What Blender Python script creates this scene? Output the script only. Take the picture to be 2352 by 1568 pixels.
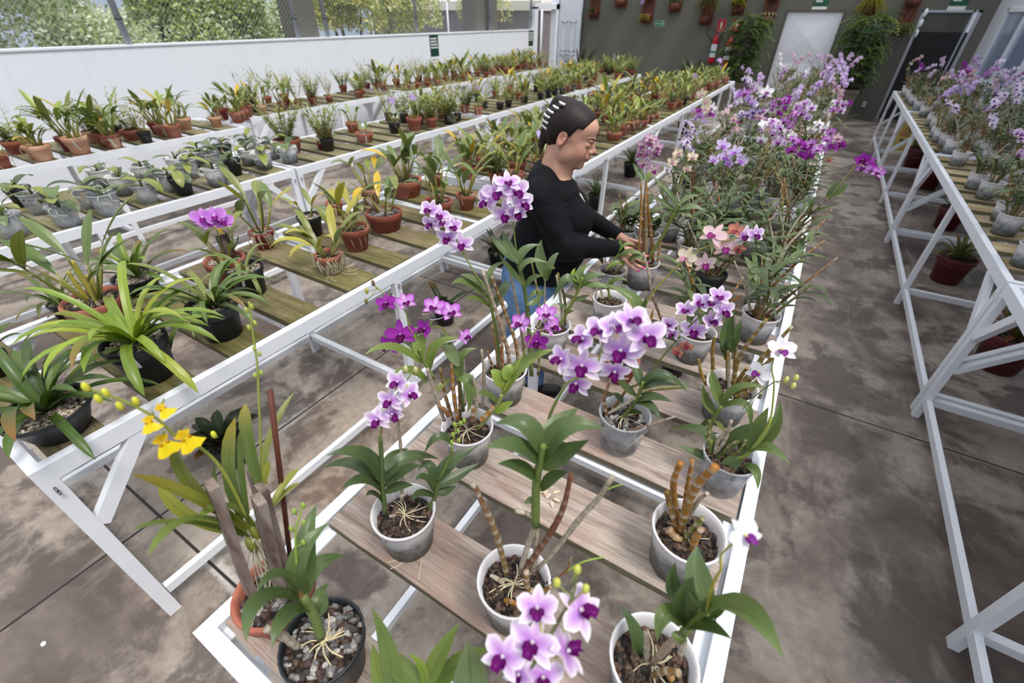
import bpy, math, random
import numpy as np
from mathutils import Vector, Matrix

for _o in list(bpy.data.objects):
    bpy.data.objects.remove(_o)
SC = bpy.context.scene
COL = SC.collection
PI = math.pi

# ---------------------------------------------------------------- camera
F_PX = 1020.9                       # focal length in pixels of the 2352x1568 frame
CAM_H = 1.85
YAW, PITCH, ROLL = 0.546399, -0.633363, -0.007087

def _cam_rows():
    ca, sa = math.cos(YAW), math.sin(YAW)
    cb, sb = math.cos(PITCH), math.sin(PITCH)
    cc, sc = math.cos(ROLL), math.sin(ROLL)
    Rz = np.array([[ca, sa, 0], [-sa, ca, 0], [0, 0, 1]])
    Rx = np.array([[1, 0, 0], [0, cb, sb], [0, -sb, cb]])
    Rr = np.array([[cc, sc, 0], [-sc, cc, 0], [0, 0, 1]])
    B = np.array([[1, 0, 0], [0, 0, -1], [0, 1, 0]], float)
    return Rr @ Rx @ B @ Rz
CR = _cam_rows()
cam_data = bpy.data.cameras.new('camera')
cam = bpy.data.objects.new('camera', cam_data)
COL.objects.link(cam)
cam_data.sensor_width = 36.0
cam_data.lens = F_PX / 2352 * 36.0
cam_data.clip_start = 0.02
cam_data.clip_end = 200
m = Matrix.Identity(4)
for i in range(3):
    m[i][0] = CR[0][i]; m[i][1] = -CR[1][i]; m[i][2] = -CR[2][i]
m[2][3] = CAM_H
cam.matrix_world = m
SC.camera = cam
cam_data.dof.use_dof = True
cam_data.dof.focus_distance = 1.2
cam_data.dof.aperture_fstop = 3.0

# ---------------------------------------------------------------- daylight
world = bpy.data.worlds.new('world'); SC.world = world; world.use_nodes = True
wn = world.node_tree
for n in list(wn.nodes): wn.nodes.remove(n)
wo = wn.nodes.new('ShaderNodeOutputWorld'); wb = wn.nodes.new('ShaderNodeBackground')
tc = wn.nodes.new('ShaderNodeTexCoord'); sx = wn.nodes.new('ShaderNodeSeparateXYZ')
rp = wn.nodes.new('ShaderNodeValToRGB')
rp.color_ramp.elements[0].position = 0.0; rp.color_ramp.elements[0].color = (0.26, 0.29, 0.35, 1)
rp.color_ramp.elements[1].position = 0.85; rp.color_ramp.elements[1].color = (1.0, 1.04, 1.10, 1)
wn.links.new(tc.outputs['Generated'], sx.inputs[0]); wn.links.new(sx.outputs['Z'], rp.inputs[0])
wn.links.new(rp.outputs[0], wb.inputs['Color']); wb.inputs['Strength'].default_value = 1.15
wn.links.new(wb.outputs[0], wo.inputs[0])

sd = bpy.data.lights.new('sun', 'SUN'); sun = bpy.data.objects.new('sun', sd); COL.objects.link(sun)
sd.energy = 2.4; sd.angle = math.radians(18); sd.color = (1.0, 0.95, 0.87)
SUN_DIR = Vector((-0.50, 0.10, -1.0)).normalized()      # where the light travels to: from high over the right side
sun.rotation_euler = SUN_DIR.to_track_quat('-Z', 'Y').to_euler()
sun.location = (4, 4, 8)

SC.view_settings.view_transform = 'Standard'
SC.view_settings.look = 'None'
SC.view_settings.gamma = 1.0
SC.view_settings.exposure = 0.22
SC.view_settings.use_curve_mapping = False
SC.cycles.max_bounces = 6
SC.cycles.diffuse_bounces = 3
SC.cycles.glossy_bounces = 3
SC.cycles.transmission_bounces = 5
SC.cycles.transparent_max_bounces = 8
SC.cycles.caustics_reflective = False
SC.cycles.caustics_refractive = False

# ---------------------------------------------------------------- measuring helpers (photo pixel -> place)
def ray(x, y):
    v = np.array([(x - 1176) / F_PX, (y - 784) / F_PX, 1.0])
    return CR.T @ v
ORG = np.array([0, 0, CAM_H])
def atz(x, y, z):
    d = ray(x, y); return ORG + d * ((z - CAM_H) / d[2])
def atx(x, y, X):
    d = ray(x, y); return ORG + d * (X / d[0])
def aty(x, y, Y):
    d = ray(x, y); return ORG + d * (Y / d[1])
def atd(x, y, D):                   # D = distance along the viewing axis
    return ORG + ray(x, y) * D
def depth(p):
    return float((CR @ (np.array(p, float) - ORG))[2])

# ---------------------------------------------------------------- mesh builder
def nrm(v):
    v = np.asarray(v, float); n = np.linalg.norm(v); return v / n if n > 1e-12 else v
def lerp(a, b, t):
    return tuple(a[i] + (b[i] - a[i]) * t for i in range(3))

class MB:
    def __init__(s): s.v = []; s.f = []; s.c = []; s.uv = []; s.m = []; s.mi = 0; s.sm = []
    def vert(s, p, c=(1, 1, 1), uv=(0, 0)):
        s.v.append((float(p[0]), float(p[1]), float(p[2]))); s.c.append(c); s.uv.append(uv); return len(s.v) - 1
    def face(s, ids, smooth=True):
        s.f.append(tuple(ids)); s.m.append(s.mi); s.sm.append(smooth)
    def grid(s, P, C=None, UV=None, closed_u=False, smooth=True):
        # P[i][j] rows along, columns across
        n, k = len(P), len(P[0]); base = len(s.v)
        for i in range(n):
            for j in range(k):
                s.vert(P[i][j], C[i][j] if C else (1, 1, 1), UV[i][j] if UV else (j / max(1, k - 1), i / max(1, n - 1)))
        for i in range(n - 1):
            for j in range(k if closed_u else k - 1):
                a = base + i * k + j; b = base + i * k + (j + 1) % k
                s.face((a, b, b + k, a + k), smooth)
        return base
    def box(s, x0, x1, y0, y1, z0, z1, c=(1, 1, 1), M=None):
        b = len(s.v)
        for X in (x0, x1):
            for Y in (y0, y1):
                for Z in (z0, z1):
                    p = Vector((X, Y, Z)); p = M @ p if M is not None else p
                    s.vert(p, c, (X + Y, Z))
        for q in ((0, 1, 3, 2), (4, 6, 7, 5), (0, 4, 5, 1), (2, 3, 7, 6), (0, 2, 6, 4), (1, 5, 7, 3)):
            s.face([b + i for i in q], False)
    def bar(s, p, q, w, t, up=(0, 0, 1), c=(1, 1, 1)):
        # rectangular bar from p to q; w across, t along the 'up' side
        p = np.array(p, float); q = np.array(q, float); d = nrm(q - p)
        u = np.array(up, float); u = nrm(u - d * np.dot(u, d)); a = np.cross(d, u)
        b = len(s.v)
        for e in (p, q):
            for sa, su in ((-1, -1), (1, -1), (1, 1), (-1, 1)):
                s.vert(e + a * sa * w / 2 + u * su * t / 2, c)
        for i in range(4):
            j = (i + 1) % 4; s.face((b + i, b + j, b + 4 + j, b + 4 + i), False)
        s.face((b + 3, b + 2, b + 1, b), False); s.face((b + 4, b + 5, b + 6, b + 7), False)
    def tube(s, pts, rad, n=6, col=None, caps=True, v0=0.0):
        pts = [np.array(p, float) for p in pts]; L = v0; rows = []; C = []; UV = []
        ref = None
        for i, p in enumerate(pts):
            d = nrm(pts[min(i + 1, len(pts) - 1)] - pts[max(i - 1, 0)])
            if ref is None:
                ref = np.array([1.0, 0, 0]) if abs(d[0]) < 0.8 else np.array([0, 1.0, 0])
            a = nrm(ref - d * np.dot(ref, d)); b = np.cross(d, a); ref = a
            if i: L += np.linalg.norm(p - pts[i - 1])
            r = rad[i] if hasattr(rad, '__len__') else rad
            cc = (col[i] if isinstance(col, list) else col) or (1, 1, 1)
            rows.append([p + (a * math.cos(2 * PI * j / n) + b * math.sin(2 * PI * j / n)) * r for j in range(n)])
            C.append([cc] * n); UV.append([(j / n, L) for j in range(n)])
        base = s.grid(rows, C, UV, closed_u=True)
        if caps:
            s.face([base + j for j in range(n)][::-1]); k = base + (len(pts) - 1) * n
            s.face([k + j for j in range(n)])
    def lathe(s, prof, n=24, c=(1, 1, 1), o=(0, 0, 0), cap0=False, cap1=False, cols=None, sxy=(1, 1)):
        rows = [[(o[0] + r * sxy[0] * math.cos(2 * PI * j / n), o[1] + r * sxy[1] * math.sin(2 * PI * j / n), o[2] + z) for j in range(n)] for r, z in prof]
        C = [[(cols[i] if cols else c)] * n for i in range(len(prof))]
        UV = [[(j / n, prof[i][1]) for j in range(n)] for i in range(len(prof))]
        b = s.grid(rows, C, UV, closed_u=True)
        if cap0: s.face([b + j for j in range(n)][::-1], False)
        if cap1: k = b + (len(prof) - 1) * n; s.face([k + j for j in range(n)], False)
    def blob(s, c, r, col=(1, 1, 1), rnd=None, jit=0.0, nu=6, nv=4, M=None):
        r = r if hasattr(r, '__len__') else (r, r, r); rows = []
        for i in range(nv + 1):
            th = PI * i / nv; row = []
            for j in range(nu):
                ph = 2 * PI * j / nu; k = 1 + (rnd.uniform(-jit, jit) if rnd and 0 < i < nv else 0)
                p = Vector((r[0] * math.sin(th) * math.cos(ph) * k, r[1] * math.sin(th) * math.sin(ph) * k, r[2] * math.cos(th) * k))
                if M is not None: p = M @ p
                row.append((c[0] + p[0], c[1] + p[1], c[2] + p[2]))
            rows.append(row)
        s.grid(rows, [[col] * nu for _ in rows], None, closed_u=True, smooth=jit == 0)
    # --- a leaf or petal: strip along a curve, folded across
    def blade(s, pts, W, N, col, tip=None, fold=0.25, prof='lance', across=2, edge=None, twist=0.0, cup=0.0):
        n = len(pts); rows = []; C = []; UV = []
        for i, p in enumerate(pts):
            t = i / (n - 1)
            if prof == 'lance': w = max(0.02, 0.28 * (1 - t) ** 3 + math.sin(PI * t ** 0.80) ** 0.95)
            elif prof == 'strap': w = min(1, 0.55 + 1.6 * t) * (1 - max(0, (t - 0.72) / 0.28) ** 2.2) + 0.01
            elif prof == 'paddle': w = (0.16 + 0.84 * math.sin(PI * min(1, t) ** 1.1) ** 0.7) if t < 0.5 else max(0.03, math.sin(PI * min(1, 0.5 + (t - 0.5) * 0.98) ** 1.1) ** 0.62)
            elif prof == 'petal': w = max(0.02, 0.22 * (1 - t) + math.sin(PI * t ** 0.9) ** 0.8)
            elif prof == 'round': w = max(0.05, math.sin(PI * min(0.999, 0.06 + 0.94 * t ** 1.25)) ** 0.55)
            elif prof == 'needle': w = 1 - t * 0.95
            else: w = 1
            d = nrm(pts[min(i + 1, n - 1)] - pts[max(i - 1, 0)])
            Ni = N[i] if isinstance(N, list) else N
            a = nrm(np.cross(d, Ni)); up = np.cross(a, d)
            if twist:
                an = twist * t; a, up = a * math.cos(an) + up * math.sin(an), up * math.cos(an) - a * math.sin(an)
            row = []; cr = []; ur = []
            for j in range(-across, across + 1):
                u = j / across
                h = fold * abs(u) * W * w / 2 + cup * (u * u) * W * w / 2
                row.append(p + a * u * W * w / 2 + up * h)
                c = lerp(col, tip, max(0, (t - 0.6) / 0.4)) if tip else col
                if edge: c = lerp(c, edge, min(1, abs(u) ** 1.5 * (0.4 + 0.6 * t) + t ** 2.2 * 0.85))
                cr.append(c); ur.append((u * 0.5 + 0.5, t))
            rows.append(row); C.append(cr); UV.append(ur)
        s.grid(rows, C, UV)
    def mesh(s, name, mats):
        me = bpy.data.meshes.new(name)
        me.from_pydata(s.v, [], s.f)
        nv = len(s.v)
        ca = me.color_attributes.new('tint', 'FLOAT_COLOR', 'POINT')
        arr = np.ones((nv, 4), np.float32); arr[:, :3] = np.array(s.c, np.float32).reshape(nv, 3); ca.data.foreach_set('color', arr.ravel())
        uvl = me.uv_layers.new(name='uv'); li = np.zeros(len(me.loops), np.int32); me.loops.foreach_get('vertex_index', li)
        uvl.data.foreach_set('uv', np.array(s.uv, np.float32)[li].ravel())
        for mt in mats: me.materials.append(mt)
        me.polygons.foreach_set('material_index', np.array(s.m, np.int32)); me.polygons.foreach_set('use_smooth', np.array(s.sm, bool))
        me.update(); return me

def add(name, mb, mats, parent=None, loc=None):
    mats = mats if isinstance(mats, (list, tuple)) else [mats]
    me = mb if isinstance(mb, bpy.types.Mesh) else mb.mesh(name, mats)
    o = bpy.data.objects.new(name, me); COL.objects.link(o)
    if parent is not None: o.parent = parent
    if loc is not None: o.location = loc
    return o
def thing(name, label, cat, loc=(0, 0, 0), rz=0.0, group=None):
    o = bpy.data.objects.new(name, None); COL.objects.link(o); o.empty_display_size = 0.05
    o.location = tuple(float(v) for v in loc); o.rotation_euler = (0, 0, rz)
    return tag(o, label, cat, group)
def tag(o, label, cat, group=None, kind=None):
    o['label'] = label; o['category'] = cat
    if group: o['group'] = group
    if kind: o['kind'] = kind
    return o
def struct(name, mb, mats, label=None):
    o = add(name, mb, mats); o['kind'] = 'structure'
    if label: o['label'] = label
    return o

# ---------------------------------------------------------------- materials
def S(c):                            # sRGB 0-255 -> linear
    return tuple(((x / 255) / 12.92 if x / 255 <= 0.04045 else ((x / 255 + 0.055) / 1.055) ** 2.4) for x in c)
class NT:
    def __init__(s, name):
        s.mat = bpy.data.materials.new(name); s.mat.use_nodes = True; s.t = s.mat.node_tree
        for n in list(s.t.nodes): s.t.nodes.remove(n)
        s.out = s.t.nodes.new('ShaderNodeOutputMaterial')
    def n(s, typ, **kw):
        nd = s.t.nodes.new('ShaderNode' + typ)
        for k, v in kw.items():
            if k in nd.inputs: s.set(nd.inputs[k], v)
            else: setattr(nd, k, v)
        return nd
    def set(s, inp, v):
        if hasattr(v, 'is_linked'): s.t.links.new(v, inp)
        elif isinstance(v, bpy.types.Node): s.t.links.new(v.outputs[0], inp)
        elif isinstance(v, (tuple, list)) and len(v) == 3 and inp.type == 'RGBA': inp.default_value = (*v, 1)
        else: inp.default_value = v
    def math(s, op, a, b=None, c=None):
        nd = s.t.nodes.new('ShaderNodeMath'); nd.operation = op; s.set(nd.inputs[0], a)
        if b is not None: s.set(nd.inputs[1], b)
        if c is not None: s.set(nd.inputs[2], c)
        return nd.outputs[0]
    def mix(s, f, a, b, mode='MIX'):
        nd = s.t.nodes.new('ShaderNodeMix'); nd.data_type = 'RGBA'; nd.blend_type = mode
        s.set(nd.inputs[0], f); s.set(nd.inputs[6], a); s.set(nd.inputs[7], b); return nd.outputs[2]
    def noise(s, vec, scale, detail=4, rough=0.55, out=0, dist=0.0):
        nd = s.n('TexNoise', Scale=scale, Detail=detail, Roughness=rough, Distortion=dist)
        if vec is not None: s.set(nd.inputs['Vector'], vec)
        return nd.outputs[out]
    def ramp(s, f, stops):
        nd = s.t.nodes.new('ShaderNodeValToRGB'); s.set(nd.inputs[0], f); e = nd.color_ramp.elements
        while len(e) > len(stops): e.remove(e[-1])
        while len(e) < len(stops): e.new(0.5)
        for i, (p, c) in enumerate(stops):
            e[i].position = p; e[i].color = (*c, 1) if hasattr(c, '__len__') else (c, c, c, 1)
        return nd.outputs[0]
    def coord(s, which='Object', scale=(1, 1, 1), rnd=False):
        tcn = s.n('TexCoord'); mp = s.n('Mapping'); s.set(mp.inputs[0], tcn.outputs[which]); mp.inputs['Scale'].default_value = scale
        if rnd:
            oi = s.n('ObjectInfo'); sc = s.n('VectorMath', operation='SCALE'); s.set(sc.inputs[0], (37.0, 91.0, 53.0)); s.set(sc.inputs['Scale'], oi.outputs['Random']); s.set(mp.inputs['Location'], sc.outputs[0])
        return mp.outputs[0]
    def bump(s, h, strength=0.3, dist=0.01):
        return s.n('Bump', Height=h, Strength=strength, Distance=dist).outputs[0]
    def pbr(s, **kw):
        nd = s.t.nodes.new('ShaderNodeBsdfPrincipled')
        for k, v in kw.items(): s.set(nd.inputs[k.replace('_', ' ')], v)
        return nd
    def done(s, sh):
        s.set(s.out.inputs[0], sh.outputs[0] if isinstance(sh, bpy.types.Node) else sh); return s.mat
def plain(name, c, rough=0.5, metal=0.0, spec=0.5, var=0.0):
    t = NT(name); col = c
    if var:
        nz = t.noise(t.coord(), 6, 3); col = t.mix(nz, tuple(x * (1 - var) for x in c), tuple(min(1, x * (1 + var)) for x in c))
    return t.done(t.pbr(Base_Color=col, Roughness=rough, Metallic=metal, Specular_IOR_Level=spec))

def attr_col(t):
    return t.n('Attribute', attribute_name='tint').outputs['Color']

M = {}
def _materials():
    # white enamelled aluminium
    t = NT('white_enamel'); nz = t.noise(t.coord(), 9, 3)
    M['rail'] = t.done(t.pbr(Base_Color=t.mix(nz, S((222, 228, 238)), S((240, 242, 247))), Roughness=0.38, Specular_IOR_Level=0.5))
    M['seam'] = plain('rail_joint_shadowless_dark', S((60, 62, 66)), 0.6)
    M['screw'] = plain('screw_steel', S((120, 122, 126)), 0.35, 0.8)
    # concrete floor
    t = NT('stained_concrete'); v = t.coord()
    n1 = t.noise(v, 0.9, 7, 0.62, dist=0.6); n2 = t.noise(v, 2.6, 8, 0.66, dist=0.3); n3 = t.noise(v, 22, 4, 0.6); n4 = t.noise(v, 0.55, 3, 0.5)
    vs = t.coord(scale=(3.5, 1.0, 1)); n5 = t.noise(vs, 1.3, 6, 0.6, dist=1.2)
    base = t.ramp(n1, [(0.34, S((82, 72, 66))), (0.44, S((112, 101, 93))), (0.50, S((146, 135, 125))), (0.66, S((170, 160, 150)))])
    base = t.mix(t.ramp(n2, [(0.43, 0.85), (0.51, 0.0)]), base, S((84, 73, 68)))
    base = t.mix(t.ramp(n5, [(0.54, 0.0), (0.68, 0.3)]), base, S((182, 172, 162)))
    base = t.mix(t.ramp(n4, [(0.58, 0.0), (0.75, 0.45)]), base, S((168, 134, 110)))
    base = t.mix(t.ramp(n3, [(0.35, 0.28), (0.60, 0.0)]), base, S((80, 70, 66)))
    sp = t.n('SeparateXYZ'); t.set(sp.inputs[0], t.n('TexCoord').outputs['Object'])
    def joint(axis, off, per):
        w = t.math('ADD', sp.outputs[axis], t.math('MULTIPLY', t.math('SUBTRACT', t.noise(v, 9, 3), 0.5), 0.0))
        a = t.math('ABSOLUTE', t.math('SUBTRACT', t.math('FRACT', t.math('DIVIDE', t.math('SUBTRACT', w, off - per / 2), per)), 0.5))
        return t.math('MULTIPLY', a, per)              # metres to nearest joint
    jd = t.math('MINIMUM', joint(0, -1.968, 7.32), joint(1, 0.155, 2.40))
    eff = t.math('MULTIPLY', t.ramp(t.math('ADD', jd, t.math('MULTIPLY', t.math('SUBTRACT', t.noise(v, 14, 5, 0.7), 0.5), 0.09)), [(0.012, 1.0), (0.03, 0.0)]), t.ramp(t.noise(v, 0.8, 2), [(0.5, 0.0), (0.62, 0.75)]))
    base = t.mix(eff, base, S((196, 190, 184)))
    line = t.ramp(jd, [(0.004, 1.0), (0.0055, 0.0)])
    base = t.mix(line, base, S((34, 30, 28)))
    hgt = t.math('SUBTRACT', t.math('MULTIPLY', n3, 0.3), line)
    M['floor'] = t.done(t.pbr(Base_Color=base, Roughness=t.ramp(n1, [(0.3, 0.42), (0.7, 0.68)]), Specular_IOR_Level=0.42, Normal=t.bump(hgt, 0.25, 0.004)))
    # walls
    t = NT('white_render'); v = t.coord(); n1 = t.noise(v, 1.6, 5); vv = t.coord(scale=(4, 4, 0.4)); n2 = t.noise(vv, 3, 4)
    c = t.mix(t.ramp(n2, [(0.5, 0.0), (0.75, 0.35)]), S((226, 230, 238)), S((206, 210, 218)))
    M['wallw'] = t.done(t.pbr(Base_Color=c, Roughness=0.85, Normal=t.bump(t.noise(v, 60, 5, 0.7), 0.15, 0.004)))
    t = NT('olive_grey_paint'); v = t.coord(); c = t.mix(t.noise(v, 1.2, 4), S((98, 97, 89)), S((113, 112, 103)))
    M['wallg'] = t.done(t.pbr(Base_Color=c, Roughness=0.9, Normal=t.bump(t.noise(v, 40, 4), 0.15, 0.004)))
    t = NT('pale_wall_paint'); v = t.coord(); M['wallr'] = t.done(t.pbr(Base_Color=t.mix(t.noise(v, 2, 3), S((206, 208, 216)), S((226, 228, 236))), Roughness=0.6))
    # planks
    def plank(name, a, b, cdark, edge, moss, mossy):
        t = NT(name); v = t.coord(scale=(1.2, 14, 14), rnd=True); g = t.noise(v, 3.0, 7, 0.65, dist=0.4)
        v2 = t.coord(scale=(1, 1, 1), rnd=True); big = t.noise(v2, 3.2, 5, 0.6); fine = t.noise(t.coord(scale=(3, 70, 70), rnd=True), 4, 3)
        c = t.ramp(g, [(0.34, cdark), (0.48, a), (0.62, b)])
        c = t.mix(t.ramp(big, [(0.50, 0.0), (0.64, 0.75)]), c, edge)
        c = t.mix(t.ramp(fine, [(0.38, 0.55), (0.5, 0.0)]), c, cdark)
        f2 = t.noise(t.coord(scale=(5, 160, 160), rnd=True), 3, 4, 0.7); c = t.mix(t.ramp(f2, [(0.5, 0.0), (0.7, 0.22)]), c, tuple(min(1, q * 1.15) for q in b)); c = t.mix(t.math('MULTIPLY', t.ramp(t.noise(t.coord(scale=(2, 22, 22), rnd=True), 3, 5, 0.7), [(0.55, 0.0), (0.66, 0.7)]), t.ramp(big, [(0.42, 0.0), (0.6, 1.0)])), c, edge)
        c = t.mix(t.math('MULTIPLY', t.ramp(t.noise(v2, 4.5, 6, 0.7), [(0.42, 0.0), (0.58, 1.0)]), mossy), c, moss)
        oi = t.n('ObjectInfo'); c = t.mix(1.0, c, t.ramp(oi.outputs['Random'], [(0.0, (0.82, 0.82, 0.82)), (1.0, (1.08, 1.06, 1.04))]), 'MULTIPLY')
        # green weathering on the sawn edges
        ge = t.n('NewGeometry'); sz = t.n('SeparateXYZ'); t.set(sz.inputs[0], ge.outputs['Normal'])
        c = t.mix(t.ramp(t.math('ABSOLUTE', sz.outputs[2]), [(0.3, 0.8), (0.6, 0.0)]), c, S((98, 96, 70)))
        return t.done(t.pbr(Base_Color=c, Roughness=0.85, Specular_IOR_Level=0.25, Normal=t.bump(t.math('ADD', g, fine), 0.35, 0.003)))
    M['plankC'] = plank('weathered_plank', S((166, 152, 145)), S((188, 176, 168)), S((124, 108, 100)), S((160, 134, 124)), S((132, 130, 104)), 0.2)
    M['plankB'] = plank('mossy_plank', S((120, 112, 78)), S((144, 134, 100)), S((86, 78, 52)), S((128, 110, 96)), S((98, 94, 48)), 0.6)
    M['plankA'] = plank('damp_plank', S((132, 126, 96)), S((156, 148, 124)), S((96, 88, 62)), S((150, 136, 128)), S((104, 104, 58)), 0.55)
    M['plankR'] = plank('yellowed_plank', S((166, 152, 122)), S((188, 176, 150)), S((128, 104, 74)), S((150, 112, 80)), S((128, 126, 84)), 0.4)
    # pots
    t = NT('terracotta'); v = t.coord(rnd=True); n1 = t.noise(v, 9, 5); n2 = t.noise(v, 30, 4); oi = t.n('ObjectInfo')
    c = t.mix(oi.outputs['Random'], S((128, 66, 54)), S((170, 104, 84)))
    c = t.mix(t.ramp(n1, [(0.5, 0.0), (0.75, 0.45)]), c, S((206, 168, 148))); c = t.mix(t.ramp(n2, [(0.3, 0.35), (0.5, 0.0)]), c, S((120, 62, 48)))
    M['terra'] = t.done(t.pbr(Base_Color=c, Roughness=0.82, Specular_IOR_Level=0.3, Normal=t.bump(n2, 0.2, 0.002)))
    t = NT('pale_terracotta'); v = t.coord(rnd=True); n1 = t.noise(v, 8, 5)
    M['terrap'] = t.done(t.pbr(Base_Color=t.mix(t.ramp(n1, [(0.35, 0.0), (0.65, 1.0)]), S((196, 140, 108)), S((222, 178, 148))), Roughness=0.85))
    t = NT('red_plastic'); M['redpot'] = t.done(t.pbr(Base_Color=S((128, 44, 42)), Roughness=0.5))
    t = NT('black_plastic'); v = t.coord(rnd=True); M['blackpot'] = t.done(t.pbr(Base_Color=t.mix(t.ramp(t.noise(v, 6, 4), [(0.4, 0), (0.8, 1)]), S((22, 26, 30)), S((44, 50, 54))), Roughness=0.42, Specular_IOR_Level=0.5))
    M['maroon'] = plain('maroon_plastic', S((92, 26, 36)), 0.5); M['greenpot'] = plain('dark_green_plastic', S((46, 78, 60)), 0.5)
    # cloudy plastic pot: milky wall, wet bark and algae showing through below
    t = NT('cloudy_plastic'); v = t.coord(rnd=True); uv = t.n('TexCoord').outputs['UV']; su = t.n('SeparateXYZ'); t.set(su.inputs[0], uv)
    h = t.math('ADD', su.outputs[1], t.math('MULTIPLY', t.math('SUBTRACT', t.noise(v, 14, 5, 0.65), 0.5), 0.10))
    mot = t.noise(t.coord(scale=(1, 1, 0.8), rnd=True), 45, 5, 0.7)
    low = t.ramp(mot, [(0.32, S((104, 110, 106))), (0.5, S((158, 162, 164))), (0.7, S((198, 200, 206)))])
    c = t.mix(t.ramp(h, [(0.060, 0.0), (0.092, 1.0)]), low, S((236, 234, 236)))
    c = t.mix(t.math('MULTIPLY', t.ramp(h, [(0.012, 1.0), (0.05, 0.0)]), 0.7), c, S((92, 98, 88)))
    p = t.pbr(Base_Color=c, Roughness=0.35, Specular_IOR_Level=0.5); tr = t.n('BsdfTranslucent', Color=c); mx = t.n('MixShader', Fac=0.28)
    t.set(mx.inputs[1], p.outputs[0]); t.set(mx.inputs[2], tr.outputs[0]); M['cloudy'] = t.done(mx)
    # clear plastic pot: see-through wall with smears
    t = NT('clear_plastic'); v = t.coord(rnd=True); mot = t.noise(v, 22, 5, 0.7)
    p = t.pbr(Base_Color=S((205, 208, 214)), Roughness=0.25, Specular_IOR_Level=0.7); tp = t.n('BsdfTransparent', Color=S((235, 238, 240))); mx = t.n('MixShader', Fac=t.ramp(mot, [(0.35, 0.75), (0.65, 0.35)]))
    t.set(mx.inputs[1], p.outputs[0]); t.set(mx.inputs[2], tp.outputs[0]); M['clear'] = t.done(mx)
    # stuff in pots
    def chips(name, stops, scale):
        t = NT(name); v = t.coord(rnd=True); vo = t.n('TexVoronoi', Scale=scale); t.set(vo.inputs['Vector'], v)
        c = t.ramp(vo.outputs['Color'], stops); d = t.ramp(vo.outputs['Distance'], [(0.35, 0.0), (0.75, 0.65)])
        return t.done(t.pbr(Base_Color=t.mix(d, c, S((26, 20, 16))), Roughness=0.8, Normal=t.bump(t.math('MULTIPLY', vo.outputs['Distance'], -1), 1.0, 0.012)))
    M['bark'] = chips('bark_mix', [(0.2, S((28, 22, 20))), (0.45, S((48, 36, 30))), (0.6, S((74, 54, 42))), (0.8, S((120, 100, 84)))], 95)
    M['gravel'] = chips('pale_gravel', [(0.2, S((120, 108, 96))), (0.45, S((196, 178, 156))), (0.7, S((224, 212, 196)))], 130)
    t = NT('stone_pieces'); c = attr_col(t); v = t.coord(); c = t.mix(t.ramp(t.noise(v, 220, 3, 0.7), [(0.4, 0.45), (0.6, 0.0)]), c, S((60, 56, 54)))
    M['pieces'] = t.done(t.pbr(Base_Color=c, Roughness=0.7, Normal=t.bump(t.noise(v, 160, 4), 0.4, 0.002)))
    # foliage
    t = NT('leaf'); c0 = attr_col(t); v = t.coord(); uv = t.n('TexCoord').outputs['UV']; su = t.n('SeparateXYZ'); t.set(su.inputs[0], uv)
    mid = t.ramp(t.math('ABSOLUTE', t.math('SUBTRACT', su.outputs[0], 0.5)), [(0.012, 0.0), (0.05, 1.0)])
    c = t.mix(t.ramp(t.noise(v, 26, 4), [(0.3, 0.0), (0.7, 0.5)]), c0, t.mix(0.3, c0, S((168, 172, 84)))); c = t.mix(1.0, c, (0.80, 0.80, 0.76), 'MULTIPLY')
    c = t.mix(mid, t.mix(0.45, c, S((60, 84, 30))), c)
    vein = t.noise(t.n('Mapping', Scale=(60, 1.5, 1), Vector=uv).outputs[0], 1.0, 2)
    p = t.pbr(Base_Color=c, Roughness=0.34, Specular_IOR_Level=0.5, Normal=t.bump(vein, 0.12, 0.002)); tr = t.n('BsdfTranslucent', Color=t.mix(1.0, c, (1.0, 1.15, 0.45), 'MULTIPLY'))
    mx = t.n('MixShader', Fac=0.17); t.set(mx.inputs[1], p.outputs[0]); t.set(mx.inputs[2], tr.outputs[0]); M['leaf'] = t.done(mx)
    t = NT('petal'); c = attr_col(t); p = t.pbr(Base_Color=c, Roughness=0.5, Specular_IOR_Level=0.3); tr = t.n('BsdfTranslucent', Color=c)
    mx = t.n('MixShader', Fac=0.35); t.set(mx.inputs[1], p.outputs[0]); t.set(mx.inputs[2], tr.outputs[0]); M['petal'] = t.done(mx)
    # canes: banded with papery sheaths
    t = NT('cane'); c0 = attr_col(t); v = t.coord(); uv = t.n('TexCoord').outputs['UV']; su = t.n('SeparateXYZ'); t.set(su.inputs[0], uv)
    vv = t.math('ADD', su.outputs[1], t.math('MULTIPLY', t.noise(v, 22, 3), 0.022))
    fr = t.math('FRACT', t.math('MULTIPLY', vv, 1 / 0.026))
    sheath = t.math('MULTIPLY', t.ramp(fr, [(0.25, 1.0), (0.62, 0.0)]), t.ramp(t.noise(v, 14, 3), [(0.42, 0.0), (0.60, 0.85)]))
    c = t.mix(sheath, c0, S((196, 186, 168))); c = t.mix(t.ramp(fr, [(0.0, 1.0), (0.10, 0.0)]), c, S((88, 58, 34))); c = t.mix(t.ramp(t.noise(t.coord(scale=(40, 40, 3)), 6, 3), [(0.4, 0.35), (0.55, 0.0)]), c, S((96, 78, 50)))
    M['cane'] = t.done(t.pbr(Base_Color=c, Roughness=0.5, Normal=t.bump(fr, 0.3, 0.002)))
    t = NT('plain_tint'); M['tint'] = t.done(t.pbr(Base_Color=attr_col(t), Roughness=0.6))
    t = NT('gloss_tint'); M['gloss'] = t.done(t.pbr(Base_Color=attr_col(t), Roughness=0.35))
    M['root'] = plain('root_skin', S((176, 168, 142)), 0.8, var=0.2)
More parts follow.
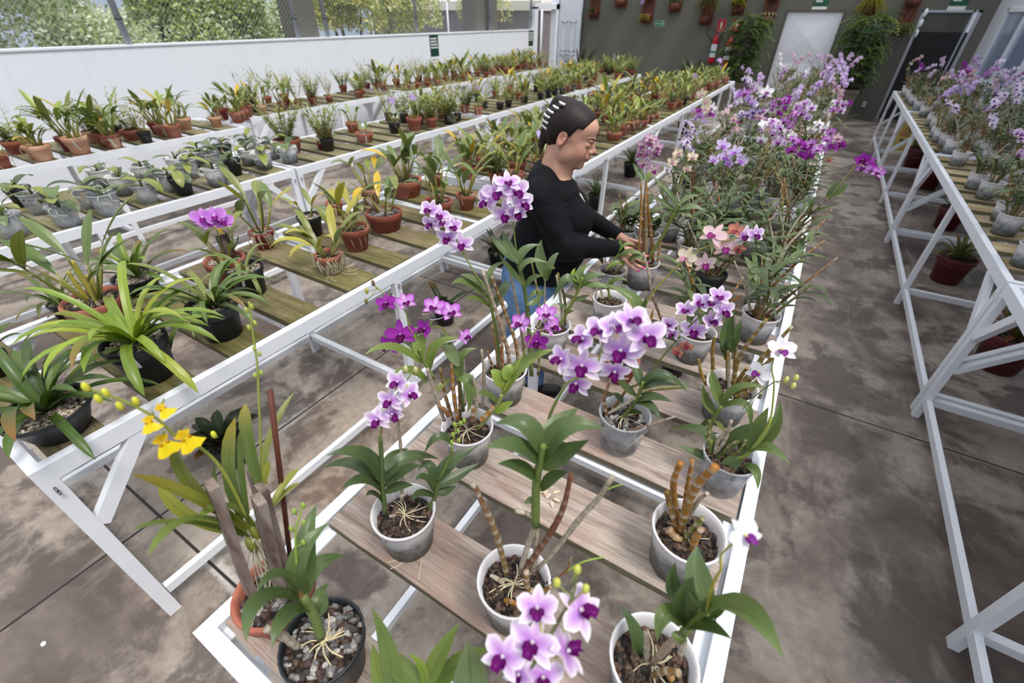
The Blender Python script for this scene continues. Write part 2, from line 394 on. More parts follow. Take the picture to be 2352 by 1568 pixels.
    t = NT('wood_label'); v = t.coord(rnd=True); M['tagw'] = t.done(t.pbr(Base_Color=t.mix(t.noise(v, 30, 3), S((214, 178, 136)), S((236, 210, 172))), Roughness=0.7))
    M['tagp'] = plain('white_plastic_label', S((226, 226, 220)), 0.4)
    t = NT('old_timber'); v = t.coord(scale=(8, 8, 1), rnd=True); M['timber'] = t.done(t.pbr(Base_Color=t.ramp(t.noise(v, 6, 6, 0.7), [(0.3, S((74, 54, 46))), (0.5, S((128, 112, 104))), (0.7, S((158, 148, 142)))]), Roughness=0.9, Normal=t.bump(t.noise(v, 8, 4), 0.5, 0.003)))
    t = NT('red_brown_timber'); v = t.coord(scale=(8, 8, 1), rnd=True); M['redwood'] = t.done(t.pbr(Base_Color=t.ramp(t.noise(v, 3, 6, 0.7), [(0.3, S((52, 26, 18))), (0.55, S((98, 48, 32))), (0.75, S((140, 76, 44)))]), Roughness=0.6))
    M['bough'] = plain('bark_bough', S((82, 70, 60)), 0.9, var=0.35)
_materials()
t = NT('sunlit_leaf'); _c = attr_col(t); _p = t.pbr(Base_Color=_c, Roughness=0.5); _q = t.n('BsdfTranslucent', Color=_c); _m = t.n('MixShader', Fac=0.4); t.set(_m.inputs[1], _p.outputs[0]); t.set(_m.inputs[2], _q.outputs[0]); M['sunleaf'] = t.done(_m)  # outdoor leaves: extra translucency and pale tints imitate strong sun
# ---------------------------------------------------------------- the building
XW, YF, XR = -6.95, 13.9, 2.36       # left wall face, far wall face, right wall face
def _room():
    b = MB(); b.box(-14, 6.5, -3.5, 14.1, -0.12, 0.0); struct('floor', b, M['floor'])
    b = MB(); b.box(XW - 0.15, XW, -3.2, 12.42, 0, 1.53); b.box(XW - 0.17, XW + 0.012, -3.2, 12.42, 1.53, 1.55)
    struct('wall_left', b, M['wallw'])
    # far wall with two openings
    b = MB(); H = 4.2
    for x0, x1, z0, z1 in ((-6.95, -1.25, 0, H), (-1.25, -0.11, 1.97, H), (-0.11, 1.22, 0, H), (1.22, 2.16, 1.975, H), (2.16, XR + 0.1, 0, H)):
        b.box(x0, x1, YF, YF + 0.16, z0, z1)
    struct('wall_far', b, M['wallg'])
    b = MB(); b.box(XR, XR + 0.16, 12.9, YF + 0.0, 0, 4.2); b.box(XR, XR + 0.16, 9.0, 12.9, 2.0, 4.2); b.box(XR, XR + 0.16, -2.5, 9.0, 0, 4.2)
    struct('wall_right', b, M['wallr'])
    # right wall: open glazed door leaves in white frames
    b = MB()
    for y0 in (9.0, 10.3, 11.6):
        for y in (y0, y0 + 1.24): b.box(XR - 0.02, XR + 0.06, y, y + 0.06, 0, 2.0)
        b.box(XR - 0.02, XR + 0.06, y0, y0 + 1.3, 1.94, 2.0); b.box(XR - 0.02, XR + 0.06, y0, y0 + 1.3, 0, 0.1); b.box(XR - 0.02, XR + 0.06, y0, y0 + 1.3, 0.92, 0.98)
    o = struct('window_1', b, M['rail'])
    g = MB(); g.box(XR + 0.015, XR + 0.025, 9.06, 12.84, 0.1, 1.94); add('pane', g, plain('blue_grey_glass', S((128, 144, 168)), 0.12), o)
    # white sheet door under the first green sign
    b = MB(); b.box(-1.22, -0.14, YF + 0.03, YF + 0.07, 0.01, 1.945)
    d = struct('door_1', b, plain('white_sheet_door', S((236, 240, 246)), 0.45))
    r = MB()
    for z0, z1 in ((0.05, 0.98), (1.0, 1.92)):
        cx, cz = -0.68, (z0 + z1) / 2
        q = [(-1.19, z0), (-0.17, z0), (-0.17, z1), (-1.19, z1)]
        for i in range(4):
            a, c = q[i], q[(i + 1) % 4]; k = len(r.v)
            for p in ((a[0], YF + 0.029, a[1]), (c[0], YF + 0.029, c[1]), (cx, YF - 0.0, cz)): r.vert(p)
            r.face((k, k + 1, k + 2), False)
    add('pressed_panel', r, plain('white_sheet_panel', S((234, 238, 246)), 0.4), d)
    r = MB(); r.box(-1.25, -0.11, YF - 0.012, YF + 0.02, 1.945, 1.985); r.box(-1.25, -1.22, YF - 0.012, YF + 0.02, 0, 1.945); r.box(-0.14, -0.11, YF - 0.012, YF + 0.02, 0, 1.945)
    add('door_frame', r, plain('dark_door_frame', S((92, 84, 76)), 0.6), d)
    # aluminium doorway, the unlit room behind it painted as a black sheet
    b = MB()
    for x0, x1 in ((1.22, 1.27), (2.02, 2.05), (2.10, 2.16)): b.box(x0, x1, YF - 0.02, YF + 0.05, 0, 1.975)
    b.box(1.22, 2.16, YF - 0.02, YF + 0.05, 1.94, 1.975)
    d2 = struct('door_2', b, plain('bright_aluminium', S((196, 198, 204)), 0.25, 0.6))
    g = MB(); g.box(1.27, 2.02, YF + 0.02, YF + 0.03, 1.62, 1.94); add('glass_panel', g, plain('grey_glass', S((78, 80, 70)), 0.06), d2)
    g = MB(); g.box(1.27, 2.10, YF + 0.021, YF + 0.03, 0.0, 1.62); add('unlit_room_sheet', g, plain('unlit_room_black', S((14, 14, 16)), 0.5), d2)
    g = MB()
    for k in range(3): g.blob((1.275, YF - 0.03, 1.93 - k * 0.17), (0.035, 0.02, 0.075), nu=10, nv=6)
    add('lamp_reflector', g, plain('white_lamp_cover', S((246, 248, 250)), 0.2), d2)
    # left end: white framed doorway in the side wall and its panelled leaf folded against the far wall
    b = MB(); b.box(XW - 0.14, XW + 0.02, 12.42, 12.60, 0, 2.02); b.box(XW - 0.14, XW + 0.02, 13.62, 13.90, 0, 4.2); b.box(XW - 0.14, XW + 0.02, 12.42, 13.9, 1.98, 2.10)
    struct('door_3', b, plain('door_white', S((232, 236, 244)), 0.4))
    b = MB(); y = 13.80
    b.box(-6.90, -6.24, y - 0.03, y + 0.03, 0.02, 4.0)
    o = struct('trim_1', b, plain('leaf_white', S((224, 229, 238)), 0.4))
    p = MB()
    for cx in (-6.72, -6.46):
        for z0, z1 in ((0.15, 0.95), (1.02, 1.72)):
            p.box(cx - 0.10, cx + 0.10, y - 0.045, y - 0.03, z0, z0 + 0.03); p.box(cx - 0.10, cx + 0.10, y - 0.045, y - 0.03, z1 - 0.03, z1)
            p.box(cx - 0.10, cx - 0.07, y - 0.045, y - 0.03, z0, z1); p.box(cx + 0.07, cx + 0.10, y - 0.045, y - 0.03, z0, z1)
    add('moulding', p, plain('leaf_white_mould', S((204, 210, 220)), 0.4), o)
    # concrete piers on the left wall
    for i, (y0, y1) in enumerate(((5.33, 5.70), (10.0, 10.36), (10.60, 10.86))):
        b = MB(); b.box(XW - 0.50, XW - 0.13, y0, y1, 1.35, 4.2); struct('trim_%d' % (i + 2), b, M['wallg'])
_room()

def _fence():
    t = thing('chain_link_fence', 'grey wire diamond mesh fence standing on top of the white wall', 'fence', (XW - 0.08, -1.5, 1.5))
    b = MB(); H = 1.7; L = 13.9; s = 0.058
    k = int((L + H) / s)
    for i in range(k):
        for sg in (1, -1):
            y0 = i * s if sg == -1 else i * s - H
            a, c = y0, y0 + H * (1 if sg == 1 else -1) * 1
            if sg == -1: a, c = y0, y0 - H
            z0, z1 = 0.0, H
            # clip to 0..L
            def cl(a, c, z0, z1):
                if a > c: pa, pz, qa, qz = c, z1, a, z0
                else: pa, pz, qa, qz = a, z0, c, z1
                if qa < 0 or pa > L: return None
                if pa < 0: f = (0 - pa) / (qa - pa); pz += (qz - pz) * f; pa = 0
                if qa > L: f = (L - pa) / (qa - pa); qz = pz + (qz - pz) * f; qa = L
                return pa, pz, qa, qz
            r = cl(a, c, z0, z1)
            if r: b.tube([(0.004 * sg, r[0], r[1] + 0.03), (0.004 * sg, r[2], r[3] + 0.03)], 0.0013, 3, caps=False)
    add('wire_mesh', b, plain('galvanised_wire', S((168, 172, 176)), 0.5, 0.3), t)
    pm = plain('fence_post_grey', S((150, 154, 162)), 0.5)
    for y in (2.95, 5.25, 5.80, 7.92, 10.45, 12.35):
        b = MB(); b.tube([(0.02, y + 1.5, 0.02), (0.02, y + 1.5, H + 0.1)], 0.034 if y < 6 else 0.026, 10); p = add('post', b, pm, t)
        c = MB()
        for z in (0.28, 0.9): c.tube([(0.02, y + 1.5, z), (0.02, y + 1.5, z + 0.03)], 0.039 if y < 6 else 0.03, 10)
        add('clamp', c, plain('clamp_dark', S((70, 74, 80)), 0.5), p)
_fence()

def _outside():
    rnd = random.Random(5)
    g = MB(); g.box(-40, -14.0, -20, 40, -0.3, -0.05); g.box(-14.0, -7.6, -20, -3.5, -0.3, -0.05); g.box(-40, 10, 14.1, 40, -0.3, -0.05)
    struct('ground_outside', g, plain('dry_soil', S((150, 140, 120)), 0.95))
    def bush(name, label, c, r, cols, n, leaf=0.07, trunk=True):
        t = thing(name, label, 'bush' if 'bush' in name else 'tree', (c[0], c[1], 0))
        b = MB()
        for i in range(int(n * 1.6)):
            # points over several lobes
            lob = rnd.choice(lobes)
            while True:
                v = np.array([rnd.gauss(0, 1) for _ in range(3)]); v = nrm(v)
                if v[2] > -0.4: break
            rr = rnd.uniform(0.72, 1.06)
            p = np.array(lob[:3]) + v * np.array([lob[3]] * 3) * rr - np.array([c[0], c[1], 0])
            d = nrm(v + np.array([rnd.uniform(-0.9, 0.9) for _ in range(3)])); N = nrm(v + np.array([0, 0, 0.6]))
            q = p + d * leaf * .78 * rnd.uniform(0.8, 1.5)
            a = nrm(np.cross(d, N)) * leaf * 0.30; cc = rnd.choice(cols); k = rnd.uniform(0.8, 1.15); cc = tuple(x * k for x in cc)
            mpt = (p + q) / 2 + N * leaf * 0.1; s0 = len(b.v)
            for w in (p, mpt + a, q, mpt - a): b.vert(w, cc, (0.5, 0.5))
            b.face((s0, s0 + 1, s0 + 2, s0 + 3), False)
        add('foliage', b, M['sunleaf'], t)
        if trunk:
            b = MB()
            for k in range(4):
                a = rnd.uniform(0, 6.28); b.tube([(0.05 * math.cos(a), 0.05 * math.sin(a), 0), (r * 0.3 * math.cos(a), r * 0.3 * math.sin(a), c[2] * 0.6), (r * 0.5 * math.cos(a), r * 0.5 * math.sin(a), c[2] + 0.2)], [0.05, 0.035, 0.015], 6)
            add('stem', b, M['bough'], t)
    pale = [S((236, 240, 214)), S((216, 224, 184)), S((190, 206, 150)), S((244, 246, 232)), S((160, 180, 124))]  # near-white leaf tones: strong outdoor sunlight painted into the colour
    grn = [S((186, 204, 112)), S((156, 182, 96)), S((212, 220, 150)), S((130, 156, 82))]
    yel = [S((226, 220, 120)), S((226, 228, 160)), S((190, 206, 130)), S((236, 234, 180)), S((160, 184, 112))]
    def lobeset(c, r, n):
        return [(c[0] + rnd.uniform(-r, r) * 0.6, c[1] + rnd.uniform(-r, r) * 0.8, c[2] + rnd.uniform(-0.5, 0.45) * r, r * rnd.uniform(0.4, 0.62)) for _ in range(n)]
    spec = [('sunlit_bush', 'bush coloured sunlit pale, filling the far left behind the wire fence', (-9.6, 1.9, 2.0), 1.5, pale, 15000),
            ('sunlit_bush', 'pale round bush behind the fence left of the leaning grey post', (-9.8, 4.3, 1.7), 1.15, pale, 12000),
            ('green_bush', 'greener bush behind the fence just right of the leaning grey post', (-9.2, 5.2, 1.7), 0.8, grn + pale[:2], 8000),
            ('sunlit_bush', 'low pale bush behind the fence in front of the bluish wall', (-9.6, 6.2, 1.5), 0.75, pale, 7000),
            ('yellow_bush', 'yellow leaved bush behind the fence beside the concrete pier', (-10.2, 9.1, 2.1), 0.9, yel, 8000),
            ('yellow_green_tree', 'yellow and green tree behind the fence right of the concrete pier', (-10.4, 11.2, 2.2), 1.25, yel + pale[:2] + grn[:1], 11000),
            ('small_tree', 'slender sparse tree in front of the white canopy', (-10.0, 14.5, 2.3), 1.0, yel + pale[:1], 2600),
            ('small_tree', 'sparse young tree before the dark screen under the white canopy', (-10.2, 17.5, 2.6), 1.0, yel, 2200)]
    for nm, lb, c, r, cols, n in spec:
        lobes = lobeset(c, r, 11)
        bush(nm, lb, c, r, cols, n, 0.085 if r > 0.7 else 0.07)
    # neighbour's bluish wall
    b = MB(); b.box(-16.5, -16.2, 2, 20, 0, 7); tag(add('neighbour_wall', b, plain('bluish_render', S((176, 192, 214)), 0.9)), 'pale bluish rendered building wall seen beyond the bushes', 'wall')
    # white canopy over a dark mesh screen
    t = thing('marquee', 'white peaked marquee over a dark netting screen beyond the fence', 'tent', (-13, 20, 0))
    b = MB()
    def P(px, py, Y): return aty(px, py, Y) - np.array([-13, 20, 0])
    for q in ([(-3, -4.5, 2.2), (4.6, -4.5, 2.2), (4.6, 2.5, 2.2), (-3, 2.5, 2.2)],):
        k = len(b.v); ap = (0.8, -1.0, 4.6)
        for p in q: b.vert(p)
        b.vert(ap)
        for i in range(4): b.face((k + i, k + (i + 1) % 4, k + 4), False)
    for (xa, ya, xb, yb) in ((-3, -4.5, 4.6, -4.5), (4.6, -4.5, 4.6, 2.5), (-3, 2.5, -3, -4.5)): b.bar((xa, ya, 2.10), (xb, yb, 2.10), 0.02, 0.26)
    add('canopy', b, plain('white_canvas', S((244, 240, 236)), 0.8), t)
    b = MB(); b.bar((-3, -4.45, 1.0), (4.6, -4.45, 1.0), 0.02, 2.1); b.bar((4.55, -4.45, 1.0), (4.55, 2.5, 1.0), 0.02, 2.1)
    add('screen', b, plain('shade_net', S((122, 116, 122)), 0.95), t)
    for x, y in ((-3, -4.5), (0.8, -4.5), (4.6, -4.5), (4.6, 2.5), (4.6, -1.0)):
        b = MB(); b.tube([(x, y, 0), (x, y, 2.2)], 0.035, 8); add('pole', b, M['rail'], t)
_outside()

# ---------------------------------------------------------------- benches
ZT = 0.85                            # top of the rails
ZP = 0.848                           # top of the planks
RW, RH = 0.032, 0.056
plank_y = {}
def bench(tagname, x0, x1, y0, y1, ylegs, planks, pmat, label, group, brace=True):
    t = thing('plant_bench', label, 'bench', (x0, y0, 0), 0, group)
    ox, oy = x0, y0; W = x1 - x0; L = y1 - y0
    rm = M['rail']
    def part(nm, fn, mt=rm, par=t):
        b = MB(); fn(b); return add(nm, b, mt, par)
    for xa, nm in ((0, 'side_rail'), (W - RW, 'side_rail')):
        rr = part(nm, lambda b: b.box(xa, xa + RW, 0, L, ZT - RH, ZT))
        lx = RW if xa == 0 else W - RW - 0.028
        part('ledge', lambda b: (b.box(lx, lx + 0.028, RW, L - RW, ZT - 0.032, ZT - 0.026)), rm, rr)
    for ya in (0, L - RW): part('end_rail', lambda b: b.box(RW, W - RW, ya, ya + RW, ZT - RH, ZT))
    for ly in ylegs:
        yy = ly - oy
        for s, xa in ((0, 0.0), (1, W - RW)):
            lg = part('leg', lambda b: b.box(xa, xa + RW, yy, yy + 0.042, 0, ZT - RH))
            if ly in (ylegs[0], ylegs[-1]) and brace:
                sg = 1 if ly == ylegs[0] else -1; y2 = yy + 0.02
                part('brace', lambda b: b.bar((xa + RW / 2, y2 + sg * 0.02, 0.565), (xa + RW / 2, y2 + sg * 0.235, ZT - RH + 0.005), 0.028, 0.045, (0, sg, 0)), rm, t)
            b = MB(); o = -0.0012 if s == 0 else RW + 0.0012
            for dz in (0.02, 0.035): b.tube([(xa + o * 0.9, yy + 0.021, ZT - RH - dz), (xa + o * 1.5, yy + 0.021, ZT - RH - dz)], 0.0035, 6)
            add('screw', b, M['screw'], lg)
        part('crossbar', lambda b: b.box(RW, W - RW, yy + 0.004, yy + 0.038, 0.10, 0.14))
        if ly in (ylegs[0], ylegs[-1]): part('end_brace', lambda b: b.bar((RW, yy + 0.021, 0.34), (W * 0.52, yy + 0.021, ZT - RH), 0.028, 0.036, (0, 1, 0)))
    for xa in (RW * 0.0 + 0.006, W - RW + 0.0):
        part('lower_rail', lambda b: b.box(xa, xa + 0.026, 0.045, L - 0.045, 0.10, 0.14))
    for yy in (L * 0.30, L * 0.78): part('top_crossbar', lambda b: b.box(RW, W - RW, yy, yy + 0.03, ZT - RH, ZT - 0.034))
    rnd = random.Random(int(abs(x0 * 100) + y0 * 10))
    for (ya, yb) in planks:
        a0 = RW + 0.004 + rnd.uniform(0, 0.004); a1 = W - RW - 0.004 - rnd.uniform(0, 0.01); j = rnd.uniform(-0.006, 0.006)
        b = MB(); z0, z1 = ZP - 0.022, ZP; n = 8; cr = rnd.uniform(-0.0015, 0.0015)
        bev = 0.002
        prof = [(0, z0), (yb - ya, z0), (yb - ya, z1 - bev), (yb - ya - bev, z1), (bev, z1), (0, z1 - bev)]
        for i in range(n + 1):
            x = a0 + (a1 - a0) * i / n - (a0 + a1) / 2; wob = [rnd.uniform(-0.0012, 0.0012) for _ in prof]
            for (py, pz), w in zip(prof, wob): b.vert((x, py - (yb - ya) / 2 + w + (j * x), pz - ZP))
        k = len(prof)
        for i in range(n):
            for q in range(k): b.face((i * k + q, i * k + (q + 1) % k, (i + 1) * k + (q + 1) % k, (i + 1) * k + q)[::-1], False)
        b.face(list(range(k)), False); b.face([n * k + q for q in range(k)][::-1], False)
        add('plank', b, pmat, t, ((a0 + a1) / 2, (ya + yb) / 2 - oy, ZP))
    return t
def planks(y0, y1, first, pitch=0.262, w=0.145, rnd=None, fixed=()):
    out = list(fixed); y = (fixed[-1][0] + pitch) if fixed else first
    while y + w < y1 - 0.03:
        if y > y0 + 0.03: out.append((y, y + w + (rnd.uniform(-0.012, 0.012) if rnd else 0)))
        y += pitch
    return [p for p in out if p[0] > y0 + 0.028 and p[1] < y1 - 0.028]
_R = random.Random(3)
CX0, CX1 = -0.735, 0.187
BX0, BX1 = -2.405, -1.487
AX0, AX1 = -4.315, -3.395
RX0, RX1 = 1.025, 1.945
C_pl = planks(-0.015, 10.62, 0, fixed=[(0.030, 0.168), (0.292, 0.442), (0.562, 0.712), (0.828, 0.972), (1.098, 1.262), (1.355, 1.50)], pitch=0.252, rnd=_R)
B_pl = planks(-0.035, 10.62, 0, fixed=[(0.012, 0.150), (0.280, 0.424), (0.546, 0.693), (0.800, 0.945), (1.105, 1.282), (1.37, 1.515), (1.645, 1.80)], pitch=0.262, rnd=_R)
A_pl = planks(-0.6, 10.9, 0.70 - 0.222 * 5, pitch=0.222, w=0.145, rnd=_R)
R_pl = planks(-0.1, 10.7, 0.06, pitch=0.245, w=0.15, rnd=_R)
W_pl = planks(0.3, 11.4, 0.42, pitch=0.26, w=0.15, rnd=_R)
UN = {'near': 'nearest', 'b': 'second', 'c': 'third', 'd': 'farthest'}
def run(x0, x1, units, pls, pm, desc, cat='plant benches'):
    names = ['nearest', 'second', 'third', 'farthest']
    for i, (ya, yb) in enumerate(units):
        mid = (ya + yb) / 2; legs = (ya, mid - 0.02, yb - 0.042)
        bench('', x0, x1, ya, yb, legs, [p for p in pls if p[0] > ya + 0.02 and p[1] < yb - 0.02], pm, '%s, %s unit of its row' % (desc, names[i]), cat)
run(CX0, CX1, [(-0.015, 2.755), (2.775, 5.50), (5.515, 8.24), (8.255, 10.62)], C_pl, M['plankC'], 'white bench with grey weathered planks and many flowering orchids')
run(BX0, BX1, [(-0.040, 2.755), (2.775, 5.50), (5.515, 8.24), (8.255, 10.62)], B_pl, M['plankB'], 'white bench with mossy planks behind the woman')
run(AX0, AX1, [(-0.48, 2.22), (2.24, 4.98), (5.0, 7.70), (7.72, 10.80)], A_pl, M['plankA'], 'white bench with clear pots along its near part')
run(-6.17, -5.25, [(0.23, 3.00)], [p for p in W_pl if p[1] < 2.97], M['plankA'], 'white bench beside the white wall at the left edge')
run(-6.58, -5.66, [(3.32, 6.0), (6.02, 8.7), (8.72, 11.35)], W_pl, M['plankA'], 'white bench set back along the white wall')
run(RX0, RX1, [(0.02, 2.795), (2.815, 5.66), (5.68, 8.42), (8.44, 10.72)], R_pl, M['plankR'], 'white bench with yellowed planks right of the open aisle')
# ---------------------------------------------------------------- pots
def potmesh(kind):
    b = MB()
    if kind in ('cloudy', 'clear', 'whitepot'):        # unit: rim radius .07, height .125
        R, r, H = 0.07, 0.054, 0.125
        prof = [(r - 0.006, 0.0), (r, 0.002), (r + (R - r) * 0.55, H * 0.6), (R - 0.004, H - 0.012), (R - 0.0035, H - 0.010), (R, H - 0.009), (R + 0.0015, H - 0.001), (R, H), (R - 0.0035, H - 0.0005), (R - 0.0055, H - 0.012), (R - 0.007, H - 0.014), (R - 0.0095, H - 0.034), (R - 0.013, H - 0.05)]
        b.lathe(prof, 32, cap0=True)
        top = H - 0.030; rr = R - 0.009
    elif kind in ('terra', 'terrap', 'redpot'):
        R, r, H = 0.07, 0.047, 0.105
        b.lathe([(r - 0.004, 0), (r, 0.003), (R - 0.008, H * 0.70), (R - 0.006, H * 0.71), (R - 0.002, H * 0.74), (R, H - 0.004), (R - 0.002, H), (R - 0.008, H - 0.001), (R - 0.011, H - 0.01), (R - 0.016, H - 0.04)], 28, cap0=True)
        top = H - 0.018; rr = R - 0.012
    elif kind == 'bowl':                               # shallow terracotta bowl with air holes
        R, r, H = 0.07, 0.055, 0.07
        b.lathe([(r - 0.004, 0), (r, 0.003), (R - 0.005, H * 0.62), (R - 0.002, H * 0.66), (R, H - 0.003), (R - 0.002, H), (R - 0.008, H - 0.001), (R - 0.011, H - 0.01), (R - 0.014, H - 0.03)], 28, cap0=True)
        top = H - 0.012; rr = R - 0.011
    elif kind == 'pan':                                # low black pan
        R, r, H = 0.07, 0.044, 0.062
        b.lathe([(r - 0.004, 0), (r, 0.002), (R - 0.006, H * 0.8), (R - 0.004, H * 0.86), (R, H * 0.88), (R + 0.001, H), (R - 0.003, H), (R - 0.006, H - 0.008), (R - 0.01, H - 0.02)], 32, cap0=True)
        top = H - 0.009; rr = R - 0.007
    else:                                              # plastic nursery pots
        R, r, H = 0.07, 0.052, 0.118
        b.lathe([(r - 0.004, 0), (r, 0.002), (R - 0.006, H * 0.80), (R - 0.003, H * 0.81), (R - 0.0005, H * 0.83), (R + 0.001, H - 0.002), (R - 0.0005, H), (R - 0.003, H - 0.001), (R - 0.0045, H - 0.015), (R - 0.006, H - 0.035)], 28, cap0=True)
        top = H - 0.016; rr = R - 0.005
    matk = {'bowl': 'terra', 'pan': 'blackpot', 'whitepot': 'cloudy'}.get(kind, kind)
    return b.mesh('pot', [M[matk]]), top, rr, H
POT = {k: potmesh(k) for k in ('cloudy', 'clear', 'terra', 'terrap', 'redpot', 'bowl', 'pan', 'blackpot', 'maroon', 'greenpot')}
PH = {k: v[3] / 0.07 for k, v in POT.items()}          # height per rim radius
def holes():
    b = MB()
    for a in (-0.5, 0.35, 1.2, 2.6, 4.2):
        for z in (0.024,):
            c = (0.0612 * math.cos(a), 0.0612 * math.sin(a), z); p = [np.array(c) + np.array([math.cos(a), math.sin(a), -0.05]) * t for t in (-0.002, 0.0012)]
            b.tube(p, 0.0042, 8)
    return b.mesh('air_hole', [plain('hole_dark', S((24, 14, 12)), 0.9)])
HOLES = holes()
def mixmesh(kind, rnd):
    b = MB(); n = 20; rings = 5; R = 0.063; P = []
    for i in range(rings + 1):
        r = R * i / rings; P.append([(r * math.cos(2 * PI * j / n), r * math.sin(2 * PI * j / n), (rnd.uniform(-0.0035, 0.0035) if i < rings else -0.004) + 0.005 * (1 - (i / rings) ** 2)) for j in range(n)])
    b.grid(P, None, None, closed_u=True)
    pal = {'bark': [S((48, 34, 28)), S((84, 60, 46)), S((30, 24, 22)), S((112, 88, 70))], 'gravel': [S((214, 198, 176)), S((190, 172, 150)), S((232, 222, 208)), S((60, 52, 46)), S((150, 136, 122))],
           'stones': [S((120, 118, 118)), S((92, 92, 94)), S((160, 156, 152)), S((74, 48, 44)), S((56, 44, 42)), S((180, 176, 170))]}[kind]
    b.mi = 1; N = {'bark': 150, 'gravel': 230, 'stones': 120}[kind]
    for _ in range(N):
        a = rnd.uniform(0, 2 * PI); r = R * 0.96 * math.sqrt(rnd.random()); s = rnd.uniform(0.0035, 0.0085) if kind != 'gravel' else rnd.uniform(0.0028, 0.0055)
        if kind == 'stones': s *= 1.15
        E = Matrix.Rotation(rnd.uniform(0, 6), 3, 'X') @ Matrix.Rotation(rnd.uniform(0, 6), 3, 'Z')
        rr = (s * rnd.uniform(0.8, 1.8) if kind == 'bark' else s * rnd.uniform(0.9, 1.2), s, s * rnd.uniform(0.45, 0.9))
        b.blob((r * math.cos(a), r * math.sin(a), 0.004 * (1 - (r / R) ** 2) + rnd.uniform(0, 0.003)), rr, rnd.choice(pal), rnd, 0.3, 5, 3, E)
    return b.mesh('potting_mix', [M['gravel' if kind == 'gravel' else 'bark'], M['pieces']])
_r = random.Random(11)
MIX = {k: [mixmesh(k, _r) for _ in range(3)] for k in ('bark', 'gravel', 'stones')}
def labelmesh(mat, L=0.085, W=0.011, sag=1.0):
    b = MB(); b.box(-W / 2, W / 2, -0.0006, 0.0006, -L, 0.0)
    b.tube([(0, 0, 0), (0.004, 0, 0.012), (-0.003, 0, 0.022)], 0.0008, 4)
    return b.mesh('plant_label', [mat])
LBL = {'w': labelmesh(M['tagw']), 'p': labelmesh(M['tagp'], 0.09, 0.010)}

# ---------------------------------------------------------------- leaves, canes, flowers
def arc(p, d, L, droop, n=7, side=0.0):
    p = np.array(p, float); d = nrm(d); out = [p]
    sv = nrm(np.cross(d, (0, 0, 1))) if abs(d[2]) < 0.99 else np.array([1.0, 0, 0])
    for i in range(n):
        t = (i + 0.5) / n; d = nrm(d + np.array([0, 0, -1.0]) * droop * (0.35 + 1.3 * t) / n + sv * side / n)
        p = p + d * L / n; out.append(p)
    return out
def bez(p0, p1, p2, n=8, p3=None):
    p0, p1, p2 = [np.array(q, float) for q in (p0, p1, p2)]; out = []
    for i in range(n + 1):
        t = i / n
        out.append(p0 * (1 - t) ** 2 + p1 * 2 * t * (1 - t) + p2 * t * t)
    return out
def spl(P, n=6):
    P = [np.array(p, float) for p in P]; P = [2 * P[0] - P[1]] + P + [2 * P[-1] - P[-2]]; out = []
    for i in range(1, len(P) - 2):
        for k in range(n):
            t = k / n
            out.append(0.5 * ((2 * P[i]) + (-P[i - 1] + P[i + 1]) * t + (2 * P[i - 1] - 5 * P[i] + 4 * P[i + 1] - P[i + 2]) * t * t + (-P[i - 1] + 3 * P[i] - 3 * P[i + 1] + P[i + 2]) * t ** 3))
    out.append(P[-2]); return out
def jit(c, rnd, a=0.12):
    k = 1 + rnd.uniform(-a, a); return tuple(min(1, x * k) for x in c)
G_DARK, G_MID, G_OLIVE, G_YEL, G_BRIGHT, G_GREY = S((80, 100, 62)), S((106, 128, 74)), S((136, 144, 78)), S((190, 180, 78)), S((146, 166, 76)), S((120, 138, 100))
YEL = S((222, 184, 40)); BROWN_TIP = S((150, 96, 44))
def nodes(L, r, n=None):                                   # radii swelling at the joints of a cane
    n = max(6, int(L / 0.011)); return n
def cane(b, P, r0, r1, col, col2=None, n=6):
    Q = spl(P, max(3, int(18 / max(1, len(P) - 1)))); L = sum(np.linalg.norm(Q[i + 1] - Q[i]) for i in range(len(Q) - 1)); rad = []; cc = []; s = 0
    for i, q in enumerate(Q):
        if i: s += np.linalg.norm(Q[i] - Q[i - 1])
        t = s / L; ph = (s / 0.026) % 1.0
        rad.append((r0 + (r1 - r0) * t) * (1.0 + 0.10 * math.cos(2 * PI * ph)) * (0.75 + 0.5 * math.sin(PI * min(1, t + 0.15)) ** 0.6 * 0.5)); cc.append(lerp(col, col2, t) if col2 else col)
    b.tube(Q, rad, n, cc)
CANE_COLS = [(S((150, 112, 60)), S((128, 96, 44))), (S((126, 120, 60)), S((112, 118, 50))), (S((186, 176, 158)), S((170, 160, 140))), (S((120, 76, 50)), S((150, 108, 60))), (S((176, 126, 52)), S((160, 104, 36)))]
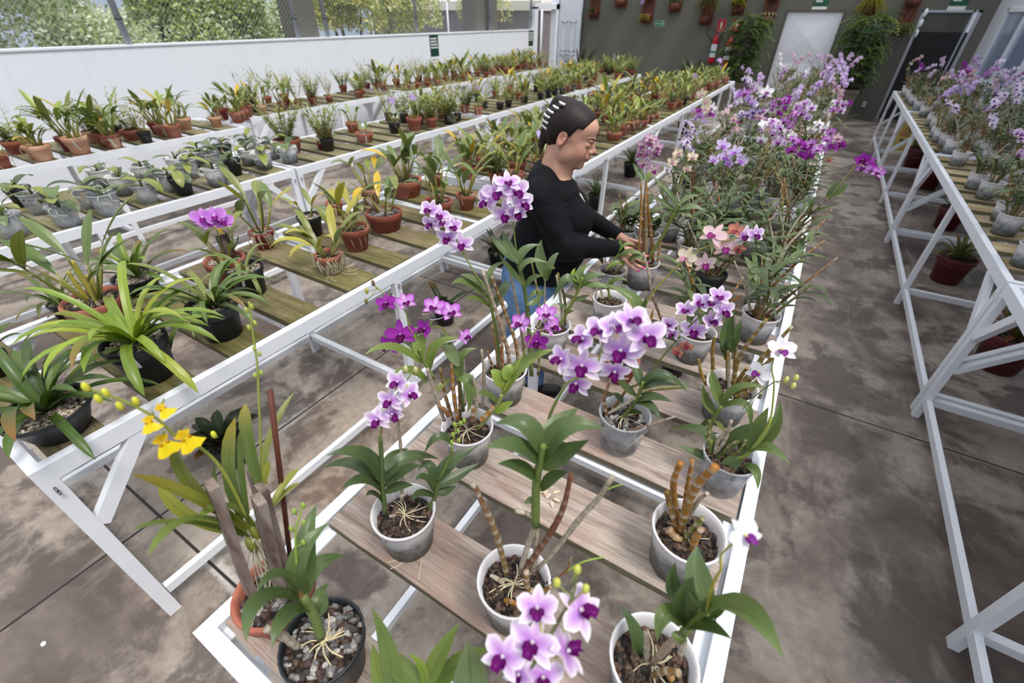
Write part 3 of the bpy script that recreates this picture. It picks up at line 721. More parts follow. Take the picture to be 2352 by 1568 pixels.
PAL = {  # sepal base, sepal tip, petal base, petal tip, lip, throat
    'bicolor': (S((222, 170, 236)), S((254, 252, 254)), S((198, 128, 224)), S((252, 244, 254)), S((112, 12, 110)), S((235, 220, 235))),
    'magenta': (S((176, 66, 186)), S((158, 44, 170)), S((170, 50, 176)), S((150, 36, 160)), S((92, 4, 82)), S((210, 150, 215))),
    'pinkpurple': (S((240, 216, 246)), S((190, 86, 204)), S((226, 172, 238)), S((182, 70, 198)), S((110, 8, 104)), S((240, 225, 240))),
    'lilac': (S((234, 216, 248)), S((222, 194, 242)), S((226, 200, 246)), S((230, 212, 248)), S((178, 110, 214)), S((245, 240, 250))),
    'white': (S((248, 247, 250)), S((240, 236, 244)), S((250, 249, 252)), S((246, 244, 250)), S((150, 60, 160)), S((238, 232, 170))),
    'spotted': (S((246, 238, 251)), S((240, 230, 249)), S((244, 234, 250)), S((236, 220, 247)), S((88, 22, 120)), S((90, 20, 110))),
    'violet': (S((240, 234, 246)), S((108, 48, 150)), S((232, 220, 244)), S((100, 40, 146)), S((70, 14, 110)), S((240, 232, 245))),
    'blush': (S((240, 214, 226)), S((236, 196, 190)), S((238, 206, 226)), S((240, 214, 200)), S((160, 60, 140)), S((240, 220, 200))),
    'cream': (S((240, 230, 206)), S((236, 214, 170)), S((246, 238, 220)), S((240, 222, 186)), S((206, 150, 180)), S((246, 240, 220))),
    'phal': (S((214, 136, 230)), S((222, 160, 236)), S((206, 116, 226)), S((222, 158, 238)), S((140, 30, 140)), S((250, 246, 250))),
    'stripe': (S((236, 226, 190)), S((198, 142, 196)), S((228, 206, 200)), S((190, 128, 190)), S((140, 60, 130)), S((240, 232, 200))),
    'withered': (S((222, 150, 130)), S((206, 118, 96)), S((226, 166, 146)), S((214, 130, 108)), S((170, 70, 90)), S((230, 190, 160))),
}
def flower(b, pal, M4, s=1.0, rnd=None, big=False, open_=1.0):
    sb, st, pb, pt, lip, thr = PAL[pal]; rnd = rnd or random.Random(1)
    def tr(p): v = M4 @ Vector(tuple(p)); return np.array(v)
    Nz = np.array((M4.to_3x3() @ Vector((0, 0, 1)))); o = np.zeros(3)
    def petal(ang, L, W, c0, c1, prof, z=0.0, lift=0.25, cup=0.2, curl=0.0):
        a = math.radians(ang + rnd.uniform(-6, 6)); dx = np.array([math.cos(a), math.sin(a), 0]); pts = []
        for i in range(6):
            t = i / 5; pts.append(tr(dx * L * t * s * (1 - (1 - open_) * 0.35 * t) + np.array([0, 0, (z + lift * L * t * (1 - 0.9 * t * (1 + curl)) + (1 - open_) * L * t * 0.9) * s])))
        b.blade(pts, W * s, Nz, c0, None, fold=0.0, cup=cup, prof=prof, across=2, edge=c1)
    rs = 0.030; k = 1.25 if big else 1.0
    for a in (90, 215, 325): petal(a, rs * 1.06, 0.0135 * k, sb, st, 'petal', -0.001, 0.18, 0.25, 0.3)
    for a in (18, 162): petal(a, rs * 1.05 * k, (0.0222 if not big else 0.027) * k, pb, pt, 'round', 0.001, 0.15, 0.12, 0.2)
    pts = [tr(np.array([0, -0.001 - 0.0145 * t, 0.004 + 0.011 * math.sin(t * 2.2)]) * s) for t in (0, .2, .4, .6, .8, 1)]
    b.blade(pts, (0.0135 if pal != 'white' else 0.010) * s, Nz, lip, None, fold=0.5, cup=0.5, prof='round', across=2)
    for sg in (-1, 1):
        pts = [tr(np.array([sg * (0.001 + 0.008 * t), -0.002 - 0.006 * t, 0.004 + 0.010 * t]) * s) for t in (0, .33, .66, 1)]
        b.blade(pts, 0.011 * s, Nz, lip, None, fold=0.3, prof='round', across=1)
    c = tr(np.array([0, 0.001, 0.007]) * s); b.blob(c, 0.0032 * s, thr, nu=5, nv=3)
def ofl(b, M4, s=1.0):
    y = S((246, 220, 30)); y2 = S((234, 200, 34))
    Nz = np.array((M4.to_3x3() @ Vector((0, 0, 1))))
    def tr(p): return np.array(M4 @ Vector(tuple(p)))
    for a, L in ((90, .011), (30, .011), (150, .011), (60, .009), (120, .009)):
        r = math.radians(a); d = np.array([math.cos(r), math.sin(r), 0]); b.blade([tr(d * L * t * s + np.array([0, 0, .003 * t])) for t in (0, .35, .7, 1)], 0.006 * s, Nz, y2, y, prof='petal', across=1)
    rows = []
    for i in range(5):
        t = i / 4; row = []
        for j in range(7):
            u = (j / 6 - 0.5) * 2; w = (0.003 + 0.013 * t ** 0.8) * (1 + 0.08 * math.sin(j * 2.6 + i))
            row.append(tr(np.array([u * w, -0.001 - 0.021 * t * (1 - 0.22 * u * u + 0.10 * (abs(u) < 0.1) * -1), 0.004 + 0.002 * math.sin(j * 2)]) * s))
        rows.append(row)
    b.grid(rows, [[y] * 7] * 5)
    for sg in (-1, 1): b.blob(tr(np.array([sg * 0.004, -0.003, 0.005]) * s), 0.0028 * s, S((214, 160, 30)), nu=5, nv=3)
def frame(p, face, up=(0, 0, 1), roll=0.0):
    z = nrm(face); u = np.array(up, float); y = u - z * np.dot(u, z); y = nrm(y) if np.linalg.norm(y) > 1e-3 else nrm(np.cross(z, (1, 0, 0))); x = np.cross(y, z)
    m = Matrix(((x[0], y[0], z[0], p[0]), (x[1], y[1], z[1], p[1]), (x[2], y[2], z[2], p[2]), (0, 0, 0, 1)))
    return m @ Matrix.Rotation(roll, 4, 'Z')
FLM = {}
def flmesh(pal, v, big=False):
    k = (pal, v, big)
    if k not in FLM:
        b = MB()
        if pal == 'oncidium': ofl(b, Matrix.Identity(4))
        else: flower(b, pal, Matrix.Identity(4), 1.0, random.Random(v * 7 + len(pal)), big, (1.0, 0.85, 0.6)[v % 3])
        FLM[k] = b.mesh('flower', [M['petal']])
    return FLM[k]

# ---------------------------------------------------------------- growing plants (local coordinates, mix surface at the origin)
def g_dendro(rnd, H=0.4, n=6, leafy=0.6, pal=None, nfl=7, spread=0.5, fs=1.0, spikes=1, G=None):
    G = G or [G_MID, G_DARK, G_GREY, G_OLIVE]
    cb, lb, sb = MB(), MB(), MB(); fl = []; tops = []
    for k in range(n):
        a = rnd.uniform(0, 2 * PI); r = rnd.uniform(0.003, 0.03); h = H * rnd.uniform(0.45, 1.0); ln = rnd.uniform(0.05, spread)
        base = np.array([r * math.cos(a), r * math.sin(a), -0.01]); dd = np.array([math.cos(a) * ln, math.sin(a) * ln, 1.0])
        mid = base + nrm(dd) * h * 0.55 + np.array([rnd.uniform(-1, 1), rnd.uniform(-1, 1), 0]) * h * 0.05
        top = base + nrm(dd + np.array([math.cos(a), math.sin(a), 0]) * 0.15) * h
        green = rnd.random() < leafy
        c1, c2 = rnd.choice(CANE_COLS)
        if green: c2 = jit(S((112, 126, 60)), rnd)
        if green and rnd.random() < 0.5: c1 = c2
        cane(cb, [base, mid, top], 0.0062, 0.0040, c1, c2)
        if green:
            nl = rnd.randint(5, 9); az = rnd.uniform(0, 2 * PI); g = jit(rnd.choice(G), rnd)
            for i in range(nl):
                t = 0.40 + 0.62 * i / nl; p = base + (mid - base) * min(1, t / 0.55) if t < 0.55 else mid + (top - mid) * min(1.0, (t - 0.55) / 0.45)
                s = 1 if i % 2 else -1; da = az + rnd.uniform(-0.35, 0.35); out = np.array([math.cos(da) * s, math.sin(da) * s, rnd.uniform(0.35, 0.95)])
                L = rnd.uniform(0.075, 0.125) * (0.75 + 0.4 * math.sin(PI * i / nl)); lb.blade(arc(p, out, L, rnd.uniform(0.5, 1.5), 6), L * 0.23, (0, 0, 1), jit(g, rnd, 0.1), None, fold=0.35, prof='lance', across=1)
            tops.append(top)
        else: tops.append(top)
    if pal:
        tops.sort(key=lambda q: -q[2])
        for sidx in range(spikes):
            t0 = tops[min(sidx, len(tops) - 1)]; a = rnd.uniform(0, 2 * PI); L = rnd.uniform(0.14, 0.24)
            P = arc(t0 - np.array([0, 0, 0.01]), (math.cos(a) * 0.5, math.sin(a) * 0.5, 1.0), L, rnd.uniform(0.4, 1.2), 8); sb.tube(P, 0.0016, 4, G_OLIVE)
            for i in range(nfl):
                t = 0.35 + 0.65 * i / max(1, nfl - 1); q = P[int(t * 8)]; fa = rnd.uniform(0, 2 * PI)
                off = np.array([math.cos(fa), math.sin(fa), rnd.uniform(-0.3, 0.5)]) * 0.022; sb.tube([q, q + off * 0.6 + np.array([0, 0, 0.004]), q + off], 0.0009, 4, S((190, 190, 140)))
                f = nrm(off + np.array([0.1, -0.25, 0.05]) * 0.03 + np.array([rnd.uniform(-.01, .01)] * 3))
                fl.append((pal, rnd.randint(0, 2), frame(q + off, f, roll=rnd.uniform(-0.3, 0.3)), fs * rnd.uniform(0.95, 1.2)))
    out = [('canes', cb, 'cane')]
    if lb.v: out.append(('leaves', lb, 'leaf'))
    if sb.v: out.append(('flower_spike', sb, 'tint'))
    return out, fl
def g_cattleya(rnd, H=0.16, n=8, L=0.16, W=0.042, G=None, yellow=0.1, roots=0.5, pal=None, spread=1.0):
    G = G or [G_OLIVE, G_MID, G_OLIVE, G_BRIGHT]; cb, lb, rb = MB(), MB(), MB(); fl = []
    for k in range(n):
        a = 2 * PI * k / n + rnd.uniform(-0.5, 0.5); r = rnd.uniform(0.004, 0.028); h = H * rnd.uniform(0.5, 1.1); base = np.array([r * math.cos(a), r * math.sin(a), -0.008])
        d = nrm((math.cos(a) * 0.45 * spread, math.sin(a) * 0.45 * spread, 1.0)); top = base + d * h; c = jit(rnd.choice([S((140, 140, 66)), S((120, 128, 58)), S((160, 150, 90))]), rnd)
        Q = bez(base, base + d * h * 0.5 + np.array([rnd.uniform(-.01, .01), rnd.uniform(-.01, .01), 0]), top, 5); cb.tube(Q, [0.0028, 0.0045, 0.006, 0.0058, 0.0045, 0.003], 6, c)
        for q in range(1 if rnd.random() < 0.7 else 2):
            aa = a + rnd.uniform(-0.9, 0.9) + q * 2; out = np.array([math.cos(aa) * 0.8, math.sin(aa) * 0.8, rnd.uniform(0.6, 1.5)]); g = rnd.choice(G); LL = L * rnd.uniform(0.7, 1.2)
            if rnd.random() < yellow: g = rnd.choice([G_YEL, YEL, S((206, 170, 60))])
            lb.blade(arc(top, out, LL, rnd.uniform(0.3, 1.5), 7), W * rnd.uniform(0.8, 1.15), (math.cos(aa) * -0.3, math.sin(aa) * -0.3, 1), jit(g, rnd), None, fold=0.3, prof='paddle', across=2)
    if roots:
        for k in range(int(14 * roots)):
            a = rnd.uniform(0, 2 * PI); R = 0.055; P = [np.array([R * 0.3 * math.cos(a), R * 0.3 * math.sin(a), 0.006]), np.array([R * 1.05 * math.cos(a), R * 1.05 * math.sin(a), 0.012]), np.array([R * 1.32 * math.cos(a + .1), R * 1.32 * math.sin(a + .1), -0.02]), np.array([R * 1.2 * math.cos(a + .2), R * 1.2 * math.sin(a + .2), -0.03 - rnd.random() * 0.05])]
            rb.tube(spl(P, 3), 0.0014, 4, S((190, 184, 158)))
    if pal:
        top = np.array([0, 0, H * 1.9]); cb.tube([np.array([0, 0, 0]), np.array([0.01, 0, H]), top], 0.0016, 4, G_OLIVE)
        for k in range(3): fl.append((pal, k, frame(top + np.array([rnd.uniform(-.025, .025), rnd.uniform(-.025, .025), rnd.uniform(-.02, .02)]), (rnd.uniform(-.6, .6), -1, 0.3)), 1.0))
    out = [('bulbs', cb, 'tint'), ('leaves', lb, 'leaf')]
    if rb.v: out.append(('aerial_roots', rb, 'tint'))
    return out, fl
def g_bushy(rnd, H=0.26, n=22, G=None, yellow=0.15):
    cb, lb = MB(), MB(); G = G or [G_MID, G_OLIVE, G_BRIGHT]
    for k in range(n):
        a = rnd.uniform(0, 2 * PI); r = rnd.uniform(0, 0.045); h = H * rnd.uniform(0.5, 1.1); base = np.array([r * math.cos(a), r * math.sin(a), -0.005]); P = arc(base, (math.cos(a) * 0.45, math.sin(a) * 0.45, 1), h, 0.3, 6)
        cb.tube(P, 0.0022, 4, jit(S((140, 142, 84)), rnd)); az = rnd.uniform(0, 2 * PI)
        for i in range(rnd.randint(6, 9)):
            t = 0.25 + 0.75 * i / 8; q = P[min(6, int(t * 6))]; s = 1 if i % 2 else -1; da = az + rnd.uniform(-.6, .6); L = rnd.uniform(0.035, 0.065)
            g = rnd.choice(G) if rnd.random() > yellow else G_YEL
            lb.blade(arc(q, (math.cos(da) * s, math.sin(da) * s, rnd.uniform(0.3, 1.2)), L, 0.7, 4), L * 0.26, (0, 0, 1), jit(g, rnd), None, fold=0.3, prof='lance', across=1)
    return [('stems', cb, 'tint'), ('leaves', lb, 'leaf')], []
def g_phal(rnd, n=4, L=0.12, W=0.045, G=None, pal=None):
    lb, rb = MB(), MB(); a0 = rnd.uniform(0, PI); G = G or [S((84, 104, 66)), S((104, 124, 78)), S((70, 88, 58)), S((146, 154, 76))]; fl = []
    rb.tube([(0, 0, -0.01), (0, 0, 0.05)], [0.007, 0.005], 6, S((84, 92, 60)))
    for k in range(n):
        s = 1 if k % 2 else -1; a = a0 + rnd.uniform(-0.5, 0.5); LL = L * rnd.uniform(0.7, 1.15); up = rnd.uniform(0.25, 1.1)
        lb.blade(arc((0, 0, 0.012 + 0.009 * k), (math.cos(a) * s, math.sin(a) * s, up), LL, rnd.uniform(0.7, 2.0), 8), W * rnd.uniform(0.85, 1.1), (0, 0, 1), jit(rnd.choice(G), rnd), None, fold=0.22, prof='paddle', across=2)
    for k in range(6):
        a = rnd.uniform(0, 2 * PI); R = 0.04 + rnd.random() * 0.02; P = [np.array([0, 0, 0.01]), np.array([R * math.cos(a), R * math.sin(a), 0.02]), np.array([R * 1.2 * math.cos(a), R * 1.2 * math.sin(a), 0.0]), np.array([R * 1.15 * math.cos(a + .4), R * 1.15 * math.sin(a + .4), -0.01])]
        rb.tube(spl(P, 3), 0.0020, 4, S((176, 184, 168)))
    return [('leaves', lb, 'leaf'), ('aerial_roots', rb, 'tint')], fl
def g_strap(rnd, n=20, L=0.3, W=0.022, G=None, droop=1.6, up=1.5, yellow=0.0):
    lb = MB(); G = G or [G_BRIGHT, G_OLIVE]
    for k in range(n):
        a = 2.4 * k + rnd.uniform(-.3, .3); t = k / n; u = up * (0.35 + 1.5 * t) + rnd.uniform(-.2, .3); LL = L * rnd.uniform(0.7, 1.1); g = jit(rnd.choice(G), rnd, 0.15)
        tip = BROWN_TIP if rnd.random() < 0.15 else None
        lb.blade(arc((0.006 * math.cos(a), 0.006 * math.sin(a), -0.004), (math.cos(a), math.sin(a), u), LL, droop * rnd.uniform(0.7, 1.3), 9, rnd.uniform(-.25, .25)), W * rnd.uniform(0.8, 1.15), (-0.2 * math.cos(a), -0.2 * math.sin(a), 1), YEL if rnd.random() < yellow else g, tip, fold=0.45, prof='strap', across=2)
    return [('leaves', lb, 'leaf')], []
def g_thin(rnd, n=14, H=0.3):
    cb, lb = MB(), MB()
    for k in range(n):
        a = rnd.uniform(0, 2 * PI); P = arc((0.01 * math.cos(a), 0.01 * math.sin(a), 0), (math.cos(a) * 0.35, math.sin(a) * 0.35, 1), H * rnd.uniform(0.6, 1.1), rnd.uniform(0, 0.5), 6)
        cb.tube(P, 0.0017, 4, jit(S((170, 160, 96)), rnd))
        for q in P[2:]: lb.blade(arc(q, (rnd.uniform(-1, 1), rnd.uniform(-1, 1), rnd.uniform(0.2, 1.3)), rnd.uniform(0.03, 0.06), 0.4, 4), 0.009, (0, 0, 1), jit(rnd.choice([G_OLIVE, G_YEL, G_MID]), rnd), None, prof='lance', across=1)
    return [('stems', cb, 'tint'), ('leaves', lb, 'leaf')], []
class Proto:
    def __init__(s, gen, sc=1.0):
        parts, s.fl = gen; s.parts = [(n, b.mesh(n, [M[mt]])) for n, b, mt in parts]; s.spray = None
    def spray_mesh(s):
        if s.spray is None and s.fl:
            me_all = MB()
            for pal, v, m4, sc in s.fl: flower(me_all, pal, m4 @ Matrix.Scale(sc, 4), 1.0, random.Random(v)) if pal != 'oncidium' else ofl(me_all, m4 @ Matrix.Scale(sc, 4))
            s.spray = me_all.mesh('flower_spray', [M['petal']])
        return s.spray
_mixrot = random.Random(77)
PLACED = []
def free(x, y, r): return all((x - a) ** 2 + (y - b) ** 2 > ((r + c) * .9) ** 2 for a, b, c in PLACED)
def settle(x, y, r):
    for k in range(1, 26):
        if free(x, y, r): return x, y
        x2 = x + (.02 * k if k % 2 else -.02 * k); s = snap(x2, y, r); x = s[0]
        if k == 14: y += .24; x, y = snap(x, y, r)
    return x, y
def potted(name, label, cat, x, y, r, kind, proto, rz=0.0, group=None, mix='bark', z=ZP, ps=1.0, detail=True, tagk=None, tag_a=0.0, tilt=0.0, bare=False):
    PLACED.append((x, y, r * .95 if z > .1 else 0))
    t = thing(name, label, cat, (x, y, z), rz, group)
    me, top, rr, H = POT[kind]; k = r / 0.07
    p = add('pot', me, None, t); p.scale = (k, k, k)
    if kind == 'bowl' and detail: h = add('air_holes', HOLES, None, p)
    if not bare:
        mx = add('potting_mix', _mixrot.choice(MIX[mix]), None, t); mx.location = (0, 0, top * k - 0.002); s2 = k * rr / 0.063; mx.scale = (s2, s2, k); mx.rotation_euler = (0, 0, _mixrot.uniform(0, 6))
    if tagk:
        l = add('plant_label', LBL[tagk], None, t); a = tag_a - rz; l.location = ((0.073 * k) * math.cos(a), (0.073 * k) * math.sin(a), H * k - 0.02); l.rotation_euler = (0.0 + 0.35, _mixrot.uniform(-.3, .3), a + PI / 2)
    if proto:
        zz = top * k
        for nm, mesh in proto.parts:
            o = add(nm, mesh, None, t); o.location = (0, 0, zz); o.scale = (ps, ps, ps)
        if proto.fl:
            if detail:
                for pal, v, m4, sc in proto.fl:
                    o = add('flower', flmesh(pal, v), None, t); o.matrix_local = Matrix.Translation((0, 0, zz)) @ Matrix.Scale(ps, 4) @ m4 @ Matrix.Scale(sc, 4)
            else:
                o = add('flower_spray', proto.spray_mesh(), None, t); o.location = (0, 0, zz); o.scale = (ps, ps, ps)
    return t
BENCHES = []
def snap(x, y, r):
    # rest on the nearest plank of the bench it stands on
    best = None
    for x0, x1, y0, y1, pl in ((CX0, CX1, -9, 99, C_pl), (BX0, BX1, -9, 99, B_pl), (AX0, AX1, -9, 99, A_pl), (-6.17, -5.25, -9, 3.05, W_pl), (-6.58, -5.66, 3.3, 99, W_pl), (RX0, RX1, -9, 99, R_pl)):
        dx = max(x0 - x, 0, x - x1)
        if y0 <= y <= y1 and dx < 0.35 and (best is None or dx < best[0]): best = (dx, x0, x1, pl)
    if not best: return x, y
    _, x0, x1, pl = best; x = min(max(x, x0 + .035 + r * .8), x1 - .035 - r * .8); c = min(((a + b) / 2 for a, b in pl), key=lambda q: abs(q - y))
    return x, (c if abs(c - y) < .2 else y)
def rimfit(px, py, hw, kind, zb=ZP):
    r = 0.07
    for _ in range(5):
        q = atz(px, py, zb + PH[kind] * r); r = hw * depth(q) / F_PX * 0.98
    return q[0], q[1], r
# ---------------------------------------------------------------- plants further along the benches
_rr = random.Random(21)
PR = {}
PR['dn'] = [Proto(g_dendro(_rr, _rr.uniform(0.32, 0.45), _rr.randint(7, 10), 0.52, p, n, 0.5, fs, k, G=[S((70, 92, 58)), S((86, 108, 66)), S((60, 80, 52)), S((100, 116, 74))])) for p, n, fs, k in
            (('bicolor', 7, 1.0, 1), ('spotted', 11, 0.85, 2), ('lilac', 6, 1.0, 1), ('magenta', 7, 0.95, 1), ('white', 4, 1.1, 1), ('spotted', 12, 0.8, 2), ('bicolor', 8, 1.0, 2), ('bicolor', 9, 1.0, 1), ('pinkpurple', 7, 1.0, 1), ('spotted', 13, .9, 2), ('violet', 6, 0.95, 1), ('blush', 5, 1.0, 1), ('lilac', 9, 0.9, 2), ('stripe', 9, 0.85, 1))]
DG2 = [S((70, 92, 58)), S((86, 108, 66)), S((60, 80, 52)), S((100, 116, 74))]
PR['dg'] = [Proto(g_dendro(_rr, _rr.uniform(0.28, 0.44), _rr.randint(7, 11), 0.5, None, G=DG2)) for _ in range(6)]
PR['ca'] = [Proto(g_cattleya(_rr, _rr.uniform(0.09, 0.17), _rr.randint(6, 11), _rr.uniform(0.11, 0.17), _rr.uniform(0.028, 0.042), yellow=y, roots=ro)) for y, ro in ((0.1, 0), (0.2, 1), (0.35, 0.4), (0.05, 0.6), (0.1, 1), (0.5, 0), (0.15, 0.5), (0.25, 0.2))]
PR['cb'] = [Proto(g_cattleya(_rr, _rr.uniform(0.16, 0.24), _rr.randint(6, 9), _rr.uniform(0.15, 0.2), _rr.uniform(0.035, 0.048), yellow=y, roots=0.7)) for y in (0.05, 0.15, 0.3)]
PR['bu'] = [Proto(g_bushy(_rr, _rr.uniform(0.16, 0.26), _rr.randint(16, 26), yellow=y)) for y in (0.1, 0.3, 0.2, 0.05)]
PR['ph'] = [Proto(g_phal(_rr, _rr.randint(3, 5), _rr.uniform(0.09, 0.13), _rr.uniform(0.036, 0.050))) for _ in range(6)]
PR['st'] = [Proto(g_strap(_rr, 18, 0.24, 0.018, [G_MID, G_OLIVE])) for _ in range(3)]
PR['th'] = [Proto(g_thin(_rr, 14, _rr.uniform(0.22, 0.34))) for _ in range(3)]
PR['cf'] = [Proto(g_cattleya(_rr, 0.11, 8, 0.12, 0.032, roots=0.3, pal=p)) for p in ('lilac', 'pinkpurple', 'blush')]
ORD = lambda n: '%d%s' % (n, 'th' if 10 <= n % 100 <= 20 else {1: 'st', 2: 'nd', 3: 'rd'}.get(n % 10, 'th'))
POTW = {'terra': 'terracotta pot', 'terrap': 'pale terracotta pot', 'bowl': 'shallow terracotta bowl', 'blackpot': 'black pot', 'cloudy': 'cloudy pot', 'clear': 'clear pot', 'redpot': 'red pot', 'greenpot': 'green pot', 'pan': 'black pan', 'maroon': 'maroon pot'}
FLW = {'bicolor': 'white tipped purple flowers', 'spotted': 'dark centred flowers', 'lilac': 'lilac flowers', 'magenta': 'magenta flowers', 'white': 'white flowers', 'pinkpurple': 'pink purple flowers', 'violet': 'violet edged flowers', 'blush': 'blush pink flowers', 'stripe': 'striped mauve flowers'}
KW = {'dg': 'bare canes', 'ca': 'broad leaves', 'cb': 'tall broad leaves', 'bu': 'bushy small leaves', 'ph': 'wide drooping leaves', 'st': 'grassy leaves', 'th': 'thin reedy stems', 'cf': 'a small bloom'}
NAMES = {'dn': 'flowering_dendrobium', 'dg': 'potted_dendrobium', 'ca': 'potted_cattleya', 'cb': 'potted_cattleya', 'bu': 'potted_epidendrum', 'ph': 'potted_phalaenopsis', 'st': 'potted_cymbidium', 'th': 'potted_epidendrum', 'cf': 'flowering_cattleya'}
GRP = {'dn': 'flowering orchids on the %s', 'dg': 'cane orchids on the %s', 'ca': 'broad leaved orchids on the %s', 'cb': 'broad leaved orchids on the %s', 'bu': 'bushy orchids on the %s', 'ph': 'moth orchids on the %s', 'st': 'grassy leaved orchids on the %s', 'th': 'reedy orchids on the %s', 'cf': 'broad leaved orchids on the %s'}
def fill(bname, pls, y0, y1, rows, pick, prob, jx=0.03, far=7.5, psr=(1.0, 1.3)):
    seq = [p for p in pls]
    for k, (pa, pb) in enumerate(seq):
        yc = (pa + pb) / 2
        if not (y0 <= yc <= y1): continue
        for ri, (rname, x) in enumerate(rows):
            if _rr.random() > prob(yc): continue
            kind, pk, r = pick(yc, ri); pi = _rr.randrange(len(PR[pk])); pr = PR[pk][pi]
            xx, yy = settle(x + _rr.uniform(-jx, jx), yc + _rr.uniform(-0.012, 0.012), r)
            what = FLW[pr.fl[0][0]] if pk == 'dn' and pr.fl else KW[pk]
            lab = '%s, %s, %s %s, %s plank' % (POTW[kind], what, bname, rname, ORD(k + 1))
            tk = None if _rr.random() < 0.75 or yc > 7 else _rr.choice('wwp')
            potted(NAMES[pk], lab, 'potted orchid', xx, yy, r, kind, pr, _rr.uniform(0, 6.28), GRP[pk] % bname, mix='bark' if _rr.random() < 0.75 else 'gravel', ps=_rr.uniform(*psr), detail=yc < far, tagk=tk, tag_a=_rr.uniform(-1.6, -0.2))
def W(*opts):                      # weighted choice of (pot, plant, rmin, rmax, weight)
    def f(y, ri):
        o = _rr.choices(opts, [q[4] for q in opts])[0]; return o[0], o[1], _rr.uniform(o[2], o[3])
    return f
fill('grey plank bench', C_pl, 2.75, 10.6, (('left row', -0.60), ('inner left row', -0.40), ('inner right row', -0.17), ('right row', 0.06)),
     W(('cloudy', 'dn', .062, .072, 5.0), ('cloudy', 'dg', .062, .072, 4.0), ('clear', 'dn', .06, .07, 1), ('terra', 'dg', .055, .065, .4), ('blackpot', 'dg', .055, .065, .4)), lambda y: 0.36 if y < 5 else 0.5, psr=(.78, 1.0))
fill('right bench', R_pl, 1.9, 10.7, (('aisle row', 1.155), ('second row', 1.38), ('third row', 1.60), ('back row', 1.82)),
     W(('cloudy', 'dn', .058, .068, 6), ('cloudy', 'dg', .060, .068, 3), ('terra', 'dg', .05, .06, .3)), lambda y: 0.55, psr=(.78, 1.0))
fill('mossy bench', B_pl, 2.55, 10.6, (('aisle row', -1.62), ('second row', -1.83), ('third row', -2.05), ('back row', -2.28)),
     W(('terra', 'ca', .055, .075, 4), ('bowl', 'ca', .065, .085, 2), ('terrap', 'ca', .05, .07, 1.2), ('terra', 'cb', .06, .075, 1.2), ('terra', 'bu', .055, .07, 1.3), ('blackpot', 'st', .05, .06, .4), ('terra', 'cf', .055, .065, .4), ('greenpot', 'bu', .055, .06, .2)), lambda y: 0.66 if y < 6 else 0.56)
fill('clear pot bench', A_pl, 4.0, 10.8, (('aisle row', -3.52), ('second row', -3.74), ('third row', -3.96), ('back row', -4.18)),
     W(('terra', 'ca', .055, .072, 3), ('blackpot', 'bu', .045, .06, 2.4), ('blackpot', 'ca', .045, .06, 1.6), ('bowl', 'ca', .06, .075, 1), ('terra', 'bu', .055, .07, 1.4), ('blackpot', 'th', .045, .055, 1), ('terra', 'cf', .05, .06, .3)), lambda y: 0.60)
fill('wall bench', W_pl, 3.4, 11.2, (('front row', -5.84), ('second row', -6.06), ('third row', -6.28), ('wall row', -6.48)),
     W(('terra', 'ca', .05, .07, 3.5), ('terra', 'bu', .055, .07, 2), ('bowl', 'ca', .06, .075, 1), ('blackpot', 'ca', .045, .055, .8), ('terra', 'th', .05, .06, .8), ('terra', 'cb', .055, .065, 1)), lambda y: 0.60)
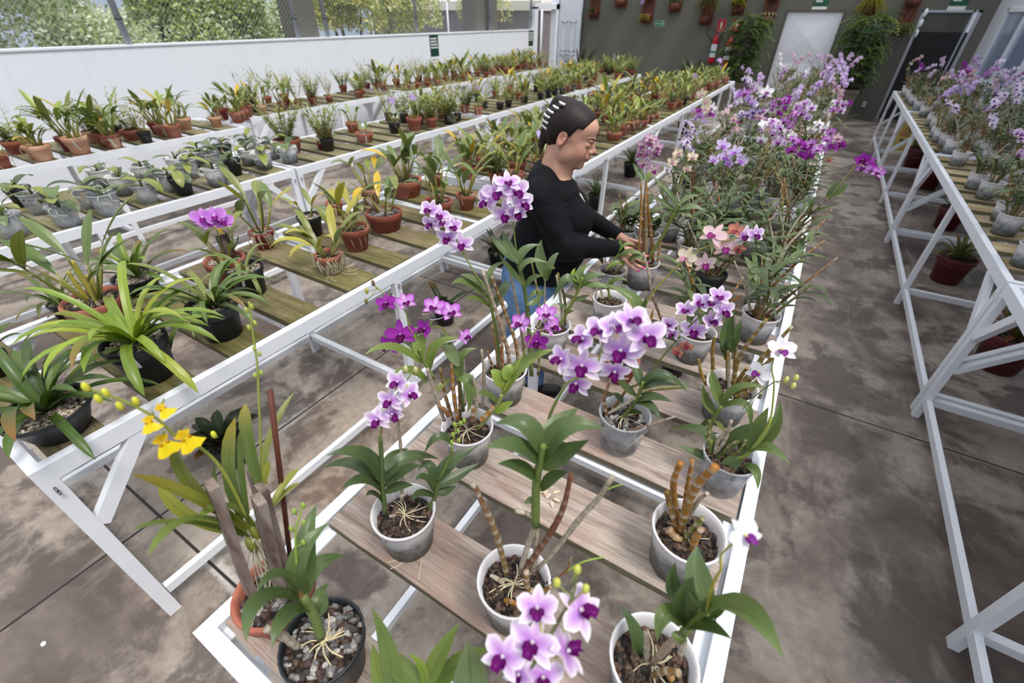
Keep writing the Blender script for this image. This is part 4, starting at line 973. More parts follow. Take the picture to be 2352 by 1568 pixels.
# ---------------------------------------------------------------- the nearest orchids, measured one by one
class Near:
    """A potted plant whose stems and leaves are laid out on an upright plane through its pot, with depth offsets."""
    def __init__(s, name, label, px, py, hw, kind, mix='bark', group=None, tagk=None, tag_a=-1.0, rz=0.0, at=None, r=None, stretch=(1, 1), z=ZP):
        if at: x, y = at
        else: x, y, r0 = rimfit(px, py, hw, kind); r = r or r0
        s.x, s.y, s.r = x, y, r
        s.t = potted(name, label, 'potted orchid', x, y, r, kind, None, 0.0, group, mix, z, tagk=tagk, tag_a=tag_a)
        for c in s.t.children:
            if c.name.startswith('pot'): c.scale = (c.scale[0] * stretch[0], c.scale[1] * stretch[1], c.scale[2])
        s.top = POT[kind][1] * r / 0.07
        h = np.array([x, y, 0.0]); s.hd = nrm(h); s.dist = float(np.linalg.norm(h[:2]))
        s.base = np.array([x, y, z]); s.rnd = random.Random(int(px * 7 + py)); s.side = np.array([s.hd[1], -s.hd[0], 0])
        s.cb, s.lb, s.sb, s.rb = MB(), MB(), MB(), MB(); s.ncane = 0
    def P(s, px, py, off=0.0):
        d = ray(px, py); k = (s.dist + off) / float(np.dot(d[:2], s.hd[:2])); return ORG + d * k - s.base
    def pts(s, L, off=0.0):
        return [s.P(q[0], q[1], off + (q[2] if len(q) > 2 else 0)) for q in L]
    def cane(s, L, r0=0.006, r1=0.0045, ci=0, col=None, off=0.0, green=False):
        c1, c2 = CANE_COLS[ci % 5] if col is None else (col if isinstance(col, list) else (col, col)); b = MB(); Q = s.pts(L, off)
        if green: b.tube(spl(Q, 5), [r0 + (r1 - r0) * i / (len(Q) * 5) for i in range(len(spl(Q, 5)))], 7, c1); add('stem', b, M['tint'], s.t)
        else: cane(b, Q, r0, r1, c1, c2, 8); add('cane', b, M['cane'], s.t)
        return Q
    def leaf(s, L, W=0.03, g=G_DARK, o=0.0, tip=None, prof='lance', fold=0.3, twist=0.0, k=0.4, w=0.0):
        # L: base, mid, tip in photo pixels; o: extra depth reached at the tip
        if len(L) == 2: L = [L[0], ((L[0][0] + L[1][0]) / 2, (L[0][1] + L[1][1]) / 2 - 4), L[1]]
        p0, p1, p2 = s.P(*L[0][:2], w), s.P(*L[1][:2], w + o * 0.45), s.P(*L[2][:2], w + o)
        tc = nrm(ORG - s.base - p1); N = nrm(tc * k + np.array([0, 0, 1.0]) * (1 - k))
        c = 2 * p1 - 0.5 * p0 - 0.5 * p2
        s.lb.blade(bez(p0, c, p2, 9), W * .86, N, jit(g, s.rnd, 0.10), tip, fold=fold + .12, prof=prof, across=3, twist=twist)
    def spike(s, L, r=0.0016, col=G_OLIVE, off=0.0):
        Q = spl(s.pts(L, off), 5); s.sb.tube(Q, [r * (1.15 - 0.5 * i / len(Q)) for i in range(len(Q))], 6, col); return Q
    def bud(s, px, py, L=0.014, off=0.0, col=None, frm=None):
        p = s.P(px, py, off); c = col or S((196, 200, 110)); s.sb.blob(p, (L * 0.27, L * 0.27, L * 0.52), c, nu=8, nv=6)
        if frm: q = s.P(frm[0], frm[1], off); s.sb.tube([q, (p + q) / 2 + np.array([0, 0, -0.002]), p], 0.0010, 4, G_OLIVE)
    def fl(s, pal, px, py, off=0.0, face=(0, 0), sc=1.0, v=0, roll=0.0, frm=None, big=False, up=0.35, ped=S((226, 214, 226))):
        # face: (sideways, vertical) turn from looking straight at the camera
        p = s.P(px, py, off); tc = nrm(ORG - s.base - p); rt = s.side
        f = nrm(tc + rt * face[0] + np.array([0, 0, 1.0]) * face[1])
        o = add('flower', flmesh(pal, v, big), None, s.t); o.matrix_local = frame(p, f, (0, 0, 1), roll) @ Matrix.Scale(sc, 4)
        if frm:
            q = s.P(frm[0], frm[1], off); s.sb.tube([q, (p + q) / 2 - f * 0.010, p - f * 0.002], 0.0012, 5, ped)
    def roots(s, n=10, R=0.03, col=S((196, 186, 156)), spread=1.0, dx=0, dy=0):
        r = s.rnd
        for _ in range(n):
            a = r.uniform(0, 6.28); R1 = R * r.uniform(0.6, 1.5)
            P = [np.array([dx, dy, s.top + 0.012]), np.array([dx + R1 * 0.5 * math.cos(a), dy + R1 * 0.5 * math.sin(a), s.top + 0.012 * r.uniform(0.6, 1.4)]), np.array([dx + R1 * math.cos(a + .2), dy + R1 * math.sin(a + .2), s.top + 0.006])]
            s.rb.tube(spl(P, 4), 0.0013, 4, jit(col, r))
    def stub(s, ax, ay, L=0.03, tilt=0.6, ci=2, r=0.006):
        b = MB(); a = s.rnd.uniform(0, 6.28); p = np.array([ax, ay, s.top]); cane(b, [p, p + np.array([math.cos(a) * tilt, math.sin(a) * tilt, 1]) * L * 0.5, p + np.array([math.cos(a) * tilt, math.sin(a) * tilt, 0.8]) * L], r, r * 0.8, *CANE_COLS[ci]); add('cane', b, M['cane'], s.t)
    def end(s):
        for n, b, mt in (('leaves', s.lb, 'leaf'), ('flower_spike', s.sb, 'tint'), ('roots', s.rb, 'tint')):
            if b.v: add(n, b, M[mt], s.t)
DK = S((72, 94, 64)); DK2 = S((88, 112, 72)); LG = S((130, 152, 78)); BG = S((144, 170, 72)); GY = S((112, 132, 96)); YG = S((164, 168, 78))

# 1 oncidium in terracotta with wooden slats
n = Near('oncidium', 'terracotta pot with upright wooden slats and a yellow flower spray, on the near left corner', 605, 1340, 88, 'terra', 'stones', at=(-0.600, 0.108), r=0.074)
TC = n.P(594, 1175)
for L, w, tk in (([(485, 1112), (573, 1352)], 0.024, -0.030), ([(594, 1146), (645, 1358)], 0.028, -0.045), ([(600, 1118), (660, 1330)], 0.024, -0.01), ([(580, 1082), (640, 1310)], 0.020, 0.045)):
    b = MB(); a, c = n.P(*L[0], tk), n.P(*L[1], tk); b.bar(a, c + (c - a) * 0.02, w, 0.014, n.side); o = add('wooden_slat', b, M['timber'], n.t)
b = MB(); b.tube([n.P(620, 897, 0.02), n.P(645, 1100, 0.02), n.P(672, 1325, 0.02)], 0.0045, 6); add('stake', b, M['redwood'], n.t)
for L, W_, g, o_ in (([(566, 1219), (470, 1160), (300, 1088)], .036, YG, -.05), ([(560, 1223), (441, 1190), (362, 1109)], .030, YG, .05), ([(560, 1232), (430, 1203), (304, 1219)], .024, LG, -.1),
                     ([(573, 1236), (450, 1192), (338, 1279)], .024, LG, -.12), ([(560, 1190), (528, 1080), (541, 957)], .034, G_MID, .03), ([(570, 1180), (555, 1080), (552, 985)], .018, G_MID, .03),
                     ([(598, 1120), (570, 1010), (564, 926)], .032, G_MID, .05), ([(610, 1110), (618, 1010), (677, 898)], .020, G_OLIVE, .06), ([(520, 1190), (436, 1110), (398, 1010)], .028, G_OLIVE, -.02),
                     ([(530, 1195), (500, 1130), (494, 1066)], .014, G_MID, 0), ([(520, 1185), (450, 1140), (407, 1117)], .014, YG, .02), ([(624, 1160), (655, 1110), (686, 1076)], .022, YG, .03),
                     ([(626, 1165), (655, 1132), (690, 1108)], .016, YG, .03), ([(598, 1130), (611, 1090), (620, 1058)], .024, YG, 0), ([(580, 1205), (520, 1165), (450, 1194)], .026, LG, -.04), ([(575, 1215), (530, 1185), (500, 1185)], .02, YG, -.03)):
    n.leaf(L, W_ * .66, g, o_, prof='strap', fold=0.4, tip=S((170, 150, 60)) if W_ > .03 else None)
for dx, dy in ((0, 0), (.018, .006), (-.016, .004), (.004, .02), (.012, -.016)):
    b = MB(); b.blob(n.P(586, 1225) + np.array([dx, dy, -0.002 * abs(dx) * 100]), (0.010, 0.007, 0.022), S((128, 134, 62)), nu=8, nv=6); add('bulb', b, M['tint'], n.t)
for k in range(30):
    r_ = n.rnd; a = n.P(588 + r_.uniform(-14, 16), 1238, r_.uniform(-.02, .02)); c = np.array([a[0] * 0.6 + r_.uniform(-.035, .035), a[1] * 0.6 + r_.uniform(-.035, .035), n.top + 0.005])
    n.rb.tube(spl([a, (a + c) / 2 + np.array([r_.uniform(-.02, .02), r_.uniform(-.02, .02), 0.01]), c], 4), 0.0012, 4, jit(S((206, 200, 176)), r_))
Q = n.spike([(570, 1195), (513, 1083), (458, 1026), (402, 998), (364, 964), (313, 934), (270, 915), (225, 900), (196, 888)], 0.0022, S((150, 160, 70)), -0.02)
for px, py, fx, fy, sc_ in ((372, 1012, 0, -.2, 1.25), (422, 1002, .1, -.1, 1.3), (343, 966, -.3, .2, .9), (370, 938, .2, .3, .85)):
    n.fl('oncidium', px, py, -0.03, (fx, fy), sc_ * .78, 0, 0.1, frm=(px + 6, py - 22), ped=G_OLIVE)
for px, py in ((275, 932), (312, 921), (243, 902), (226, 916), (197, 889), (491, 998)): n.bud(px, py, 0.013, -0.02, S((206, 206, 60)), (px + 10, py + 6))
Q = n.spike([(600, 1100), (598, 1000), (594, 900), (590, 830), (578, 745), (572, 692)], 0.0018, S((150, 164, 70)), 0.03)
for px, py in ((586, 862), (600, 856), (584, 800), (596, 812), (572, 752), (586, 742), (566, 712), (578, 704)): n.bud(px, py, 0.010, 0.03, S((172, 184, 80)), ((px + 590) / 2, py + 4))
n.end()

# 2 black pot with stones
n = Near('young_dendrobium', 'black pot of grey stones with one leafy shoot, on the nearest plank', 727, 1460, 93, 'blackpot', 'stones', at=(-0.446, 0.100), r=0.0715)
n.cane([(737, 1462), (722, 1415), (694, 1366)], 0.0085, 0.007, col=S((112, 128, 70)), green=True)
for L, W_, o_ in (([(696, 1369), (690, 1280), (756, 1200)], .036, .02), ([(700, 1373), (728, 1300), (796, 1276)], .030, 0.02), ([(712, 1330), (704, 1240), (728, 1158)], .034, .06), ([(692, 1364), (640, 1322), (590, 1358)], .024, -.04),
                  ([(696, 1377), (600, 1380), (566, 1475)], .032, -.08), ([(711, 1402), (658, 1415), (625, 1488)], .032, -.05), ([(728, 1411), (732, 1370), (756, 1339)], .022, .03), ([(735, 1415), (744, 1390), (750, 1362)], .018, .03)):
    n.leaf(L, W_, DK2, o_)
n.cane([(683, 1484), (650, 1460), (612, 1444)], 0.006, 0.007, 2, off=-0.01); n.cane([(700, 1380), (690, 1365), (678, 1352)], .005, .004, 0)
n.spike([(684, 1330), (681, 1290), (679, 1224), (690, 1180), (697, 1160)], 0.0018, BG, 0.01)
for px, py in ((669, 1214), (697, 1246), (676, 1174), (698, 1200), (697, 1160)): n.bud(px, py, 0.012, 0.01, BG, (682, py + 8))
n.roots(18, 0.036, S((214, 200, 160)), dx=0.004, dy=0.0); n.end()

# 3 milky pot with two dark leafed shoots
n = Near('flowering_dendrobium', 'milky pot with two fans of dark leaves and a small purple white spray', 918, 1175, 72, 'cloudy', at=(-0.497, 0.362), r=0.0695, tagk=None)
n.cane([(885, 1178), (878, 1120), (876, 1050), (873, 1005)], 0.006, 0.0035, col=S((86, 104, 58)), green=True)
n.cane([(985, 1178), (999, 1140), (1010, 1100), (1034, 1050), (1038, 1030)], 0.006, 0.003, col=S((96, 112, 60)), green=True)
for L, W_, o_ in (([(880, 1108), (833, 1046), (749, 1046)], .036, -.02), ([(878, 1113), (815, 1066), (745, 1074)], .030, .05), ([(876, 1128), (833, 1104), (784, 1124)], .030, -.05), ([(877, 1151), (856, 1136), (841, 1139)], .022, -.03),
                  ([(884, 1083), (905, 1050), (938, 1030)], .030, .06), ([(884, 1104), (935, 1052), (1009, 1054)], .034, .03), ([(884, 1116), (930, 1082), (968, 1070)], .028, -.04), ([(884, 1130), (918, 1118), (950, 1114)], .024, -.03),
                  ([(999, 1130), (975, 1098), (952, 1104)], .024, -.02), ([(1003, 1118), (985, 1068), (960, 1082)], .024, .04), ([(1003, 1104), (1040, 1060), (1100, 1022)], .036, .02), ([(1003, 1117), (1050, 1094), (1102, 1062)], .030, 0.02),
                  ([(1002, 1134), (1025, 1128), (1048, 1115)], .024, 0), ([(998, 1140), (965, 1134), (948, 1150)], .022, -.03), ([(1036, 1018), (1005, 1004), (975, 1040)], .022, 0)):
    n.leaf(L, W_, DK, o_)
n.cane([(922, 1180), (922, 1055), (913, 955)], 0.0045, 0.004, 2, off=0.04); n.cane([(920, 1140), (935, 1132)], .004, .004, 2)
n.spike([(873, 1008), (878, 975), (892, 940), (905, 915), (925, 885), (945, 858), (955, 845)], 0.0018, G_OLIVE)
for px, py, fx, fy, v, fr in ((897, 918, -.5, -.1, 0, (902, 925)), (938, 905, .5, .0, 1, (920, 900)), (868, 962, -.4, -.3, 0, (880, 955)), (898, 950, .2, -.4, 1, (893, 942)), (917, 878, -.9, .5, 2, (922, 888))): n.fl('bicolor', px, py, -.01, (fx, fy), .85, v, frm=fr)
for px, py in ((934, 889), (932, 848), (955, 850), (900, 905)): n.bud(px, py, 0.016, 0, S((190, 186, 130)), (px - 6, py + 10))
n.spike([(1036, 1030), (1042, 1005), (1048, 975)], 0.0018, BG)
for px, py in ((1040, 998), (1052, 990), (1044, 975), (1058, 972), (1037, 1016), (1054, 1012), (1066, 966)): n.bud(px, py, 0.014, 0, BG, (1046, py + 6))
n.roots(14, 0.035); n.stub(-.02, -.01, .02); n.end()

# 4 big white pot, tall fan and purple spray
n = Near('flowering_dendrobium', 'front centre white pot with one tall leafed stem and large purple flowers', 1178, 1330, 84, 'cloudy', at=(-0.212, 0.362), r=0.0705, tagk='p', tag_a=-0.2)
n.cane([(1164, 1318), (1142, 1235), (1115, 1168), (1086, 1110)], 0.0055, 0.0065, 1, [S((130, 112, 50)), S((140, 96, 72))])
n.cane([(1195, 1310), (1213, 1250), (1232, 1195), (1206, 1178), (1183, 1172)], 0.0052, 0.0055, 2); n.cane([(1225, 1310), (1232, 1260), (1230, 1200)], .0055, .0065, 2, off=.01)
n.cane([(1230, 1206), (1232, 1113), (1240, 1060), (1248, 1020)], 0.0078, 0.004, col=S((104, 124, 58)), green=True)
n.cane([(1205, 1310), (1264, 1224), (1294, 1164), (1312, 1087)], 0.0058, 0.0055, 3, [S((112, 70, 44)), S((124, 70, 50))]); n.cane([(1236, 1305), (1273, 1266), (1332, 1190), (1375, 1143), (1407, 1094)], 0.0042, 0.0055, 2)
n.cane([(1209, 1312), (1212, 1350), (1240, 1360), (1266, 1346)], .006, .0055, 0, off=-.02); n.cane([(1256, 1339), (1298, 1313), (1313, 1279)], .003, .002, 3)
n.spike([(1395, 1125), (1408, 1118), (1430, 1112)], .0014, BG); n.spike([(1298, 1313), (1340, 1290), (1386, 1279)], .0022, BG)
for L, W_, o_ in (([(1243, 1038), (1205, 976), (1138, 973)], .034, .02), ([(1238, 1066), (1185, 1026), (1113, 1029)], .032, -.04), ([(1235, 1102), (1192, 1077), (1143, 1065)], .030, -.04), ([(1246, 1030), (1280, 980), (1328, 936)], .036, .06),
                  ([(1246, 1058), (1300, 984), (1387, 986)], .036, .0), ([(1246, 1072), (1300, 1045), (1353, 1010)], .036, -.02), ([(1242, 1122), (1273, 1100), (1306, 1083)], .028, -.02), ([(1232, 1154), (1218, 1150), (1204, 1155)], .014, 0)):
    n.leaf(L, W_, DK2, o_)
n.spike([(1250, 1012), (1264, 951), (1298, 886), (1318, 870)], 0.0024, S((104, 120, 56)), 0.05); n.spike([(1318, 870), (1350, 862), (1372, 835), (1384, 790), (1384, 770)], .0019, S((150, 160, 90)), .10)
for px, py, fx, fy, sc_, v, fr in ((1426, 806, -.1, -.05, 1.22, 0, (1390, 820)), (1337, 840, -.05, -.1, 1.15, 0, (1362, 850)), (1482, 772, .35, .05, 1.2, 1, (1440, 790)), (1326, 878, -.3, -.5, .95, 1, (1330, 862)), (1410, 848, .2, -.7, .95, 1, (1398, 838)),
                                    (1294, 826, -1.2, .3, .95, 2, (1318, 850)), (1342, 782, -1.1, .9, .95, 2, (1366, 800)), (1380, 762, -.7, 1.0, 1.0, 2, (1384, 785)), (1410, 756, .1, 1.2, 1.0, 2, (1396, 780)), (1446, 738, .5, 1.0, 1.05, 2, (1430, 765))):
    n.fl('bicolor', px, py, 0.10, (fx, fy), sc_ * .92, v, n.rnd.uniform(-.25, .25), fr)
n.roots(14, 0.034); n.stub(-.02, -.005, .03, .9, 2); n.stub(.0, -.03, .03, .9, 4); n.end()

# 5 white pot with thick cut orange canes
n = Near('cane_orchid', 'white pot of dark bark with thick cut orange canes at the right', 1578, 1215, 82, 'cloudy', at=(0.050, 0.640), r=0.0745, tagk='w', tag_a=-1.0)
O1 = [S((132, 100, 40)), S((168, 112, 36))]
n.cane([(1560, 1245), (1572, 1180), (1600, 1115), (1645, 1070)], 0.0080, 0.0105, 4, O1); n.cane([(1562, 1215), (1549, 1150), (1548, 1104), (1563, 1062)], 0.0062, 0.0085, 4, O1, off=.03); n.cane([(1570, 1210), (1576, 1139), (1590, 1056)], 0.0055, 0.006, 4, O1, off=.05)
n.cane([(1556, 1220), (1538, 1160), (1531, 1127)], .006, .0075, 0, off=.0); n.cane([(1580, 1190), (1604, 1150), (1625, 1132)], .005, .0055, 2, off=.02); n.cane([(1590, 1262), (1598, 1235), (1610, 1215)], .007, .009, 4, off=-.02); n.cane([(1570, 1240), (1595, 1210), (1614, 1190)], .006, .008, 1, off=-.01)
n.cane([(1535, 1215), (1550, 1232), (1568, 1240)], .010, .008, 2, [S((150, 116, 84)), S((190, 160, 120))], off=-.02)
n.roots(9, 0.035); n.end()

# 6 white pot at the bottom edge
n = Near('flowering_dendrobium', 'bottom right white pot, broad leaves reaching past the rail, one white flower', 1500, 1510, 98, 'cloudy', at=(0.058, 0.372), r=0.0730)
n.cane([(1500, 1520), (1540, 1478), (1570, 1452)], .0065, .0075, 2, [S((160, 136, 116)), S((180, 158, 136))]); n.cane([(1570, 1452), (1600, 1424), (1624, 1404)], .0068, .0045, col=S((112, 128, 58)), green=True); n.cane([(1563, 1500), (1572, 1468), (1568, 1450)], .0055, .004, 2)
n.cane([(1486, 1520), (1486, 1478), (1483, 1452)], .0055, .0062, 2); n.cane([(1560, 1545), (1530, 1540), (1500, 1550)], .006, .006, 0, off=-.02); n.cane([(1545, 1560), (1535, 1548), (1538, 1538)], .006, .006, 0)
for L, W_, o_, g in (([(1569, 1382), (1545, 1345), (1552, 1290)], .028, .02, DK2), ([(1566, 1435), (1574, 1372), (1592, 1324)], .038, .0, DK2), ([(1625, 1406), (1600, 1320), (1603, 1254)], .040, .05, DK2), ([(1622, 1410), (1650, 1388), (1681, 1368)], .026, .02, DK2),
                     ([(1615, 1418), (1700, 1400), (1799, 1510)], .042, -.08, G_MID), ([(1579, 1451), (1615, 1440), (1681, 1467)], .032, -.04, DK2), ([(1574, 1433), (1528, 1410), (1509, 1474)], .028, -.05, G_MID), ([(1566, 1450), (1560, 1468), (1563, 1482)], .026, -.02, G_MID),
                     ([(1470, 1532), (1462, 1460), (1424, 1388)], .030, .02, DK2), ([(1470, 1530), (1450, 1545), (1445, 1566)], .022, -.03, G_MID), ([(1592, 1415), (1595, 1395), (1596, 1380)], .02, .03, DK)):
    n.leaf(L, W_, g, o_)
n.spike([(1622, 1406), (1628, 1385), (1631, 1360), (1645, 1325), (1656, 1306), (1655, 1278), (1672, 1257), (1690, 1243)], 0.0019, S((170, 166, 70)))
n.fl('white', 1708, 1230, 0, (.9, .9), .72, 1, 0.4); n.roots(10, .04); n.end()

# 7 cloudy pot, many canes, magenta sprays
n = Near('flowering_dendrobium', 'cloudy pot full of pale and orange canes with magenta sprays', 1067, 975, 60, 'cloudy', at=(-0.527, 0.640), r=0.0685, tagk='p', tag_a=-1.5)
for L, r0, ci, of in (([(1020, 965), (999, 902), (982, 846)], .0055, 2, -.01), ([(1040, 965), (1022, 905), (1011, 845)], .005, 0, .02), ([(1050, 962), (1041, 892), (1037, 834)], .0055, 4, .0), ([(1057, 962), (1056, 905), (1052, 870)], .005, 3, .03),
                      ([(1091, 962), (1095, 905), (1084, 861)], .0055, 2, -.02), ([(1108, 935), (1112, 858), (1106, 803)], .005, 2, .03), ([(1068, 930), (1066, 850), (1062, 806)], .0045, 2, .05), ([(1104, 965), (1120, 950), (1133, 934)], .007, 4, -.02), ([(1085, 965), (1088, 945), (1082, 935)], .007, 3, -.03), ([(1030, 955), (1020, 940), (1006, 932)], .006, 3, -.02)):
    n.cane(L, r0, r0 * 0.9, ci, off=of)
n.cane([(1098, 985), (1140, 932), (1153, 905)], .0058, .005, col=S((140, 146, 84)), green=True)
n.cane([(996, 868), (975, 832), (964, 800)], .0045, .003, col=S((120, 130, 66)), green=True); n.cane([(1064, 943), (1054, 868), (1040, 807), (1030, 778)], .005, .003, col=S((92, 112, 60)), green=True, off=.03)
for L, W_, g, o_ in (([(1156, 906), (1200, 838), (1279, 801)], .040, LG, .02), ([(1152, 890), (1140, 862), (1126, 850)], .034, BG, .02), ([(1166, 872), (1168, 850), (1185, 838)], .032, BG, .02), ([(1144, 926), (1118, 906), (1092, 905)], .022, G_MID, -.02), ([(1138, 948), (1160, 934), (1180, 921)], .028, BG, 0),
                     ([(969, 834), (900, 798), (839, 814)], .026, LG, -.06), ([(971, 826), (950, 795), (924, 786)], .026, G_MID, .04), ([(969, 822), (966, 775), (1000, 731)], .036, LG, .05), ([(986, 848), (1004, 794), (1055, 775)], .030, LG, .0), ([(979, 878), (945, 853), (901, 858)], .030, LG, -.04),
                     ([(1054, 841), (1030, 800), (1012, 762)], .034, G_GREY, .05), ([(1056, 868), (1058, 820), (1096, 800)], .030, G_MID, .02), ([(1050, 868), (1080, 885), (1074, 948)], .036, G_MID, -.04), ([(1000, 905), (1020, 880), (1045, 866)], .018, G_OLIVE, .04)):
    n.leaf(L, W_, g, o_)
n.spike([(1030, 780), (1015, 753), (982, 752), (945, 751), (931, 715), (905, 690), (880, 672), (860, 655)], .0018, S((150, 160, 70)), 0.03); n.spike([(964, 802), (950, 770), (938, 750)], .0016, S((150, 160, 70)), .02)
for px, py, pal, fx, fy, v, sc_ in ((888, 696, 'magenta', -.3, .1, 1, .8), (932, 696, 'pinkpurple', .1, .9, 2, .85), (920, 768, 'magenta', -.1, -.1, 0, 1.15), (896, 790, 'magenta', -.9, -.3, 1, .95), (999, 708, 'pinkpurple', -.2, 1.1, 2, 1.0), (1034, 720, 'pinkpurple', .3, 1.1, 2, 1.0), (978, 756, 'magenta', -.8, .3, 2, .85), (1066, 775, 'pinkpurple', .9, .6, 2, .75)):
    n.fl(pal, px, py, .02, (fx, fy), sc_, v, n.rnd.uniform(-.3, .3), frm=((px + 940) / 2, py + 14), ped=S((232, 214, 232)))
for px, py, c in ((857, 650, S((120, 100, 70))), (842, 668, S((170, 170, 80))), (841, 692, S((120, 110, 60))), (904, 685, S((220, 214, 150)))): n.bud(px, py, .015, .03, c, (866, 662))
n.spike([(1153, 905), (1183, 848), (1210, 797), (1236, 746)], .0016, S((170, 180, 80)))
for px, py, fx, fy, v, pal in ((1198, 744, -.6, .7, 2, 'pinkpurple'), (1254, 724, .1, 1.0, 2, 'pinkpurple'), (1232, 784, .0, -.2, 0, 'magenta'), (1264, 752, .8, .4, 2, 'pinkpurple')): n.fl(pal, px, py, 0, (fx, fy), .95, v, 0, frm=(1230, 758))
n.roots(10, .04); n.end()

# 8 tall pot with the big bicolour heads
n = Near('flowering_dendrobium', 'cloudy pot with the tallest banded canes and two high purple white sprays', 1180, 860, 54, 'cloudy', at=(-0.570, 0.895), r=0.0690, tagk='w', tag_a=3.0)
for L, r0, ci, of, col in (([(1173, 862), (1165, 800), (1142, 722), (1108, 620)], .006, 2, -.02, [S((140, 104, 70)), S((178, 160, 144))]), ([(1190, 862), (1187, 800), (1166, 732), (1129, 634)], .0055, 0, .0, None), ([(1207, 862), (1200, 780), (1185, 690), (1169, 613)], .0055, 2, .04, [S((150, 120, 90)), S((190, 180, 170))]),
                           ([(1146, 855), (1140, 800), (1130, 745)], .005, 3, .02, None), ([(1156, 862), (1152, 815), (1154, 775)], .007, 3, -.03, None), ([(1236, 860), (1240, 780), (1237, 690), (1220, 596)], .0045, 1, .08, None), ([(1136, 850), (1125, 825), (1120, 806)], .004, 3, .0, None)):
    n.cane(L, r0, r0 * 0.9, ci, col, of)
n.cane([(1221, 862), (1214, 740), (1204, 660), (1190, 603)], .0068, .0045, col=S((104, 118, 62)), green=True, off=.02); n.cane([(1150, 850), (1140, 765), (1132, 722), (1121, 668)], .0058, .0035, col=S((110, 120, 60)), green=True, off=.0)
n.spike([(1190, 606), (1183, 552), (1178, 505), (1172, 478)], .002, S((120, 134, 60)), .02); n.spike([(1121, 672), (1091, 627), (1062, 578), (1045, 545), (1010, 505), (995, 485)], .002, S((130, 144, 70)), .0)
for px, py, fx, fy, sc_, v in ((1143, 441, -.2, .05, 1.5, 0), (1184, 440, .35, .2, 1.45, 1), (1198, 466, .6, 0, 1.3, 1), (1161, 490, -.1, -.3, 1.35, 0), (1121, 462, -.8, -.1, 1.25, 1), (1186, 486, .3, -.4, 1.2, 1), (1166, 420, .1, .6, 1.2, 0)):
    n.fl('bicolor', px, py, .02, (fx, fy), sc_ * .9, v, n.rnd.uniform(-.3, .3), frm=(1172, 470))
for px, py, fx, fy, sc_, v in ((1060, 560, -.1, .0, 1.1, 0), (1029, 545, -.3, -.1, 1.05, 1), (1037, 520, .4, .3, 1.0, 2), (1016, 510, -.1, .4, .95, 1), (993, 512, -.7, 0, 1.0, 1), (990, 484, -.5, .6, 1.0, 2), (1008, 494, .2, .2, .9, 0)):
    n.fl('bicolor', px, py, .0, (fx, fy), sc_, v, n.rnd.uniform(-.3, .3))
for L, W_, g, o_ in (([(1118, 664), (1084, 640), (1056, 631)], .024, G_GREY, -.02), ([(1120, 684), (1070, 650), (1038, 653)], .028, G_MID, -.05), ([(1124, 704), (1096, 688), (1068, 686)], .026, G_MID, -.05), ([(1124, 664), (1130, 620), (1168, 600)], .020, G_GREY, .03),
                     ([(1190, 604), (1152, 568), (1127, 540)], .034, DK2, .03), ([(1188, 600), (1168, 565), (1155, 530)], .026, DK2, .06), ([(1190, 606), (1206, 575), (1242, 561)], .028, DK2, .03), ([(1196, 622), (1215, 600), (1258, 603)], .022, G_GREY, .0),
                     ([(1204, 655), (1170, 620), (1146, 583)], .024, DK2, -.03), ([(1206, 660), (1226, 640), (1246, 634)], .026, DK2, -.02), ([(1130, 720), (1150, 670), (1170, 640)], .022, GY, .05), ([(1128, 712), (1158, 670), (1175, 648)], .02, GY, .04), ([(1210, 700), (1232, 690), (1250, 660)], .02, G_MID, .03)):
    n.leaf(L, W_, g, o_)
n.roots(12, .045); n.end()

# 9 clear pot on the fourth plank
n = Near('flowering_dendrobium', 'clear pot showing stones inside with a hanging paper tag, holding a dark leafed stem', 1415, 958, 61, 'clear', 'stones', at=(-0.185, 0.905), r=0.0700, tagk='p', tag_a=-0.5)
n.cane([(1388, 990), (1438, 950), (1464, 911), (1478, 876)], .0065, .0045, col=S((104, 120, 56)), green=True)
n.cane([(1396, 968), (1388, 915), (1404, 868)], .005, .0045, 3); n.cane([(1396, 950), (1440, 925), (1472, 906)], .0045, .006, 2); n.cane([(1400, 950), (1425, 915), (1436, 898)], .005, .005, 0, off=.02); n.cane([(1438, 992), (1489, 977), (1551, 956)], .0058, .004, 3, [S((120, 66, 50)), S((180, 170, 156))], off=-.03)
n.cane([(1451, 888), (1500, 870), (1553, 865)], .004, .0045, 1, off=.05); n.cane([(1470, 905), (1500, 895), (1580, 888)], .0035, .0045, 1, off=.07); n.cane([(1430, 985), (1445, 960), (1468, 945)], .005, .005, 3, off=.02)
for L, W_, o_ in (([(1471, 885), (1462, 850), (1452, 818)], .028, .05), ([(1460, 908), (1430, 885), (1415, 867)], .028, -.02), ([(1475, 884), (1520, 858), (1580, 901)], .026, 0), ([(1472, 893), (1520, 876), (1595, 890)], .038, .02), ([(1460, 920), (1500, 912), (1545, 924)], .030, -.02),
                  ([(1447, 925), (1490, 930), (1518, 965)], .028, -.05), ([(1446, 946), (1462, 948), (1478, 951)], .02, -.03), ([(1430, 925), (1418, 910), (1405, 903)], .02, 0)): n.leaf(L, W_, DK, o_)
n.spike([(1478, 878), (1522, 819), (1566, 768), (1590, 742), (1625, 715), (1640, 700)], .002, S((96, 116, 54)), .03)
